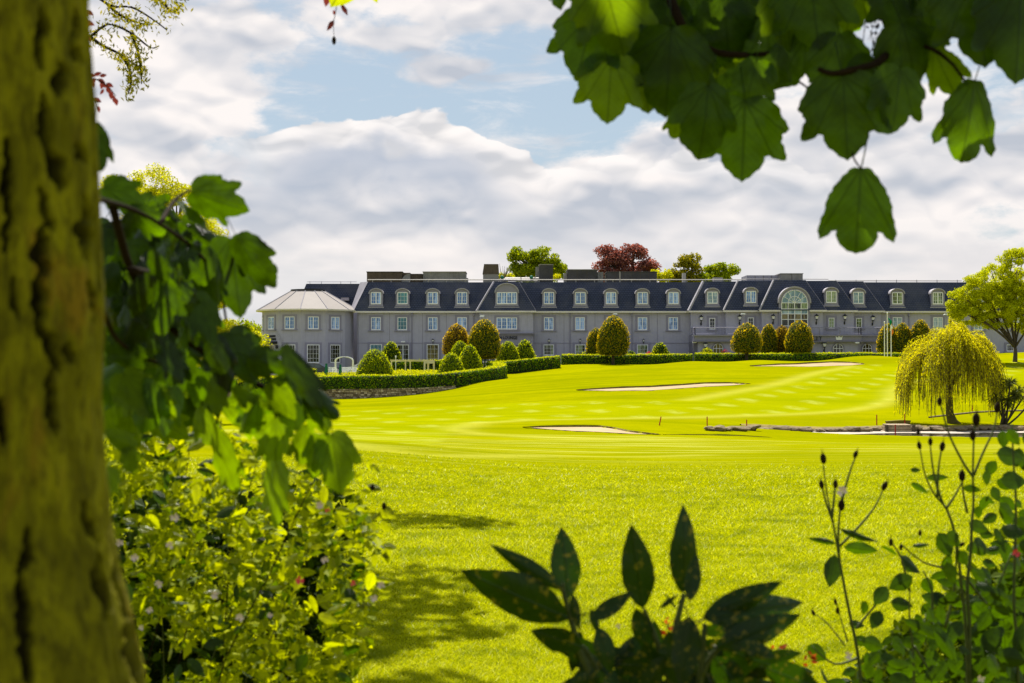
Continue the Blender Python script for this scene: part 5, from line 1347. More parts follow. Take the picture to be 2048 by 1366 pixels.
tree('broadleaf_tree', 1072, 196, 1.2, [(1045, 528, 26, 22), (1085, 515, 30, 20), (1110, 540, 22, 18), (1062, 548, 40, 18), (1040, 512, 20, 12)], 120, .75, 15000, .30, 'midgreen', 'bark', .4, 'rounded green tree above the roof, left of the copper tree', GT, 3)
tree('copper_beech_tree', 1258, 200, 1.2, [(1220, 528, 28, 26), (1265, 520, 36, 26), (1300, 540, 28, 20), (1245, 555, 50, 18), (1215, 508, 18, 14)], 150, .78, 17000, .30, 'copper', 'bark', .45, 'dark copper red beech rising behind the roof', GT, 4)
tree('broadleaf_tree', 1388, 195, 1.2, [(1358, 545, 16, 18), (1385, 530, 22, 18), (1375, 555, 34, 16)], 34, .8, 5200, .34, 'olivegreen', 'bark', .3, 'thin twiggy yellow green tree just right of the copper one', GT, 5)
tree('broadleaf_tree', 1446, 195, 1.2, [(1440, 545, 28, 14), (1462, 542, 18, 12), (1425, 558, 34, 10)], 30, .8, 5200, .34, 'midgreen', 'bark', .3, 'sparse green tree, rightmost behind the roof', GT, 6)
tree('broadleaf_tree', 1322, 194, 1.2, [(1325, 552, 16, 10)], 10, .6, 1400, .32, 'lime', 'bark', .2, 'small yellow leaved tree between the copper and twiggy trees', GT, 7)
tree('broadleaf_tree', 1012, 192, 1.2, [(1012, 556, 14, 8), (1120, 556, 12, 8)], 8, .6, 900, .30, 'lime', 'bark', .2, 'low lime tree top beside the brown chimney', GT, 8)
# bare twiggy tree top
g_ = np.random.default_rng(5); mb = MB(); x = X(1006, 190)
for i in range(14):
    a = np.array([0, 0, 9.5 + g_.random()]); b_ = np.array([g_.normal() * .9, g_.normal() * .5, 12.4 + g_.random() * 1.0]); limb_tube(mb, a, b_, .07, .015, g_, .05, 4)
mb.tube([(0, 0, 0), (0, 0, 10)], [.25, .1], 6); root = empty('bare_tree', (x, 190, 1.2), 'bare twiggy tree top between the brown chimney and the rounded tree', 'tree'); mb.build('trunk', M['bark'], root)
# big maple by the right end
tree('maple_tree', 2030, 139, gz(X(2030, 139), 139), [(1990, 560, 52, 34), (2035, 540, 40, 44), (1935, 600, 36, 30), (1985, 610, 60, 30), (2060, 590, 50, 50), (2025, 515, 26, 20), (1915, 618, 20, 20), (2070, 635, 40, 18), (1960, 585, 44, 34), (2010, 600, 44, 36), (1935, 630, 30, 22), (1990, 640, 40, 16), (2060, 650, 40, 16)], 400, .46, 84000, .15, 'maple', 'bark', .20, 'large yellow green maple in front of the right end of the hotel', None, 9, fork=1.4, depth=.8, shellfill=.3)
# trees at the left
tree('broadleaf_tree', 330, 62, gz(X(330, 62), 62), [(290, 385, 85, 42), (360, 415, 75, 55), (240, 400, 60, 45), (400, 480, 35, 55), (300, 520, 100, 90), (420, 560, 60, 70), (330, 660, 130, 90), (460, 700, 60, 60)], 190, .46, 70000, .10, 'lime', 'bark', .25, 'bright yellow green tree behind the hanging leaves at the left', None, 10, shellfill=.3)
GB = 'far trees at the left of the pavilion'
tree('broadleaf_tree', 470, 186, 1.0, [(490, 680, 32, 38), (455, 690, 30, 34)], 30, 1.2, 5200, .34, 'midgreen', 'bark', .3, 'tall green tree just left of the pavilion', GB, 11)
tree('broadleaf_tree', 500, 176, 1.0, [(502, 694, 24, 32), (470, 704, 30, 24)], 30, 1.0, 5200, .34, 'lime', 'bark', .3, 'bright low tree touching the pavilion wall', GB, 12)
tree('broadleaf_tree', 410, 190, 1.0, [(410, 690, 50, 34), (350, 694, 50, 34)], 36, 1.5, 5200, .38, 'midgreen', 'bark', .3, 'broad green tree further left of the pavilion', GB, 13)
tree('broadleaf_tree', 250, 190, 1.0, [(260, 690, 70, 36), (180, 694, 70, 34), (80, 690, 80, 38)], 60, 1.9, 6000, .42, 'midgreen', 'bark', .35, 'far green trees near the trunk at the left', GB, 14)
# weeping willow
def willow():
    Y = 73.2; px = 1899; x = X(px, Y); g = gz(x, Y); O = Vector((x, Y, g)); k0 = Y / F; gen = np.random.default_rng(31)
    root = empty('weeping_willow_tree', O, 'weeping willow with trailing yellow green branches at the pond edge', 'tree')
    mb = MB(); H = lambda py: Z(py, Y) - g
    mb.tube([(.30, 0, -.2), (.12, 0, .1), (0, 0, .5), (-.05, 0, 1.4), (.02, 0, 2.2)], [.36, .26, .20, .17, .15], 10)
    limbs = []
    for (tx, ty, tz) in ((-1.3, .2, H(690)), (1.2, -.2, H(700)), (.2, .9, H(672)), (-.4, -.9, H(672)), (2.0, .4, H(706)), (-.9, .8, H(665)), (.9, .8, H(668)), (.1, -.2, H(655)), (1.4, -.8, H(690)), (-1.5, -.6, H(704))):
        limb_tube(mb, (0, 0, 1.7 + gen.random() * .5), (tx, ty, tz), .10, .03, gen, .12, 6); limbs.append((tx, ty, tz))
    mb.build('trunk', M['barkgreen'], root, True)
    P_, T_, st = [], [], MB(); 
    cen = [(gen.random() * 2 * math.pi, 2.62 * math.sqrt(gen.random()), gen.normal() * .24, .7 + .6 * gen.random()) for _ in range(60)]
    for i in range(1250):
        ca, cr_, cz2, cl2 = cen[i % 60]; a = ca + gen.normal() * .16 / max(cr_ / 2.6, .3); rad = float(np.clip(cr_ + gen.normal() * .17, .05, 2.75)); 
        f = rad / 2.62; zt = H(652) - (H(652) - H(705)) * f ** 2.0 + gen.normal() * .08 + cz2 + .30 * math.sin(a * 3 + 1) * f; zt -= .2 * (math.cos(a) < -.2)
        p = np.array([rad * .62 * math.cos(a), rad * .62 * math.sin(a), zt]); out = np.array([math.cos(a), math.sin(a), 0])
        Ls = (1.0 + 1.9 * f * gen.random() + gen.random() * .6) if f > .4 else .5 + gen.random() * 1.1
        zend = max(.25 + 1.5 * gen.random() ** 1.6 + (.5 if f < .5 else 0), zt - Ls * 1.25 * cl2)
        pts = []
        for t in np.linspace(0, 1, 9):
            reach = rad * .40 * (1 - (1 - t) ** 2.2); z = zt + .22 * math.sin(min(t * 3, math.pi)) * (1 if f > .2 else .4) - (zt - zend) * t ** 1.35
            pts.append(p + out * reach + np.array([math.sin(t * 4 + i) * .05, math.cos(t * 3 + i) * .05, 0]) + np.array([0, 0, z - zt]))
        st.tube([tuple(q) for q in pts[::2]], .008, 3, False)
        pts = np.array(pts); m_ = int(26 * Ls / 1.5) + 8
        tt = gen.random(m_) * 8; i0 = np.minimum(tt.astype(int), 7); fr = (tt - i0)[:, None]
        P_.append(pts[i0] * (1 - fr) + pts[i0 + 1] * fr + gen.normal(0, .035, (m_, 3))); d = pts[i0 + 1] - pts[i0]; T_.append(d + gen.normal(0, .06, d.shape))
    P_ = np.concatenate(P_); T_ = np.concatenate(T_)
    V_, F_ = leaf_quads(P_, gen.normal(size=P_.shape),   .125 * (.7 + .6 * gen.random(len(P_))), .24, gen, T_)
    cr = link('crown', np_mesh('crown', V_, F_), M['willow'], root); st.build('trailing_branch', M['barkgreen'], root)['kind'] = 'stuff'
willow()
# cabbage palm
def cordyline():
    Y = 71.8; x = X(2008, Y); g = gz(x, Y); gen = np.random.default_rng(12); root = empty('cabbage_palm_tree', (x, Y, g), 'many stemmed cabbage palm with spiky heads beside the willow', 'tree'); k0 = Y / F
    heads = [(-18, 795), (-4, 775), (14, 765), (32, 782), (2, 800), (44, 800), (20, 790), (-10, 762), (58, 775)]
    for i, (dx_, py) in enumerate(heads):
        hx_, hz_ = dx_ * k0, Z(py, Y) - g; hy = gen.normal() * .35; mb = MB(); limb_tube(mb, (gen.normal() * .10, gen.normal() * .08, -.1), (hx_, hy, hz_), .055, .04, gen, .02, 6); mb.build('stem', M['bark'], root, True)
        n = 110; d = unit(gen.normal(size=(n, 3)) + np.array([0, 0, .25])); L = .52 * (.7 + .5 * gen.random(n)); c = np.array([hx_, hy, hz_])
        V = []; Fc = []
        side = unit(np.cross(d, gen.normal(size=(n, 3))))
        for t, wd in ((0, .016), (.5, .022), (1, .002)):
            p = c + d * (L * t)[:, None] - np.array([0, 0, 1]) * (L * t * t * .35)[:, None]; V.append(np.stack([p - side * wd, p + side * wd], 1))
        V = np.stack(V, 1).reshape(-1, 3); b_ = np.arange(n)[:, None] * 6
        q = np.concatenate([b_ + np.array([[0, 1, 3, 2]]), b_ + np.array([[2, 3, 5, 4]])])
        link('leaf_head', np_mesh('leaf_head', V, q), M['cordy'], root)
cordyline()
# ------------------------------------------------------------------ grass close to the camera
def grass_blades(n):
    py = 885 + (1400 - 885) * RNG.random(n); py = py[(RNG.random(n) < sstep(py, 885, 1010) + .02)]; n = len(py); Y = 1.6 * F / (py - 722); Y *= 1 + RNG.normal(0, .05, n)
    x = (RNG.random(n) * 1.08 - .54) * 2048 / F * Y; z = height(x, Y)
    tuf = fbm(x, Y, 2.2, 3, 30); h = (.010 + .026 * tuf ** 1.5 + .010 * RNG.random(n)) * np.clip(Y / 10, .9, 1.2); w = .0022 * np.clip(Y / 6, 1, 3.2)
    a = RNG.random(n) * 2 * np.pi; d = np.stack([np.cos(a), np.sin(a), 0 * a], 1); lean = RNG.normal(0, .9, (n, 2)) * h[:, None]
    B = np.stack([x, Y, z - .004], 1); T = B.copy(); T[:, :2] += lean; T[:, 2] += h
    V = np.stack([B - d * w[:, None], B + d * w[:, None], T], 1).reshape(-1, 3)
    o = link('grass', np_mesh('grass', V, np.arange(3 * n).reshape(n, 3)), M['blade']); tag(o, 'short sunlit grass blades of the near lawn', 'grass', kind='stuff')
def mat_blade():  # tufts of greener and yellower grass
    m, t, out, x = new_mat('grass_blade'); g = t.nodes.new('ShaderNodeNewGeometry').outputs['Random Per Island']
    r_ = t.nodes.new('ShaderNodeValToRGB'); t.links.new(g, r_.inputs[0]); e = r_.color_ramp.elements
    e[0].color = (.25, .31, .0003, 1); e[1].color = (.85, .82, .04, 1); q = e.new(.5); q.color = (.52, .54, .0003, 1); q = e.new(.93); q.color = (.66, .65, .001, 1)
    pn = x.noise(t.nodes.new('ShaderNodeTexCoord').outputs['Object'], 1.6, 4, .6); gc = x.mix(x.m('MULTIPLY', x.ss(pn, .48, .66), .6), r_.outputs[0], (.17, .23, .0003))
    p = principled(t, Base_Color=gc, Roughness=.5); p.inputs['Specular IOR Level'].default_value = .12
    tb = t.nodes.new('ShaderNodeBsdfTranslucent'); t.links.new(gc, tb.inputs[0]); s = t.nodes.new('ShaderNodeMixShader'); s.inputs[0].default_value = .45
    t.links.new(p.outputs[0], s.inputs[1]); t.links.new(tb.outputs[0], s.inputs[2]); t.links.new(s.outputs[0], out.inputs[0]); return m
M['blade'] = mat_blade()
grass_blades(520000)

# ------------------------------------------------------------------ leaf meshes for the plants close to the camera
def outline(kind):
    if kind == 'A': h = [(0,0),(.08,.01),(.16,-.06),(.27,-.19),(.36,-.37),(.395,-.55),(.445,-.70),(.43,-.85),(.37,-.82),(.29,-.745),(.235,-.735),(.225,-.84),(.14,-.94),(0,-1)]
    elif kind == 'B': h = [(0,0),(.12,.06),(.28,.05),(.42,-.06),(.50,-.20),(.585,-.36),(.50,-.42),(.49,-.52),(.545,-.64),(.56,-.76),(.45,-.755),(.34,-.70),(.285,-.72),(.25,-.84),(.14,-.95),(0,-1.06)]
    else: h = [(0,0),(.10,.05),(.24,.02),(.35,-.12),(.40,-.28),(.47,-.42),(.50,-.56),(.40,-.58),(.33,-.56),(.30,-.66),(.31,-.78),(.22,-.86),(.11,-.95),(0,-1.03)]
    pts = []
    for a, b_ in zip(h[:-1], h[1:]):
        L = math.hypot(a[0] - b_[0], a[1] - b_[1]); m_ = max(1, round(L / .055)); nx_, ny_ = (b_[1] - a[1]) / L, -(b_[0] - a[0]) / L
        for k in range(m_):
            f_ = k / m_; s_ = .014 * (k % 2) if L > .1 else 0
            pts.append((a[0] + (b_[0] - a[0]) * f_ - nx_ * s_, a[1] + (b_[1] - a[1]) * f_ - ny_ * s_))
    pts.append(h[-1])
    return pts + [(-x, y) for x, y in pts[1:-1][::-1]]
def leaf_mesh(name, ol, fold=.25, droop=.3, wav=.04, seed=0, petiole=.45, grid=.13):
    rr = random.Random(seed); minx = min(p[0] for p in ol); maxx = -minx
    pts = [Vector(p) for p in ol]; n0 = len(pts); k = int(1.1 / grid)
    for i in range(-k, k + 1):
        for j in range(0, int(1.1 / grid) + 1):
            x, y = i * grid * .8, -j * grid
            inside = False; q = n0 - 1
            for p in range(n0):
                if (ol[p][1] > y) != (ol[q][1] > y) and x < (ol[q][0] - ol[p][0]) * (y - ol[p][1]) / (ol[q][1] - ol[p][1]) + ol[p][0]: inside = not inside
                q = p
            if inside and min((ol[p][0] - x) ** 2 + (ol[p][1] - y) ** 2 for p in range(n0)) > .0012: pts.append(Vector((x, y)))
    ed = [(i, (i + 1) % n0) for i in range(n0)]
    vs, _, fs, *_r = delaunay_2d_cdt(pts, ed, [], 1, 1e-5)
    V = []
    for v in vs:
        x, y = v.x, v.y; z = -fold * abs(x) ** 1.3 - droop * (y + .3) ** 2 * (1 if y < -.3 else .3) + wav * mnoise.noise(Vector((x * 5 + seed * 3.3, y * 5, seed))) * (abs(x) * 3 + .3)
        V.append((x, y, z))
    Fc = [tuple(f) for f in fs]
    mb = MB(); mb.v = V; mb.f = Fc
    if petiole:
        cx_ = rr.uniform(-.1, .1); z00 = -fold * 0 - droop * .3 * .09
        mb.tube([(0, -.02, z00), (cx_ * .4, petiole * .35, z00 + .01), (cx_, petiole, z00 - .06)], [.009, .008, .010], 4)
    return mb.mesh(name, True)
def mat_bigleaf(name, base, trans, mixf=.5, rough=.35, var=.35, veins=True, mott=None, spec=.3):
    m, t, out, x = new_mat(name)
    tcn = t.nodes.new('ShaderNodeTexCoord').outputs['Object']; oi = t.nodes.new('ShaderNodeObjectInfo').outputs['Random']
    ox, oy, oz = x.sep(tcn); ax = x.m('ABSOLUTE', ox); vein = None
    for th in ((0, .50, .95) if veins else (0,)):
        d = x.m('ABSOLUTE', x.m('ADD', x.m('MULTIPLY', ax, math.cos(th)), x.m('MULTIPLY', oy, math.sin(th))))
        v = x.ss(d, .026 if th == 0 else .017, .004); vein = v if vein is None else x.m('MAXIMUM', vein, v)
    # fine side veins
    sv = x.m('SINE', x.m('MULTIPLY', x.m('ADD', oy, x.m('MULTIPLY', ax, 1.0)), 62.)); sv = x.m('MULTIPLY', x.ss(sv, .75, 1.0), .35)
    vein = x.m('MAXIMUM', vein, sv)
    n = x.noise(x.xyz(ox, oy, x.m('MULTIPLY', oi, 30.)), 3.5, 4, .6)
    f = x.m('ADD', x.m('MULTIPLY', oi, .65), x.m('MULTIPLY', x.ss(n, .3, .7), .35))
    def rng_(c): return x.mix(f, tuple(v_ * (1 - var) for v_ in c), tuple(v_ * (1 + var) for v_ in c))
    b_ = x.mix(x.m('MULTIPLY', vein, .4), rng_(base), tuple(v_ * 1.7 for v_ in base)); tr_ = x.mix(x.m('MULTIPLY', vein, .6), rng_(trans), tuple(v_ * .25 for v_ in trans))
    if mott:
        mk = x.ss(x.noise(x.xyz(ox, oy, x.m('MULTIPLY', oi, 50.)), 9, 3, .6), .58, .64); b_ = x.mix(mk, b_, mott); tr_ = x.mix(mk, tr_, mott)
    p = principled(t, Base_Color=b_, Roughness=rough); p.inputs['Specular IOR Level'].default_value = spec
    bp = t.nodes.new('ShaderNodeBump'); bp.inputs['Strength'].default_value = .35; bp.inputs['Distance'].default_value = .01; t.links.new(vein, bp.inputs['Height']); t.links.new(bp.outputs[0], p.inputs['Normal'])
    tb = t.nodes.new('ShaderNodeBsdfTranslucent'); t.links.new(tr_, tb.inputs[0])
    s = t.nodes.new('ShaderNodeMixShader'); s.inputs[0].default_value = mixf
    t.links.new(p.outputs[0], s.inputs[1]); t.links.new(tb.outputs[0], s.inputs[2]); t.links.new(s.outputs[0], out.inputs[0]); return m
M['syc'] = mat_bigleaf('sycamore_leaf', (.016, .034, .0004), (.125, .240, .0001), rough=.36, var=.65, spec=.25)
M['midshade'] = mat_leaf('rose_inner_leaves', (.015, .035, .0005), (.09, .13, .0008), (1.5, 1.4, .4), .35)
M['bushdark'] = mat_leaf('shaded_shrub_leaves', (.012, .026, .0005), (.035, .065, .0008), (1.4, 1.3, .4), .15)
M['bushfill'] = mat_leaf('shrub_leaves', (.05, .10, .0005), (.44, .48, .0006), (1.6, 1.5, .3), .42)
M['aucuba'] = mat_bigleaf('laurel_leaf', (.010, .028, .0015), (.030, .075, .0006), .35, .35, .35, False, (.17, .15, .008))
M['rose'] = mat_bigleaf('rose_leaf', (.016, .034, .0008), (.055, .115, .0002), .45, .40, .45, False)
M['roselit'] = mat_bigleaf('sunlit_rose_leaf', (.12, .15, .0005), (.48, .52, .0003), .58, .32, .5, False)  # brighter copy of the rose leaf, sunlight put into its colour
M['copperleaf'] = mat_bigleaf('copper_leaf', (.09, .012, .012), (.20, .03, .02), .5, .4, .3, False)
M['syclit'] = mat_bigleaf('lit_sycamore_leaf', (.035, .060, .0004), (.26, .40, .0001), rough=.36, var=.4, spec=.2)  # same leaf, sunlight painted in as a brighter colour
M['sycdark'] = mat_bigleaf('shaded_sycamore_leaf', (.009, .019, .0004), (.055, .110, .0001), rough=.30, var=.75, spec=.35)  # same leaf, shade inside the bough painted in as a darker colour
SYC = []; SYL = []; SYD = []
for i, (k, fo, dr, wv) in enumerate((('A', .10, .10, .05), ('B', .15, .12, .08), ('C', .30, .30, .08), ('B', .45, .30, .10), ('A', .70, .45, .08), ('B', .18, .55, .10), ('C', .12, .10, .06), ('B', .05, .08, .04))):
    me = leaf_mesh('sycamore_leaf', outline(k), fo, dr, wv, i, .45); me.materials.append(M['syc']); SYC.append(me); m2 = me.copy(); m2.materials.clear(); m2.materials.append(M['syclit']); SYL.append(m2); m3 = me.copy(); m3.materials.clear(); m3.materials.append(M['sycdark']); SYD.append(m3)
def ellipse(w, tipn=1.6, n=18, ser=.0):
    h = [(w * math.sin(math.pi * (t ** .85)) ** .9 * (1 - .15 * t) + (ser * (i % 2)), -t) for i, t in enumerate(np.linspace(0, 1, n))]; h[0] = (0, 0); h[-1] = (0, -1)
    return h + [(-x, y) for x, y in h[1:-1][::-1]]
def simple_leaves(mat, w, n, ser, pet, name='leaf', grid=.16):
    out = []
    for i in range(n):
        me = leaf_mesh(name, ellipse(w, n=16 if grid < .2 else 10, ser=ser), .15 + .12 * i, .08 + .14 * (i % 3), .06, i + 40, pet, grid); me.materials.append(M[mat]); out.append(me)
    return out
AUC = simple_leaves('aucuba', .21, 4, .006, .12, 'laurel_leaf'); ROS = simple_leaves('rose', .33, 4, .010, .10, 'rose_leaf', .2); ROL = simple_leaves('roselit', .28, 4, .010, .10, 'sunlit_rose_leaf', .25); COP = simple_leaves('copperleaf', .30, 2, .0, .15, 'copper_leaf', .25)
def put_leaf(root, meshes, px, py, L, ang, Y, gen, variant=None, toward=0.0, twist=None, wide=1.0, name='leaf', lift=None):
    """leaf stalk end at (px,py); L length in photograph pixels; ang from straight down towards the right"""
    p = at(px, py, Y); s = L * Y / F; a = R(ang)
    d = Vector((math.sin(a), toward, -math.cos(a))).normalized()
    tw = gen.normal() * .45 if twist is None else twist
    nr_ = Vector((math.sin(tw), -math.cos(tw), (.15 + gen.normal() * .25) if lift is None else lift))
    n = (nr_ - d * nr_.dot(d)).normalized(); yv = -d; xv = yv.cross(n).normalized()
    me = meshes[int(gen.integers(len(meshes))) if variant is None else variant]
    o = bpy.data.objects.new(name, me); COL.objects.link(o); o.parent = root
    Mx = Matrix(((xv.x, yv.x, n.x), (xv.y, yv.y, n.y), (xv.z, yv.z, n.z))).to_4x4() @ Matrix.Diagonal((s * wide, s, s, 1))
    Mx.translation = p - root.location; o.matrix_local = Mx
    return o
def stem(root, pts, r0_, r1_, mat, name='branch', n=6, sub=4):
    """pts: (px, py, Y)"""
    W_ = [at(*p) - root.location for p in pts]
    P_ = []
    for i in range(len(W_) - 1):
        a, b_ = W_[max(i - 1, 0)], W_[i]; c, d = W_[i + 1], W_[min(i + 2, len(W_) - 1)]
        for k in range(sub):
            t = k / sub; P_.append(.5 * ((2 * b_) + (c - a) * t + (2 * a - 5 * b_ + 4 * c - d) * t * t + (-a + 3 * b_ - 3 * c + d) * t ** 3))
    P_.append(W_[-1]); m_ = len(P_)
    mb = MB(); mb.tube(P_, [r0_ + (r1_ - r0_) * i / (m_ - 1) for i in range(m_)], n); return mb.build(name, M[mat], root, True)

# ------------------------------------------------------------------ trunk at the left with its low bough and the crown overhead
def mat_trunk():
    m, t, out, x = new_mat('mossy_fissured_bark')
    tcn = t.nodes.new('ShaderNodeTexCoord').outputs['Object']; ox, oy, oz = x.sep(tcn)
    st_ = x.xyz(x.m('MULTIPLY', ox, 2.6), x.m('MULTIPLY', oy, 2.6), oz)
    n = x.noise(st_, 11, 6, .66, .6); n2 = x.noise(st_, 3.4, 5, .65, .5); g = x.noise(st_, 34, 4, .7)
    c = x.mix(x.ss(n, .35, .65), (.125, .112, .002), (.255, .230, .004))
    c = x.mix(x.m('MULTIPLY', x.ss(n2, .56, .68), .7), c, (.24, .13, .010))
    c = x.mix(x.m('MULTIPLY', x.ss(g, .46, .64), .6), c, (.045, .036, .002))
    a = t.nodes.new('ShaderNodeAttribute'); a.attribute_name = 'crack'
    c = x.mix(x.m('MULTIPLY', a.outputs['Fac'], .93), c, (.0075, .0045, .0015))
    p = principled(t, Base_Color=c, Roughness=.9); p.inputs['Specular IOR Level'].default_value = .12
    b = t.nodes.new('ShaderNodeBump'); b.inputs['Strength'].default_value = .8; b.inputs['Distance'].default_value = .006
    t.links.new(x.m('ADD', g, n), b.inputs['Height']); t.links.new(b.outputs[0], p.inputs['Normal']); t.links.new(p.outputs[0], out.inputs[0]); return m
M['trunkbark'] = mat_trunk()
TY = 1.35
syc = empty('sycamore_tree', (X(-40, TY), TY, 0), 'mossy fissured tree trunk at the left edge with a low leafy bough', 'tree')
def trunk_r(z):      # right edge follows the photograph
    py = 722 - (z - EYE) * F / TY
    e = np.interp(py, [-900, 0, 200, 400, 600, 800, 900, 1050, 1150, 1250, 1366, 1800, 3200], [135, 165, 182, 190, 200, 195, 200, 215, 236, 262, 285, 340, 460])
    return (e + 40) * TY / F
CR = [((80,20),(78,130),9),((118,130),(120,185),11),((88,195),(96,300),13),((96,300),(130,375),12),((12,280),(16,500),8),((84,380),(92,450),9),((92,450),(84,560),13),((84,560),(80,650),10),((80,650),(120,742),11),((165,395),(176,515),9),((140,688),(146,722),8),
      ((100,742),(112,870),8),((5,800),(6,885),7),((60,1058),(46,1150),9),((46,1150),(64,1366),11),((165,1005),(196,1085),7),((190,1110),(216,1235),8),((238,1128),(262,1240),12),((262,1240),(284,1366),11),((148,20),(146,95),7),((150,95),(158,120),8),((150,290),(165,320),6),((100,440),(118,455),5),((30,560),(34,640),5),
      ((-60,100),(-50,400),10),((-110,500),(-90,900),11),((-40,900),(-50,1366),9),((180,560),(192,640),5)]
zz = np.concatenate([np.linspace(-.1, 1.15, 60, endpoint=False), np.linspace(1.15, 2.1, 300, endpoint=False), np.linspace(2.1, 4.2, 80)]); nz, na = len(zz), 360; aa = np.linspace(0, 2 * np.pi, na, endpoint=False); AZ, ZA = np.meshgrid(aa, zz)
Rz = trunk_r(ZA); lum = .008 * (fbm(AZ * 3.8, ZA * 2.6, 1, 4, 40) - .5) + .004 * (np.abs(fbm(AZ * 7, ZA * 7, 1, 5, 41) - .5) * -3 + .3) + .003 * (fbm(AZ * 40, ZA * 40, 1, 3, 43) - .5)
# photograph position -> angle on the trunk
crack = np.zeros_like(AZ)
cxw = syc.location.x
vx = cxw + Rz * np.cos(AZ); vy = TY + Rz * np.sin(AZ); ppx = 1024 + vx / vy * F; ppy = 722 - (ZA - EYE) / vy * F
frontm = sstep(-np.sin(AZ), -.25, .05)
wob = (fbm(ppx * .0 + ppy * .03, ppy * .02, 1, 3, 44) - .5) * 26 + (fbm(ppx * .06, ppy * .06, 1, 3, 48) - .5) * 14
rag = fbm(ppx * .035, ppy * .022, 1, 4, 47)
for (x0, y0), (x1, y1), w_ in CR:
    L2 = (x1 - x0) ** 2 + (y1 - y0) ** 2; t = np.clip(((ppx - x0) * (x1 - x0) + (ppy - y0) * (y1 - y0)) / L2, 0, 1)
    d = np.hypot(ppx + wob - x0 - t * (x1 - x0), (ppy - y0 - t * (y1 - y0)) * .8); ww = w_ * 1.2 * (.35 + .6 * np.sin(t * 3.1)) * (.55 + .9 * rag)
    crack = np.maximum(crack, sstep(-d, -ww * 1.45, -ww * .75) * frontm)
back = sstep(fbm(AZ * 4.5, ZA * 3.0, 1, 3, 46), .62, .72) * (1 - frontm); crack = np.maximum(crack, back)
RR = Rz + lum - crack * .016
V = np.stack([RR * np.cos(AZ), RR * np.sin(AZ), ZA], 2).reshape(-1, 3); ii = np.arange(nz * na).reshape(nz, na)
q = np.stack([ii[:-1], np.roll(ii, -1, 1)[:-1], np.roll(ii, -1, 1)[1:], ii[1:]], 2).reshape(-1, 4)
me = np_mesh('trunk', V, q, True); a_ = me.attributes.new('crack', 'FLOAT', 'POINT'); a_.data.foreach_set('value', crack.ravel().astype(np.float32))
link('trunk', me, M['trunkbark'], syc)
gen = np.random.default_rng(77)
mb = MB()   # limbs above the picture
for (e, r_) in (((1.2, 3.5, 6.2), .05), ((-1.4, 2.2, 6.6), .05), ((.4, 6.5, 7.2), .06), ((-.5, -1.5, 6.5), .05), ((2.4, 1.5, 6.0), .045), ((.1, 10.5, 8.6), .05), ((-2.5, 8.0, 8.6), .05)):
    limb_tube(mb, (0, 0, 3.6 + gen.random() * .5), e, .07, .02, gen, .10, 7)
mb.tube([(0, 0, 4.15), (.05, .1, 5.2), (0, .3, 6.8)], [.085, .07, .03], 8); mb.build('branch', M['bark'], syc, True)
C_ = []
for (cx_, cy_, cz_, rr_) in ((-.45, 10.9, 6.1, .4), (-.95, 11.9, 5.9, .55), (-.55, 13.3, 6.4, .4), (-1.0, 14.2, 6.5, .8), (-.5, 18.6, 7.4, .4), (-1.1, 18.9, 7.6, .6), (-1.5, 12.4, 6.5, 1.0), (-2.4, 10.5, 6.5, 1.3), (-1.9, 14.8, 8.0, 1.0),
                             (-1.6, 6.0, 6.8, 1.0), (-2.8, 4.5, 6.4, 1.3), (1.2, 3.0, 5.6, .8), (1.9, 4.6, 5.9, .7), (.8, .6, 5.4, 1.1), (-.6, 1.2, 6.6, 1.0), (2.4, 1.0, 6.0, 1.1), (-1.4, -1.4, 6.2, 1.4), (.4, -2.0, 6.6, 1.3), (-.2, 12.4, 6.2, .22), (.35, 4.9, 5.6, .55), (1.0, 4.4, 5.2, .5), (.7, 3.6, 4.9, .4), (-.62, 3.75, 4.2, .30), (-.85, 3.95, 4.4, .30)):  # small unseen clumps at the end are added to shade both boughs
    C_.append(((cx_, cy_ - TY, cz_), rr_ if rr_ < 10 else 1))
V_, F_ = blob_leaves(C_, 9000, .17, gen, .2, .9); cr = link('crown', np_mesh('crown', V_, F_), M['midgreen'], syc); tag(cr, kind='stuff')
stem(syc, [(160,380,1.42),(205,400,1.75),(262,418,1.9),(320,448,2.0),(390,500,2.2),(436,560,2.3),(452,640,2.35)], .0042, .0022, 'twig')
stem(syc, [(165,560,1.42),(205,620,1.8),(235,680,1.95),(290,716,2.1),(345,738,2.2),(364,760,2.25)], .0040, .0022, 'twig')
stem(syc, [(225,410,1.85),(262,540,1.95),(325,640,2.1),(400,700,2.2),(470,745,2.25),(530,776,2.25),(560,795,2.25)], .0060, .0040, 'twig')
stem(syc, [(548,790,2.25),(600,800,2.25),(632,830,2.25),(655,868,2.25)], .0045, .002, 'twig')
stem(syc, [(550,792,2.25),(548,815,2.2),(552,835,2.2)], .003, .002, 'twig'); stem(syc, [(262,540,1.9),(330,560,2.1),(400,640,2.2),(430,680,2.2)], .006, .002, 'twig')
stem(syc, [(470,745,2.25),(450,800,2.2),(430,850,2.2)], .003, .0015, 'twig'); stem(syc, [(452,560,2.3),(470,500,2.3),(462,478,2.3)], .003, .0015, 'twig')
stem(syc, [(320,448,2.0),(350,400,2.15),(380,380,2.2)], .004, .0015, 'twig')
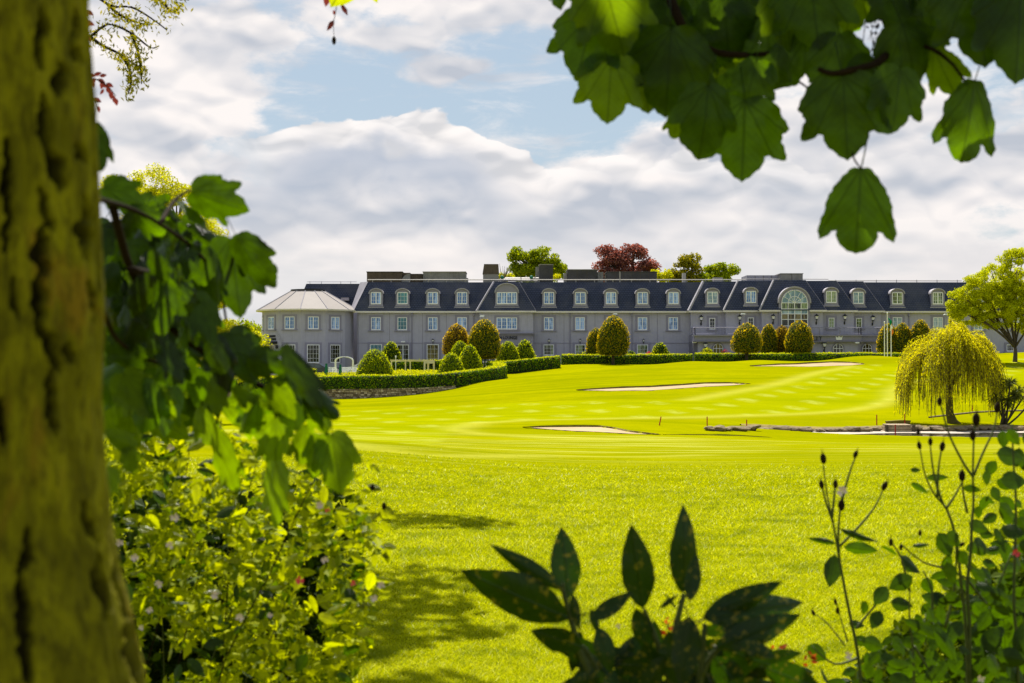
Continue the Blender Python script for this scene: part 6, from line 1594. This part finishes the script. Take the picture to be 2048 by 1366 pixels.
LB = [(208,372,92,70,2.1,5,.2),(259,412,96,52,2.1,4,.2),(384,384,122,72,2.2,3,.1),(330,418,72,14,2.2,2,0),(362,404,84,45,2.2,7,0),(372,450,84,62,2.3,4,0),(461,478,165,8,2.3,1,0),(474,476,132,34,2.25,2,.1),(417,494,130,15,2.25,4,0),
      (457,664,122,25,2.2,1,0),(433,676,115,14,2.15,2,0),(500,714,80,66,2.15,3,0),(567,691,160,37,2.15,0,0),(575,751,120,10,2.2,6,0),(433,743,97,0,2.15,0,0),(465,775,108,32,2.2,4,0),(346,715,82,5,2.2,7,0),(247,747,112,40,2.1,1,0),(219,688,104,82,2.0,5,.2),
      (318,775,80,18,2.1,2,0),(615,794,88,30,2.2,4,0),(428,854,140,14,2.2,0,0),(552,833,108,0,2.25,1,0),(552,928,125,-1,2.15,7,0),(614,850,82,-8,2.25,4,0),(639,870,84,-6,2.25,2,0),(664,868,118,12,2.25,6,0),(212,862,66,76,2.0,4,0),(258,895,52,10,2.0,6,0),(225,938,62,-10,1.9,7,0),
      (192,245,108,2,1.9,0,0),(300,560,120,10,2.0,1,0),(270,610,110,-20,2.0,3,0),(392,590,112,22,2.1,7,0),(360,640,104,-5,2.1,2,0),(520,790,96,-30,2.2,4,0),(540,770,90,35,2.15,1,0),(600,770,110,55,2.2,4,0),(330,690,90,30,2.05,1,0),(500,745,84,-12,2.25,0,0),(575,800,90,-20,2.3,5,0)]
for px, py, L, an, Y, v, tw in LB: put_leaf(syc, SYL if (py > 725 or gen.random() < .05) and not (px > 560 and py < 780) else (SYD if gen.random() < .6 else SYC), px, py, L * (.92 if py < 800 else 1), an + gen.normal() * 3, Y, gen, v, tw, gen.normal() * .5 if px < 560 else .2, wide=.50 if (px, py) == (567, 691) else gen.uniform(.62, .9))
def inpoly(x, y, P_):
    r_ = False; j = len(P_) - 1
    for i in range(len(P_)):
        if (P_[i][1] > y) != (P_[j][1] > y) and x < (P_[j][0] - P_[i][0]) * (y - P_[i][1]) / (P_[j][1] - P_[i][1]) + P_[i][0]: r_ = not r_
        j = i
    return r_
def fill(P_, n, gen, mind=0):
    x0, x1 = min(p[0] for p in P_), max(p[0] for p in P_); y0, y1 = min(p[1] for p in P_), max(p[1] for p in P_); out = []
    while len(out) < n:
        x, y = gen.uniform(x0, x1), gen.uniform(y0, y1)
        if inpoly(x, y, P_) and all((x - a) ** 2 + (y - b_) ** 2 > mind ** 2 for a, b_ in out): out.append((x, y))
    return out
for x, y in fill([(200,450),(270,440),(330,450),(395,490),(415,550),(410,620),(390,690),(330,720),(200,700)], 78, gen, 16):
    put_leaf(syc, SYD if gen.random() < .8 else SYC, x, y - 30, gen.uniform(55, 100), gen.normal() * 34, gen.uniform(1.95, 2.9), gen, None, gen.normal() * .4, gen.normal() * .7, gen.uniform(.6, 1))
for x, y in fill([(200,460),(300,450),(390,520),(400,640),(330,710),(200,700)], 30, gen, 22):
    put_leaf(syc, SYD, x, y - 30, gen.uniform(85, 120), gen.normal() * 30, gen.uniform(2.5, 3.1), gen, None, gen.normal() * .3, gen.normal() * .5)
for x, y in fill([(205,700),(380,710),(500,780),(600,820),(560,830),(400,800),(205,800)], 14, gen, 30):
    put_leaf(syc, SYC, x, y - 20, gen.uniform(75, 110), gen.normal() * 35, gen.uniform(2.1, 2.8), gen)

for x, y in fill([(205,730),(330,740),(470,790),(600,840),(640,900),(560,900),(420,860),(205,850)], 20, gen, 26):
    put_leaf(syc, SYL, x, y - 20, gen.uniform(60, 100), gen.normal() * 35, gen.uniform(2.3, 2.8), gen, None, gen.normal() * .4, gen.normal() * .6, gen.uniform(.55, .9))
# ------------------------------------------------------------------ bough hanging in at the top right
P0 = at(1500, -700, 2.8)
bough = empty('sycamore_bough', P0, 'overhanging leafy sycamore bough with brown twigs at the upper right', 'bough')
stem(bough, [(1500,-700,2.8),(1400,-300,2.75),(1340,-60,2.6),(1356,35,2.55),(1385,75,2.55),(1420,100,2.55),(1462,109,2.55),(1530,108,2.55),(1610,98,2.6),(1660,80,2.65)], .012, .003, 'twig')
stem(bough, [(1500,-700,2.8),(1620,-300,2.8),(1760,-60,2.7),(1790,60,2.6),(1765,118,2.45),(1712,138,2.4),(1665,147,2.4),(1636,137,2.4)], .012, .004, 'twig')
stem(bough, [(1760,-60,2.7),(1762,30,2.6),(1810,78,2.5),(1868,100,2.45),(1906,130,2.45),(1936,172,2.45)], .006, .002, 'twig')
stem(bough, [(1660,80,2.65),(1600,150,2.6),(1570,160,2.6),(1540,175,2.6)], .0035, .0015, 'twig'); stem(bough, [(1575,158,2.6),(1600,165,2.6),(1628,188,2.6),(1648,215,2.6)], .0025, .001, 'twig')
stem(bough, [(1340,-60,2.6),(1280,-30,2.6),(1215,5,2.55),(1195,20,2.5)], .004, .0015, 'twig'); stem(bough, [(1690,150,2.45),(1700,260,2.45),(1706,312,2.4),(1722,337,2.4)], .002, .0015, 'twig')
stem(bough, [(1760,-60,2.7),(1900,-90,2.6),(2000,-60,2.55),(2040,-35,2.5)], .005, .002, 'twig')
stem(bough, [(1618,185,2.6),(1612,200,2.6),(1614,218,2.6)], .0025, .0025, 'twig', 'seed_stalk')
RB = [(1191,18,138,-20,2.5,1,0),(1223,114,127,-1,2.5,1,0),(1285,110,112,6,2.55,7,0),(1343,58,165,-4,2.5,3,0),(1372,120,118,5,2.6,2,0),(1361,217,63,-12,2.5,0,0),(1417,170,145,-5,2.45,2,0),(1490,200,155,-1,2.5,1,0),(1450,148,85,42,2.6,6,0),(1513,122,92,-12,2.5,3,0),
      (1110,-42,62,12,2.5,6,0),(1205,-46,152,16,2.45,3,0),(1270,-18,112,8,2.6,7,0),(1323,-6,130,-4,2.65,1,0),(1446,-5,122,6,2.6,3,0),(1475,15,150,-10,2.65,7,0),(1537,35,136,4,2.6,6,0),(1619,-60,155,6,2.5,1,0),(1611,75,112,-32,2.55,2,0),(1680,68,118,5,2.5,3,0),
      (1686,152,160,6,2.4,1,0),(1801,138,124,-4,2.4,7,0),(1722,336,172,-3,2.4,0,0),(1950,160,168,-11,2.45,0,0),(1948,-62,188,7,2.4,1,0),(2042,-34,192,-3,2.4,7,0),(1792,-52,128,4,2.5,1,0),(1805,48,118,12,2.45,3,0),(1868,98,98,24,2.45,4,0),(1640,176,88,10,2.5,2,0),
      (1748,116,126,-2,2.5,7,0),(1880,-50,125,-12,2.5,3,0),(1565,-20,120,8,2.55,7,0),(1400,60,112,0,2.65,1,0),(1560,95,84,-10,2.5,4,0),(1720,-30,95,-14,2.55,2,0),(1850,60,80,20,2.5,2,0)]
for px, py, L, an, Y, v, tw in RB: put_leaf(bough, SYL if gen.random() < .16 else SYC, px, py, L, an + gen.normal() * 2, Y, gen, v, tw, twist=gen.normal() * .28)
for x, y in fill([(1190,-90),(1560,-90),(1560,90),(1500,130),(1440,140),(1330,120),(1270,90),(1210,40)], 22, gen, 30): put_leaf(bough, SYC, x, y - 50, gen.uniform(95, 135), gen.normal() * 28, gen.uniform(2.6, 3.0), gen)
for x, y in fill([(1560,-90),(1700,-90),(1690,100),(1560,120)], 9, gen, 25): put_leaf(bough, SYC, x, y - 50, gen.uniform(90, 120), gen.normal() * 25, gen.uniform(2.6, 3.0), gen)
for x, y in fill([(1790,-90),(1900,-90),(1880,20),(1800,60)], 5, gen, 25): put_leaf(bough, SYC, x, y - 50, gen.uniform(90, 120), gen.normal() * 25, gen.uniform(2.6, 3.0), gen)
mb = MB()   # hanging cluster of seeds
for i in range(46):
    p = at(1760 + gen.normal() * 15, 48 + gen.normal() * 22, 2.75) - P0; mb.ball(p, .0028 * gen.uniform(.7, 1.3), 5, 4)
for i in range(14): a = at(1765, -20, 2.75) - P0; b_ = at(1760 + gen.normal() * 16, 50 + gen.normal() * 22, 2.75) - P0; mb.tube([a, (a + b_) / 2 + Vector((.004, 0, 0)), b_], .0006, 3)
mb.build('seed_cluster', M['twig'], bough)['kind'] = 'stuff'
stem(bough, [(1733,-30,2.7),(1731,40,2.7),(1722,110,2.65)], .001, .001, 'twig', 'twig')

# ------------------------------------------------------------------ twigs at the top left and top middle
root = empty('willow_spray', at(150, -260, 7.2), 'fine yellow leaved spray of twigs by the trunk top', 'twigs')
sp = [[(150,-260),(160,-60),(215,8),(262,14),(300,35),(334,60)],[(150,-260),(180,-60),(260,-20),(330,-8),(378,0)],[(160,-60),(170,70),(215,48),(262,66),(300,95),(318,92)],[(165,60),(200,88),(240,108),(268,128),(292,142)],[(240,108),(258,135),(262,165),(256,188)],[(262,66),(275,100),(282,140),(283,168)],[(300,-20),(330,10),(345,25),(362,10)],[(215,8),(240,30),(275,45),(300,50)]]
Pp = []
for s in sp:
    stem(root, [(a, b_, 7.2) for a, b_ in s], .009, .003, 'twig', 'twig', 4, 3)
    arr = np.array(s, float); L = np.r_[0, np.cumsum(np.linalg.norm(np.diff(arr, axis=0), axis=1))]; t = gen.random(190) * L[-1]
    for u in t:
        a, b_ = np.interp(u, L, arr[:, 0]), np.interp(u, L, arr[:, 1])
        if b_ > -40: Pp.append(tuple(at(a + gen.normal() * 8, b_ + gen.normal() * 8 + 3, 7.2 + gen.normal() * .12) - root.location))
Pp = np.array(Pp); V_, F_ = leaf_quads(Pp, gen.normal(size=Pp.shape), .030, .34, gen, gen.normal(size=Pp.shape) * .7 + np.array([.2, 0, -1.]))
tag(link('foliage', np_mesh('foliage', V_, F_), M['olivegreen'], root), kind='stuff')
root = empty('copper_twig', at(120, -150, 4.4), 'dark copper leaved twig poking out beside the trunk', 'twig')
stem(root, [(120,-150,4.4),(150,40,4.4),(172,75,4.4)], .004, .001, 'twig', 'twig'); stem(root, [(120,-150,4.4),(140,80,4.4),(172,148,4.4),(196,160,4.4),(215,172,4.4),(232,192,4.4)], .004, .001, 'twig', 'twig'); stem(root, [(160,130,4.4),(180,186,4.4),(190,200,4.4),(197,220,4.4)], .002, .0008, 'twig', 'twig')
for px, py, L, an in ((178,148,14,70),(188,150,16,110),(184,160,16,20),(196,158,17,60),(205,162,17,-10),(204,170,15,80),(214,172,18,20),(222,182,17,0),(228,190,15,-10),(231,196,16,10),(213,166,16,60),(190,156,16,-30),(176,160,14,0),(182,188,18,20),(180,195,16,-20),(188,196,17,60),(196,212,14,10),(168,42,22,70),(170,20,20,60),(168,72,18,60),(186,152,15,-60),(199,152,15,100),(208,178,14,-40)):
    put_leaf(root, COP, px, py, L, an, 4.4 + gen.normal() * .05, gen)
root = empty('copper_twig', at(662, -160, 3.6), 'thin copper leaved twig dangling a dark bud at the top', 'twig')
stem(root, [(690,-160,3.6),(680,-40,3.6),(672,20,3.6),(667,45,3.6),(668,72,3.6)], .0016, .0006, 'twig', 'twig')
for px, py, L, an, me in ((668,40,26,-35,COP),(683,8,26,30,COP),(656,-12,26,-10,COP),(668,20,10,0,COP)): put_leaf(root, me, px, py, L, an, 3.6, gen)
mb = MB(); mb.ball(at(668, 81, 3.6) - root.location, .0055, 6, 6, 2.0); mb.build('bud', M['twig'], root)
put_leaf(root, ROL, 712, -62, 92, -34, 3.4, gen, 0, wide=1.4, twist=0.0)
put_leaf(root, ROL, 742, -28, 36, 20, 3.4, gen, 0, twist=0.0)

# ------------------------------------------------------------------ spotted laurel, bottom centre
auc = empty('spotted_laurel_shrub', (X(1330, 2.2), 2.2, 0), 'dark glossy spotted laurel with upright pointed leaves, bottom centre', 'shrub')
def z3(x, y): return (900 + x * .3711, 980 + y * .3711)
def aleaf(b_, t_, Y=2.2, wide=1.0, v=None, tw=None, lift=None, toward=None):
    (x0, y0), (x1, y1) = z3(*b_), z3(*t_); L = math.hypot(x1 - x0, y1 - y0); an = math.degrees(math.atan2(x1 - x0, y1 - y0))
    put_leaf(auc, AUC, x0, y0, L, an, Y + gen.normal() * .05, gen, v, gen.normal() * .12 if toward is None else toward, gen.normal() * .25 if tw is None else tw, wide, lift=lift)
for b_, t_, w_ in (((640,700),(50,432),.85),((610,540),(205,296),.45),((640,585),(610,198),.95),((1040,640),(975,180),.85),((1255,560),(1282,85),.75),((1290,600),(1335,340),.75),((760,700),(985,545),.75),((715,850),(425,745),1.05),((1380,700),(1975,592),.65),((1360,690),(1790,485),.6),
                   ((1430,850),(1890,665),.7),((800,740),(880,980),1.0),((990,800),(870,975),.8),((1000,640),(1090,900),.9),((1470,860),(1860,1010),1.1),((1640,740),(1600,950),1.0),((1290,680),(1230,1060),1.0),((1130,640),(1230,560),.5),((1220,640),(1160,560),.4),((1050,820),(1130,1060),.9),
                   ((1300,800),(1420,1080),1.1),((1420,900),(1600,1120),1.2),((1700,960),(2000,1080),1.2),((1150,900),(1020,1120),1.0),((660,560),(700,760),.6),((700,760),(660,1000),.8),((1460,700),(1640,860),.8),((1240,700),(1340,1000),1.0),((1180,760),(1260,1100),1.1),((1560,820),(1760,900),.9),
                   ((1350,760),(1560,760),.8),((760,640),(800,780),.7),((1700,900),(1900,880),.8),((1500,1040),(1760,1160),1.3),((1280,1000),(1400,1200),1.3),((1080,1000),(1180,1180),1.2),((840,1000),(640,1060),1.0)): aleaf(b_, t_, wide=w_ * 1.15)
for k_ in range(44):
    bx_, by_ = gen.uniform(780, 1750), gen.uniform(860, 1150); an_ = gen.uniform(-2.4, 2.4); aleaf((bx_, by_), (bx_ + 300 * math.sin(an_), by_ - 260 * math.cos(an_) * (1 if by_ > 950 else -.6)), Y=2.3, wide=gen.uniform(.7, 1.2))
def astem(pts, r0_=.006, r1_=.003): stem(auc, [(*z3(a, b_), Y) for a, b_, Y in pts], r0_, r1_, 'stemgreen', 'stem')
astem([(900,2500,2.15),(850,1500,2.2),(780,1060,2.2),(700,860,2.2),(650,690,2.2),(610,540,2.2),(615,500,2.2)], .010, .003)
astem([(1200,2600,2.15),(1180,1500,2.2),(1190,1040,2.2),(1215,760,2.2),(1262,560,2.2)], .011, .004); astem([(1190,1040,2.2),(1110,800,2.2),(1045,640,2.2)], .007, .003)
astem([(1300,2600,2.15),(1330,1500,2.2),(1350,1000,2.2),(1375,720,2.2)], .009, .004); astem([(1350,1000,2.2),(1440,860,2.2),(1640,730,2.2)], .006, .003); astem([(850,1100,2.2),(760,900,2.2),(710,840,2.2)], .004, .003)
# make stems reach the ground
for px in (1250, 1330, 1390): a = at(px, 1900, 2.15) - auc.location; mb = MB(); mb.tube([(a.x * .4, 0, -.02), (a.x, -.02, a.z)], [.016, .011], 6); mb.build('stem', M['stemgreen'], auc)
# low rose shoots with red leaves and pale petals behind the laurel
shoot = empty('flowering_shoots', (X(1300, 2.9), 2.9, 0), 'reddish shoots with pale pink petals between the laurel leaves', 'flower')
M['petal'] = mat_plain('pale_pink_petals', (.75, .58, .62), .6, .08, 20); M['pinkbud'] = mat_plain('pink_bud', (.75, .06, .09), .5, .1, 20); M['redyoung'] = mat_leaf('young_red_leaves', (.20, .03, .008), (.34, .09, .02), (1.5, 1.0, .6), .45)
def petals(root, px, py, Y, r, mat='petal', n=6):
    c = at(px, py, Y) - root.location; mb = MB()
    for k in range(n):
        a = 2 * math.pi * k / n + gen.random(); d = Vector((math.cos(a), -.4, math.sin(a))); u = d.cross(Vector((0, 1, 0))).normalized(); s = r * Y / F
        mb.add([c, c + d * s * .6 + u * s * .35, c + d * s, c + d * s * .6 - u * s * .35], [(0, 1, 2, 3)])
    return mb.build('petals', M[mat], root)
for px, py, r in ((1236,1252,6),(1302,1290,9),(1330,1295,11),(1282,1316,9),(1300,1330,8),(1268,1340,9),(1553,1305,7),(1490,1350,10),(1505,1362,8),(1560,1300,6)): petals(shoot, px, py, 2.9, r)
Pq = np.array([tuple(at(px + gen.normal() * 9, py + gen.normal() * 9, 2.9) - shoot.location) for px, py in ((1290,1310),(1322,1280),(1335,1250),(1280,1335),(1500,1345),(1520,1345),(1537,1295),(1570,1310),(1610,1320),(1330,1270),(1300,1340)) for _ in range(9)])
V_, F_ = leaf_quads(Pq, gen.normal(size=Pq.shape), .018, .45, gen); tag(link('young_leaf', np_mesh('young_leaf', V_, F_), M['redyoung'], shoot), kind='stuff')
for a, b_ in ((1290, 1310), (1325, 1285), (1500, 1345), (1545, 1300), (1275, 1340)): stem(shoot, [(1400, 2200, 2.9), (a + 5, 1500, 2.9), (a, b_, 2.9)], .003, .001, 'twig', 'stem')

# ------------------------------------------------------------------ rose bush at the lower right
rose = empty('rose_bush', (X(1850, 3.3), 3.3, 0), 'tall rose bush with closed buds and round leaves at the lower right', 'rose bush')
def z4(x, y): return (1580 + x * .4436, 760 + y * .4436)
def rl(cx_, cy_, L, an, Y=3.3, wide=1.0, m=ROS):
    x, y = z4(cx_, cy_); l = L * .4436 * .93; wide *= .8; put_leaf(rose, m, x - math.sin(R(an)) * l / 2, y - math.cos(R(an)) * l / 2, l, an, Y + gen.normal() * .12, gen, None, gen.normal() * .2, wide=wide)
for a in ((185,860,160,-14,1.1),(320,762,165,84,.8),(310,695,200,72,.35),(140,728,150,-98,.4),(445,772,90,60,1.1),(545,830,130,50,1.2),(500,915,130,-60,1.3),(405,970,110,-40,1.4),(335,1030,75,-10,1.3),(505,1010,110,80,1.3),(385,1080,100,-30,1.4),(690,745,130,20,1.4),(745,720,110,40,1.2),(862,665,130,70,1.0),
          (875,755,120,60,1.5),(715,872,110,10,1.5),(785,805,90,30,1.4),(850,880,90,40,1.2),(735,987,95,80,1.5),(640,1062,80,20,1.5),(800,1055,80,60,1.3),(905,830,90,70,1.0),(925,765,110,100,.8),(1000,342,150,80,1.3),(1010,452,130,85,1.5),(985,600,130,40,1.1),(1005,682,110,80,1.5),(890,440,80,0,1.4),
          (850,600,70,0,1.2),(905,545,70,60,.8),(1040,560,60,50,1.3),(1025,810,90,30,1.3),(960,955,90,20,1.2),(1000,900,90,60,1.4),(595,745,100,95,.5),(135,1240,150,55,1.1),(165,1345,120,30,1.4),(60,1320,120,100,1.2),(385,1195,130,70,1.2),(400,1240,110,20,1.3),(505,1290,150,75,.8),(455,1265,120,60,1.0),
          (300,1100,80,80,1.1),(670,440,120,90,.6),(590,490,110,60,.6),(820,492,90,80,.9),(565,405,50,90,1.1),(700,1190,200,30,.7),(850,1120,240,-40,.5),(600,1130,210,60,.6),(980,1130,260,10,1.0),(1040,1180,200,-20,1.0),(960,1050,120,70,1.2),(1010,1010,110,40,1.3),(760,1290,130,60,1.2),
          (850,1300,130,-40,1.3),(930,1290,140,30,1.3),(1030,1330,140,60,1.3),(680,1330,120,70,1.2),(1010,260,100,40,1.2),(1045,700,80,10,1.3),(1030,980,120,-30,1.3),(900,1000,100,-50,1.2),(880,930,90,80,1.2),(940,700,80,30,1.1),(500,1350,120,80,1.2),(330,1180,90,70,1.2),(560,1250,80,40,1.2),(1000,1250,150,80,1.3),
          (900,1180,160,-30,1.2),(740,1130,120,-40,1.2),(690,1010,70,-10,1.3),(780,920,80,60,1.2)): rl(*a[:4], wide=a[4])
for x, y in fill([(1900,1180),(2060,1120),(2060,1380),(1700,1380),(1760,1300),(1840,1280)], 60, gen, 12): rl((x - 1580) / .4436, (y - 760) / .4436, gen.uniform(70, 120), gen.uniform(-90, 90), 3.3 + gen.random() * .4, 1.2)
for x, y in fill([(1980,860),(2060,850),(2060,1120),(1960,1120)], 14, gen, 20): rl((x - 1580) / .4436, (y - 760) / .4436, gen.uniform(70, 100), gen.uniform(-90, 90), 3.5 + gen.random() * .3, 1.3)
for x, y in fill([(1880,1120),(2060,1040),(2060,1390),(1640,1390),(1700,1330),(1800,1260)], 75, gen, 9): rl((x - 1580) / .4436, (y - 760) / .4436, gen.uniform(60, 120), gen.uniform(-110, 110), 3.35 + gen.random() * .7, gen.uniform(.8, 1.3))
cx_ = gen.uniform(1690, 2080, 9000); cy_ = gen.uniform(1040, 1400, 9000); ok = cy_ > np.interp(cx_, [1690, 1850, 2080], [1345, 1215, 1060]) + (fbm(cx_ * .03, cy_ * .03, 1, 3, 71) - .5) * 160
Pq = np.array([tuple(at(a, b_, 4.0 + .8 * gen.random()) - rose.location) for a, b_ in zip(cx_[ok][:3000], cy_[ok][:3000])])
V_, F_ = leaf_quads(Pq, gen.normal(size=Pq.shape), .045 * (.6 + .7 * gen.random(len(Pq))), .55, gen); tag(link('inner_foliage', np_mesh('inner_foliage', V_, F_), M['midshade'], rose), kind='stuff')
def rs(pts, r0_=.0035, r1_=.0016, nm='stem'): stem(rose, [(*z4(a, b_), 3.3) for a, b_ in pts], r0_, r1_, 'stemgreen', nm, 5)
rs([(360,3000),(345,1800),(320,1366),(300,1200),(275,1080),(245,930),(222,800),(205,700),(185,600),(165,500),(150,380)], .005, .0016)
rs([(222,800),(218,700),(225,600),(232,560)]); rs([(195,640),(165,560),(145,480)]); rs([(232,560),(262,440),(296,345)]); rs([(225,750),(330,640),(390,560),(425,480)]); rs([(190,620),(200,520),(205,460)])
rs([(860,3000),(850,1800),(815,1366),(810,1100),(800,930),(815,780),(820,650),(828,550),(825,430),(830,250),(840,180)], .006, .0018)
rs([(760,2800),(800,1366),(770,900),(745,700),(705,580),(655,520),(610,430),(585,300)], .005, .0014); rs([(705,580),(745,520),(780,450)]); rs([(690,560),(650,430),(632,290)]); rs([(665,530),(670,400),(686,300)])
rs([(828,440),(780,370),(720,250),(690,150),(676,100)]); rs([(830,430),(870,330),(920,220),(935,130)]); rs([(800,600),(780,500),(775,420)]); rs([(800,900),(880,1000),(960,1060)])
rs([(560,2700),(560,1366),(540,1100),(540,950)], .004, .0015); rs([(540,950),(500,800),(455,730)]); rs([(810,900),(700,850),(600,820),(500,740)]); rs([(640,1100),(640,950),(600,860)]); rs([(700,1120),(740,950),(750,770),(730,680)])
rs([(315,1250),(200,1280),(100,1200)]); rs([(300,1120),(340,1070),(400,1000),(450,960)]); rs([(1040,2800),(1030,1366),(1010,1000),(1020,600),(1010,400),(1000,200)], .005, .002); rs([(250,1200),(170,1100),(105,1050)], .002, .001); rs([(260,1180),(230,1080),(205,1000)], .002, .001)
rs([(880,900),(920,980),(950,900),(1000,780)]); rs([(560,1200),(620,1300),(640,1366)])
def bud(x, y, s=1.0, an=0, mat='twig'):
    p = at(*z4(x, y), 3.3) - rose.location; mb = MB(); r_ = .0062 * s
    for k in range(1): mb.ball((0, 0, 0), r_, 7, 6, 1.7)
    for k in range(3): a = k * 2.1; mb.add([(r_ * .5 * math.cos(a), r_ * .5 * math.sin(a), r_), (r_ * .5 * math.cos(a + .7), r_ * .5 * math.sin(a + .7), r_), (r_ * .3 * math.cos(a), r_ * .3 * math.sin(a), r_ * 3.6)], [(0, 1, 2)])
    o = mb.build('bud', M[mat], rose, True); o.location = p; o.rotation_euler = (0, R(an), 0)
for a in ((150,355,1.2,-8),(142,472,1.0,-8),(205,470,1.0,0),(232,565,1.3,0),(296,335,.9,22),(427,478,1.1,28),(675,97,1.0,0),(840,178,1.5,0),(824,250,1.2,0),(935,125,1.2,10),(578,235,.8,-6),(583,296,.9,-10),(633,278,.9,0),(687,300,1.1,8),(776,432,1.3,0),(455,732,.9,0),(586,690,.7,0),(773,742,.8,60),(105,1050,.7,-20),(205,1000,.7,-10),(215,1040,.8,0),(500,755,.7,0)): bud(*a)
petals(rose, *z4(232, 500), 3.28, 12); petals(rose, *z4(262, 1240), 3.28, 9); petals(rose, *z4(730, 1240), 3.28, 8)
petals(rose, *z4(1018, 780), 3.28, 9, 'pinkbud'); petals(rose, *z4(860, 1345), 3.28, 9)

# ------------------------------------------------------------------ flowering shrub behind the trunk at the left
bush = empty('left_rose_shrub', (X(420, 3.8), 3.8, 0), 'sunlit lime green rose shrub filling the corner beside the mossy trunk', 'shrub'); bush.name = 'rose_shrub'
POLY = [(190,700),(330,735),(400,800),(470,860),(560,920),(650,960),(715,985),(752,1040),(762,1110),(745,1190),(750,1260),(715,1330),(700,1400),(190,1400)]
pts = fill(POLY, 300, gen, 9)
for x, y in pts:
    lit = gen.random() < .72 - .35 * (y > 1150) * (x < 560)  # more dark-coloured leaves low at the left, as painted shade
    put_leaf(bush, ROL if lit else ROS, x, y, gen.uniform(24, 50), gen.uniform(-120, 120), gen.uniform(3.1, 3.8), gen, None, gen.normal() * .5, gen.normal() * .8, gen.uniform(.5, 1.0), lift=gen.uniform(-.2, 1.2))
cx_ = gen.uniform(190, 765, 30000); cy_ = gen.uniform(700, 1400, 30000)
ok = np.array([inpoly(a, b_, POLY) for a, b_ in zip(cx_, cy_)]) & (fbm(cx_ * .016, cy_ * .016, 1, 3, 60) > .36 + .05 * (cy_ > 1100))
cx_, cy_ = cx_[ok][:10000], cy_[ok][:10000]
Pq = [tuple(at(a, b_ + 8, 3.35 + 1.3 * gen.random() ** .8) - bush.location) for a, b_ in zip(cx_, cy_)]
Pq = np.array(Pq)
V_, F_ = leaf_quads(Pq, gen.normal(size=Pq.shape) + np.array([0, -.2, .9]), .038 * (.5 + .9 * gen.random(len(Pq))), .5, gen); tag(link('foliage', np_mesh('foliage', V_, F_), M['bushfill'] if 'bushfill' in M else M['lime'], bush), kind='stuff')
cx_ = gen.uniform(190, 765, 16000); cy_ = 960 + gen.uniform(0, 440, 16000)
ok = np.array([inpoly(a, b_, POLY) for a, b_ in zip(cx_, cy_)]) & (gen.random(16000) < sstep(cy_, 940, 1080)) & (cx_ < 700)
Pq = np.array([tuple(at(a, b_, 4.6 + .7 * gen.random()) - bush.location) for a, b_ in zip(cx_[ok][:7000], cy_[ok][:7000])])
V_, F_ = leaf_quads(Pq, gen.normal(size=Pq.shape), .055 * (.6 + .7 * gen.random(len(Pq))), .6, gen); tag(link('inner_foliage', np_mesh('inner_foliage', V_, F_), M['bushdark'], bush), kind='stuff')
# outlying sprays on the right side
for px, py in ((740,955),(768,1012),(720,930),(765,1100),(770,1170),(690,905),(702,968),(750,1060)):
    for k in range(5): put_leaf(bush, ROL, px + gen.normal() * 12 - 8, py + gen.normal() * 10, gen.uniform(20, 34), gen.uniform(-120, 120), 3.4, gen, lift=.5)
for i in range(11):
    a = gen.uniform(230, 720); tp = np.interp(a, [190, 330, 470, 650, 720, 760], [720, 760, 880, 975, 1000, 1050]) - gen.uniform(0, 40); bx = 330 + (a - 330) * .2 + gen.normal() * 60
    Y = gen.uniform(3.2, 4.2); stem(bush, [(bx, 2600, Y), (bx + (a - bx) * .3, 1500, Y), (bx + (a - bx) * .7, 1150, Y), (a, tp, Y)], .0022, .0009, 'stemgreen' if i % 3 else 'twig', 'stem', 4, 3)
for px, py in ((712,922),(745,975),(768,1012)):
    mb = MB(); mb.ball(at(px, py, 3.4) - bush.location, .0055, 6, 5, 1.6); mb.build('bud', M['twig'], bush)
for px, py, mt in ((600,1160,'pinkbud'),(706,1166,'pinkbud'),(655,1020,'pinkbud'),(748,1196,'petal'),(340,1090,'petal'),(342,895,'petal'),(270,1115,'petal'),(430,1190,'petal'),(540,1230,'petal'),(762,1170,'petal'),(640,1010,'petal'),(283,1255,'petal'),(350,1035,'petal'),(480,1235,'petal'),(300,1220,'petal'),(318,1168,'petal'),(650,1120,'petal'),(240,1085,'petal')): petals(bush, px, py, 3.1, gen.uniform(6, 10), mt)  # pale petals stand in for white glints on the glossy leaves
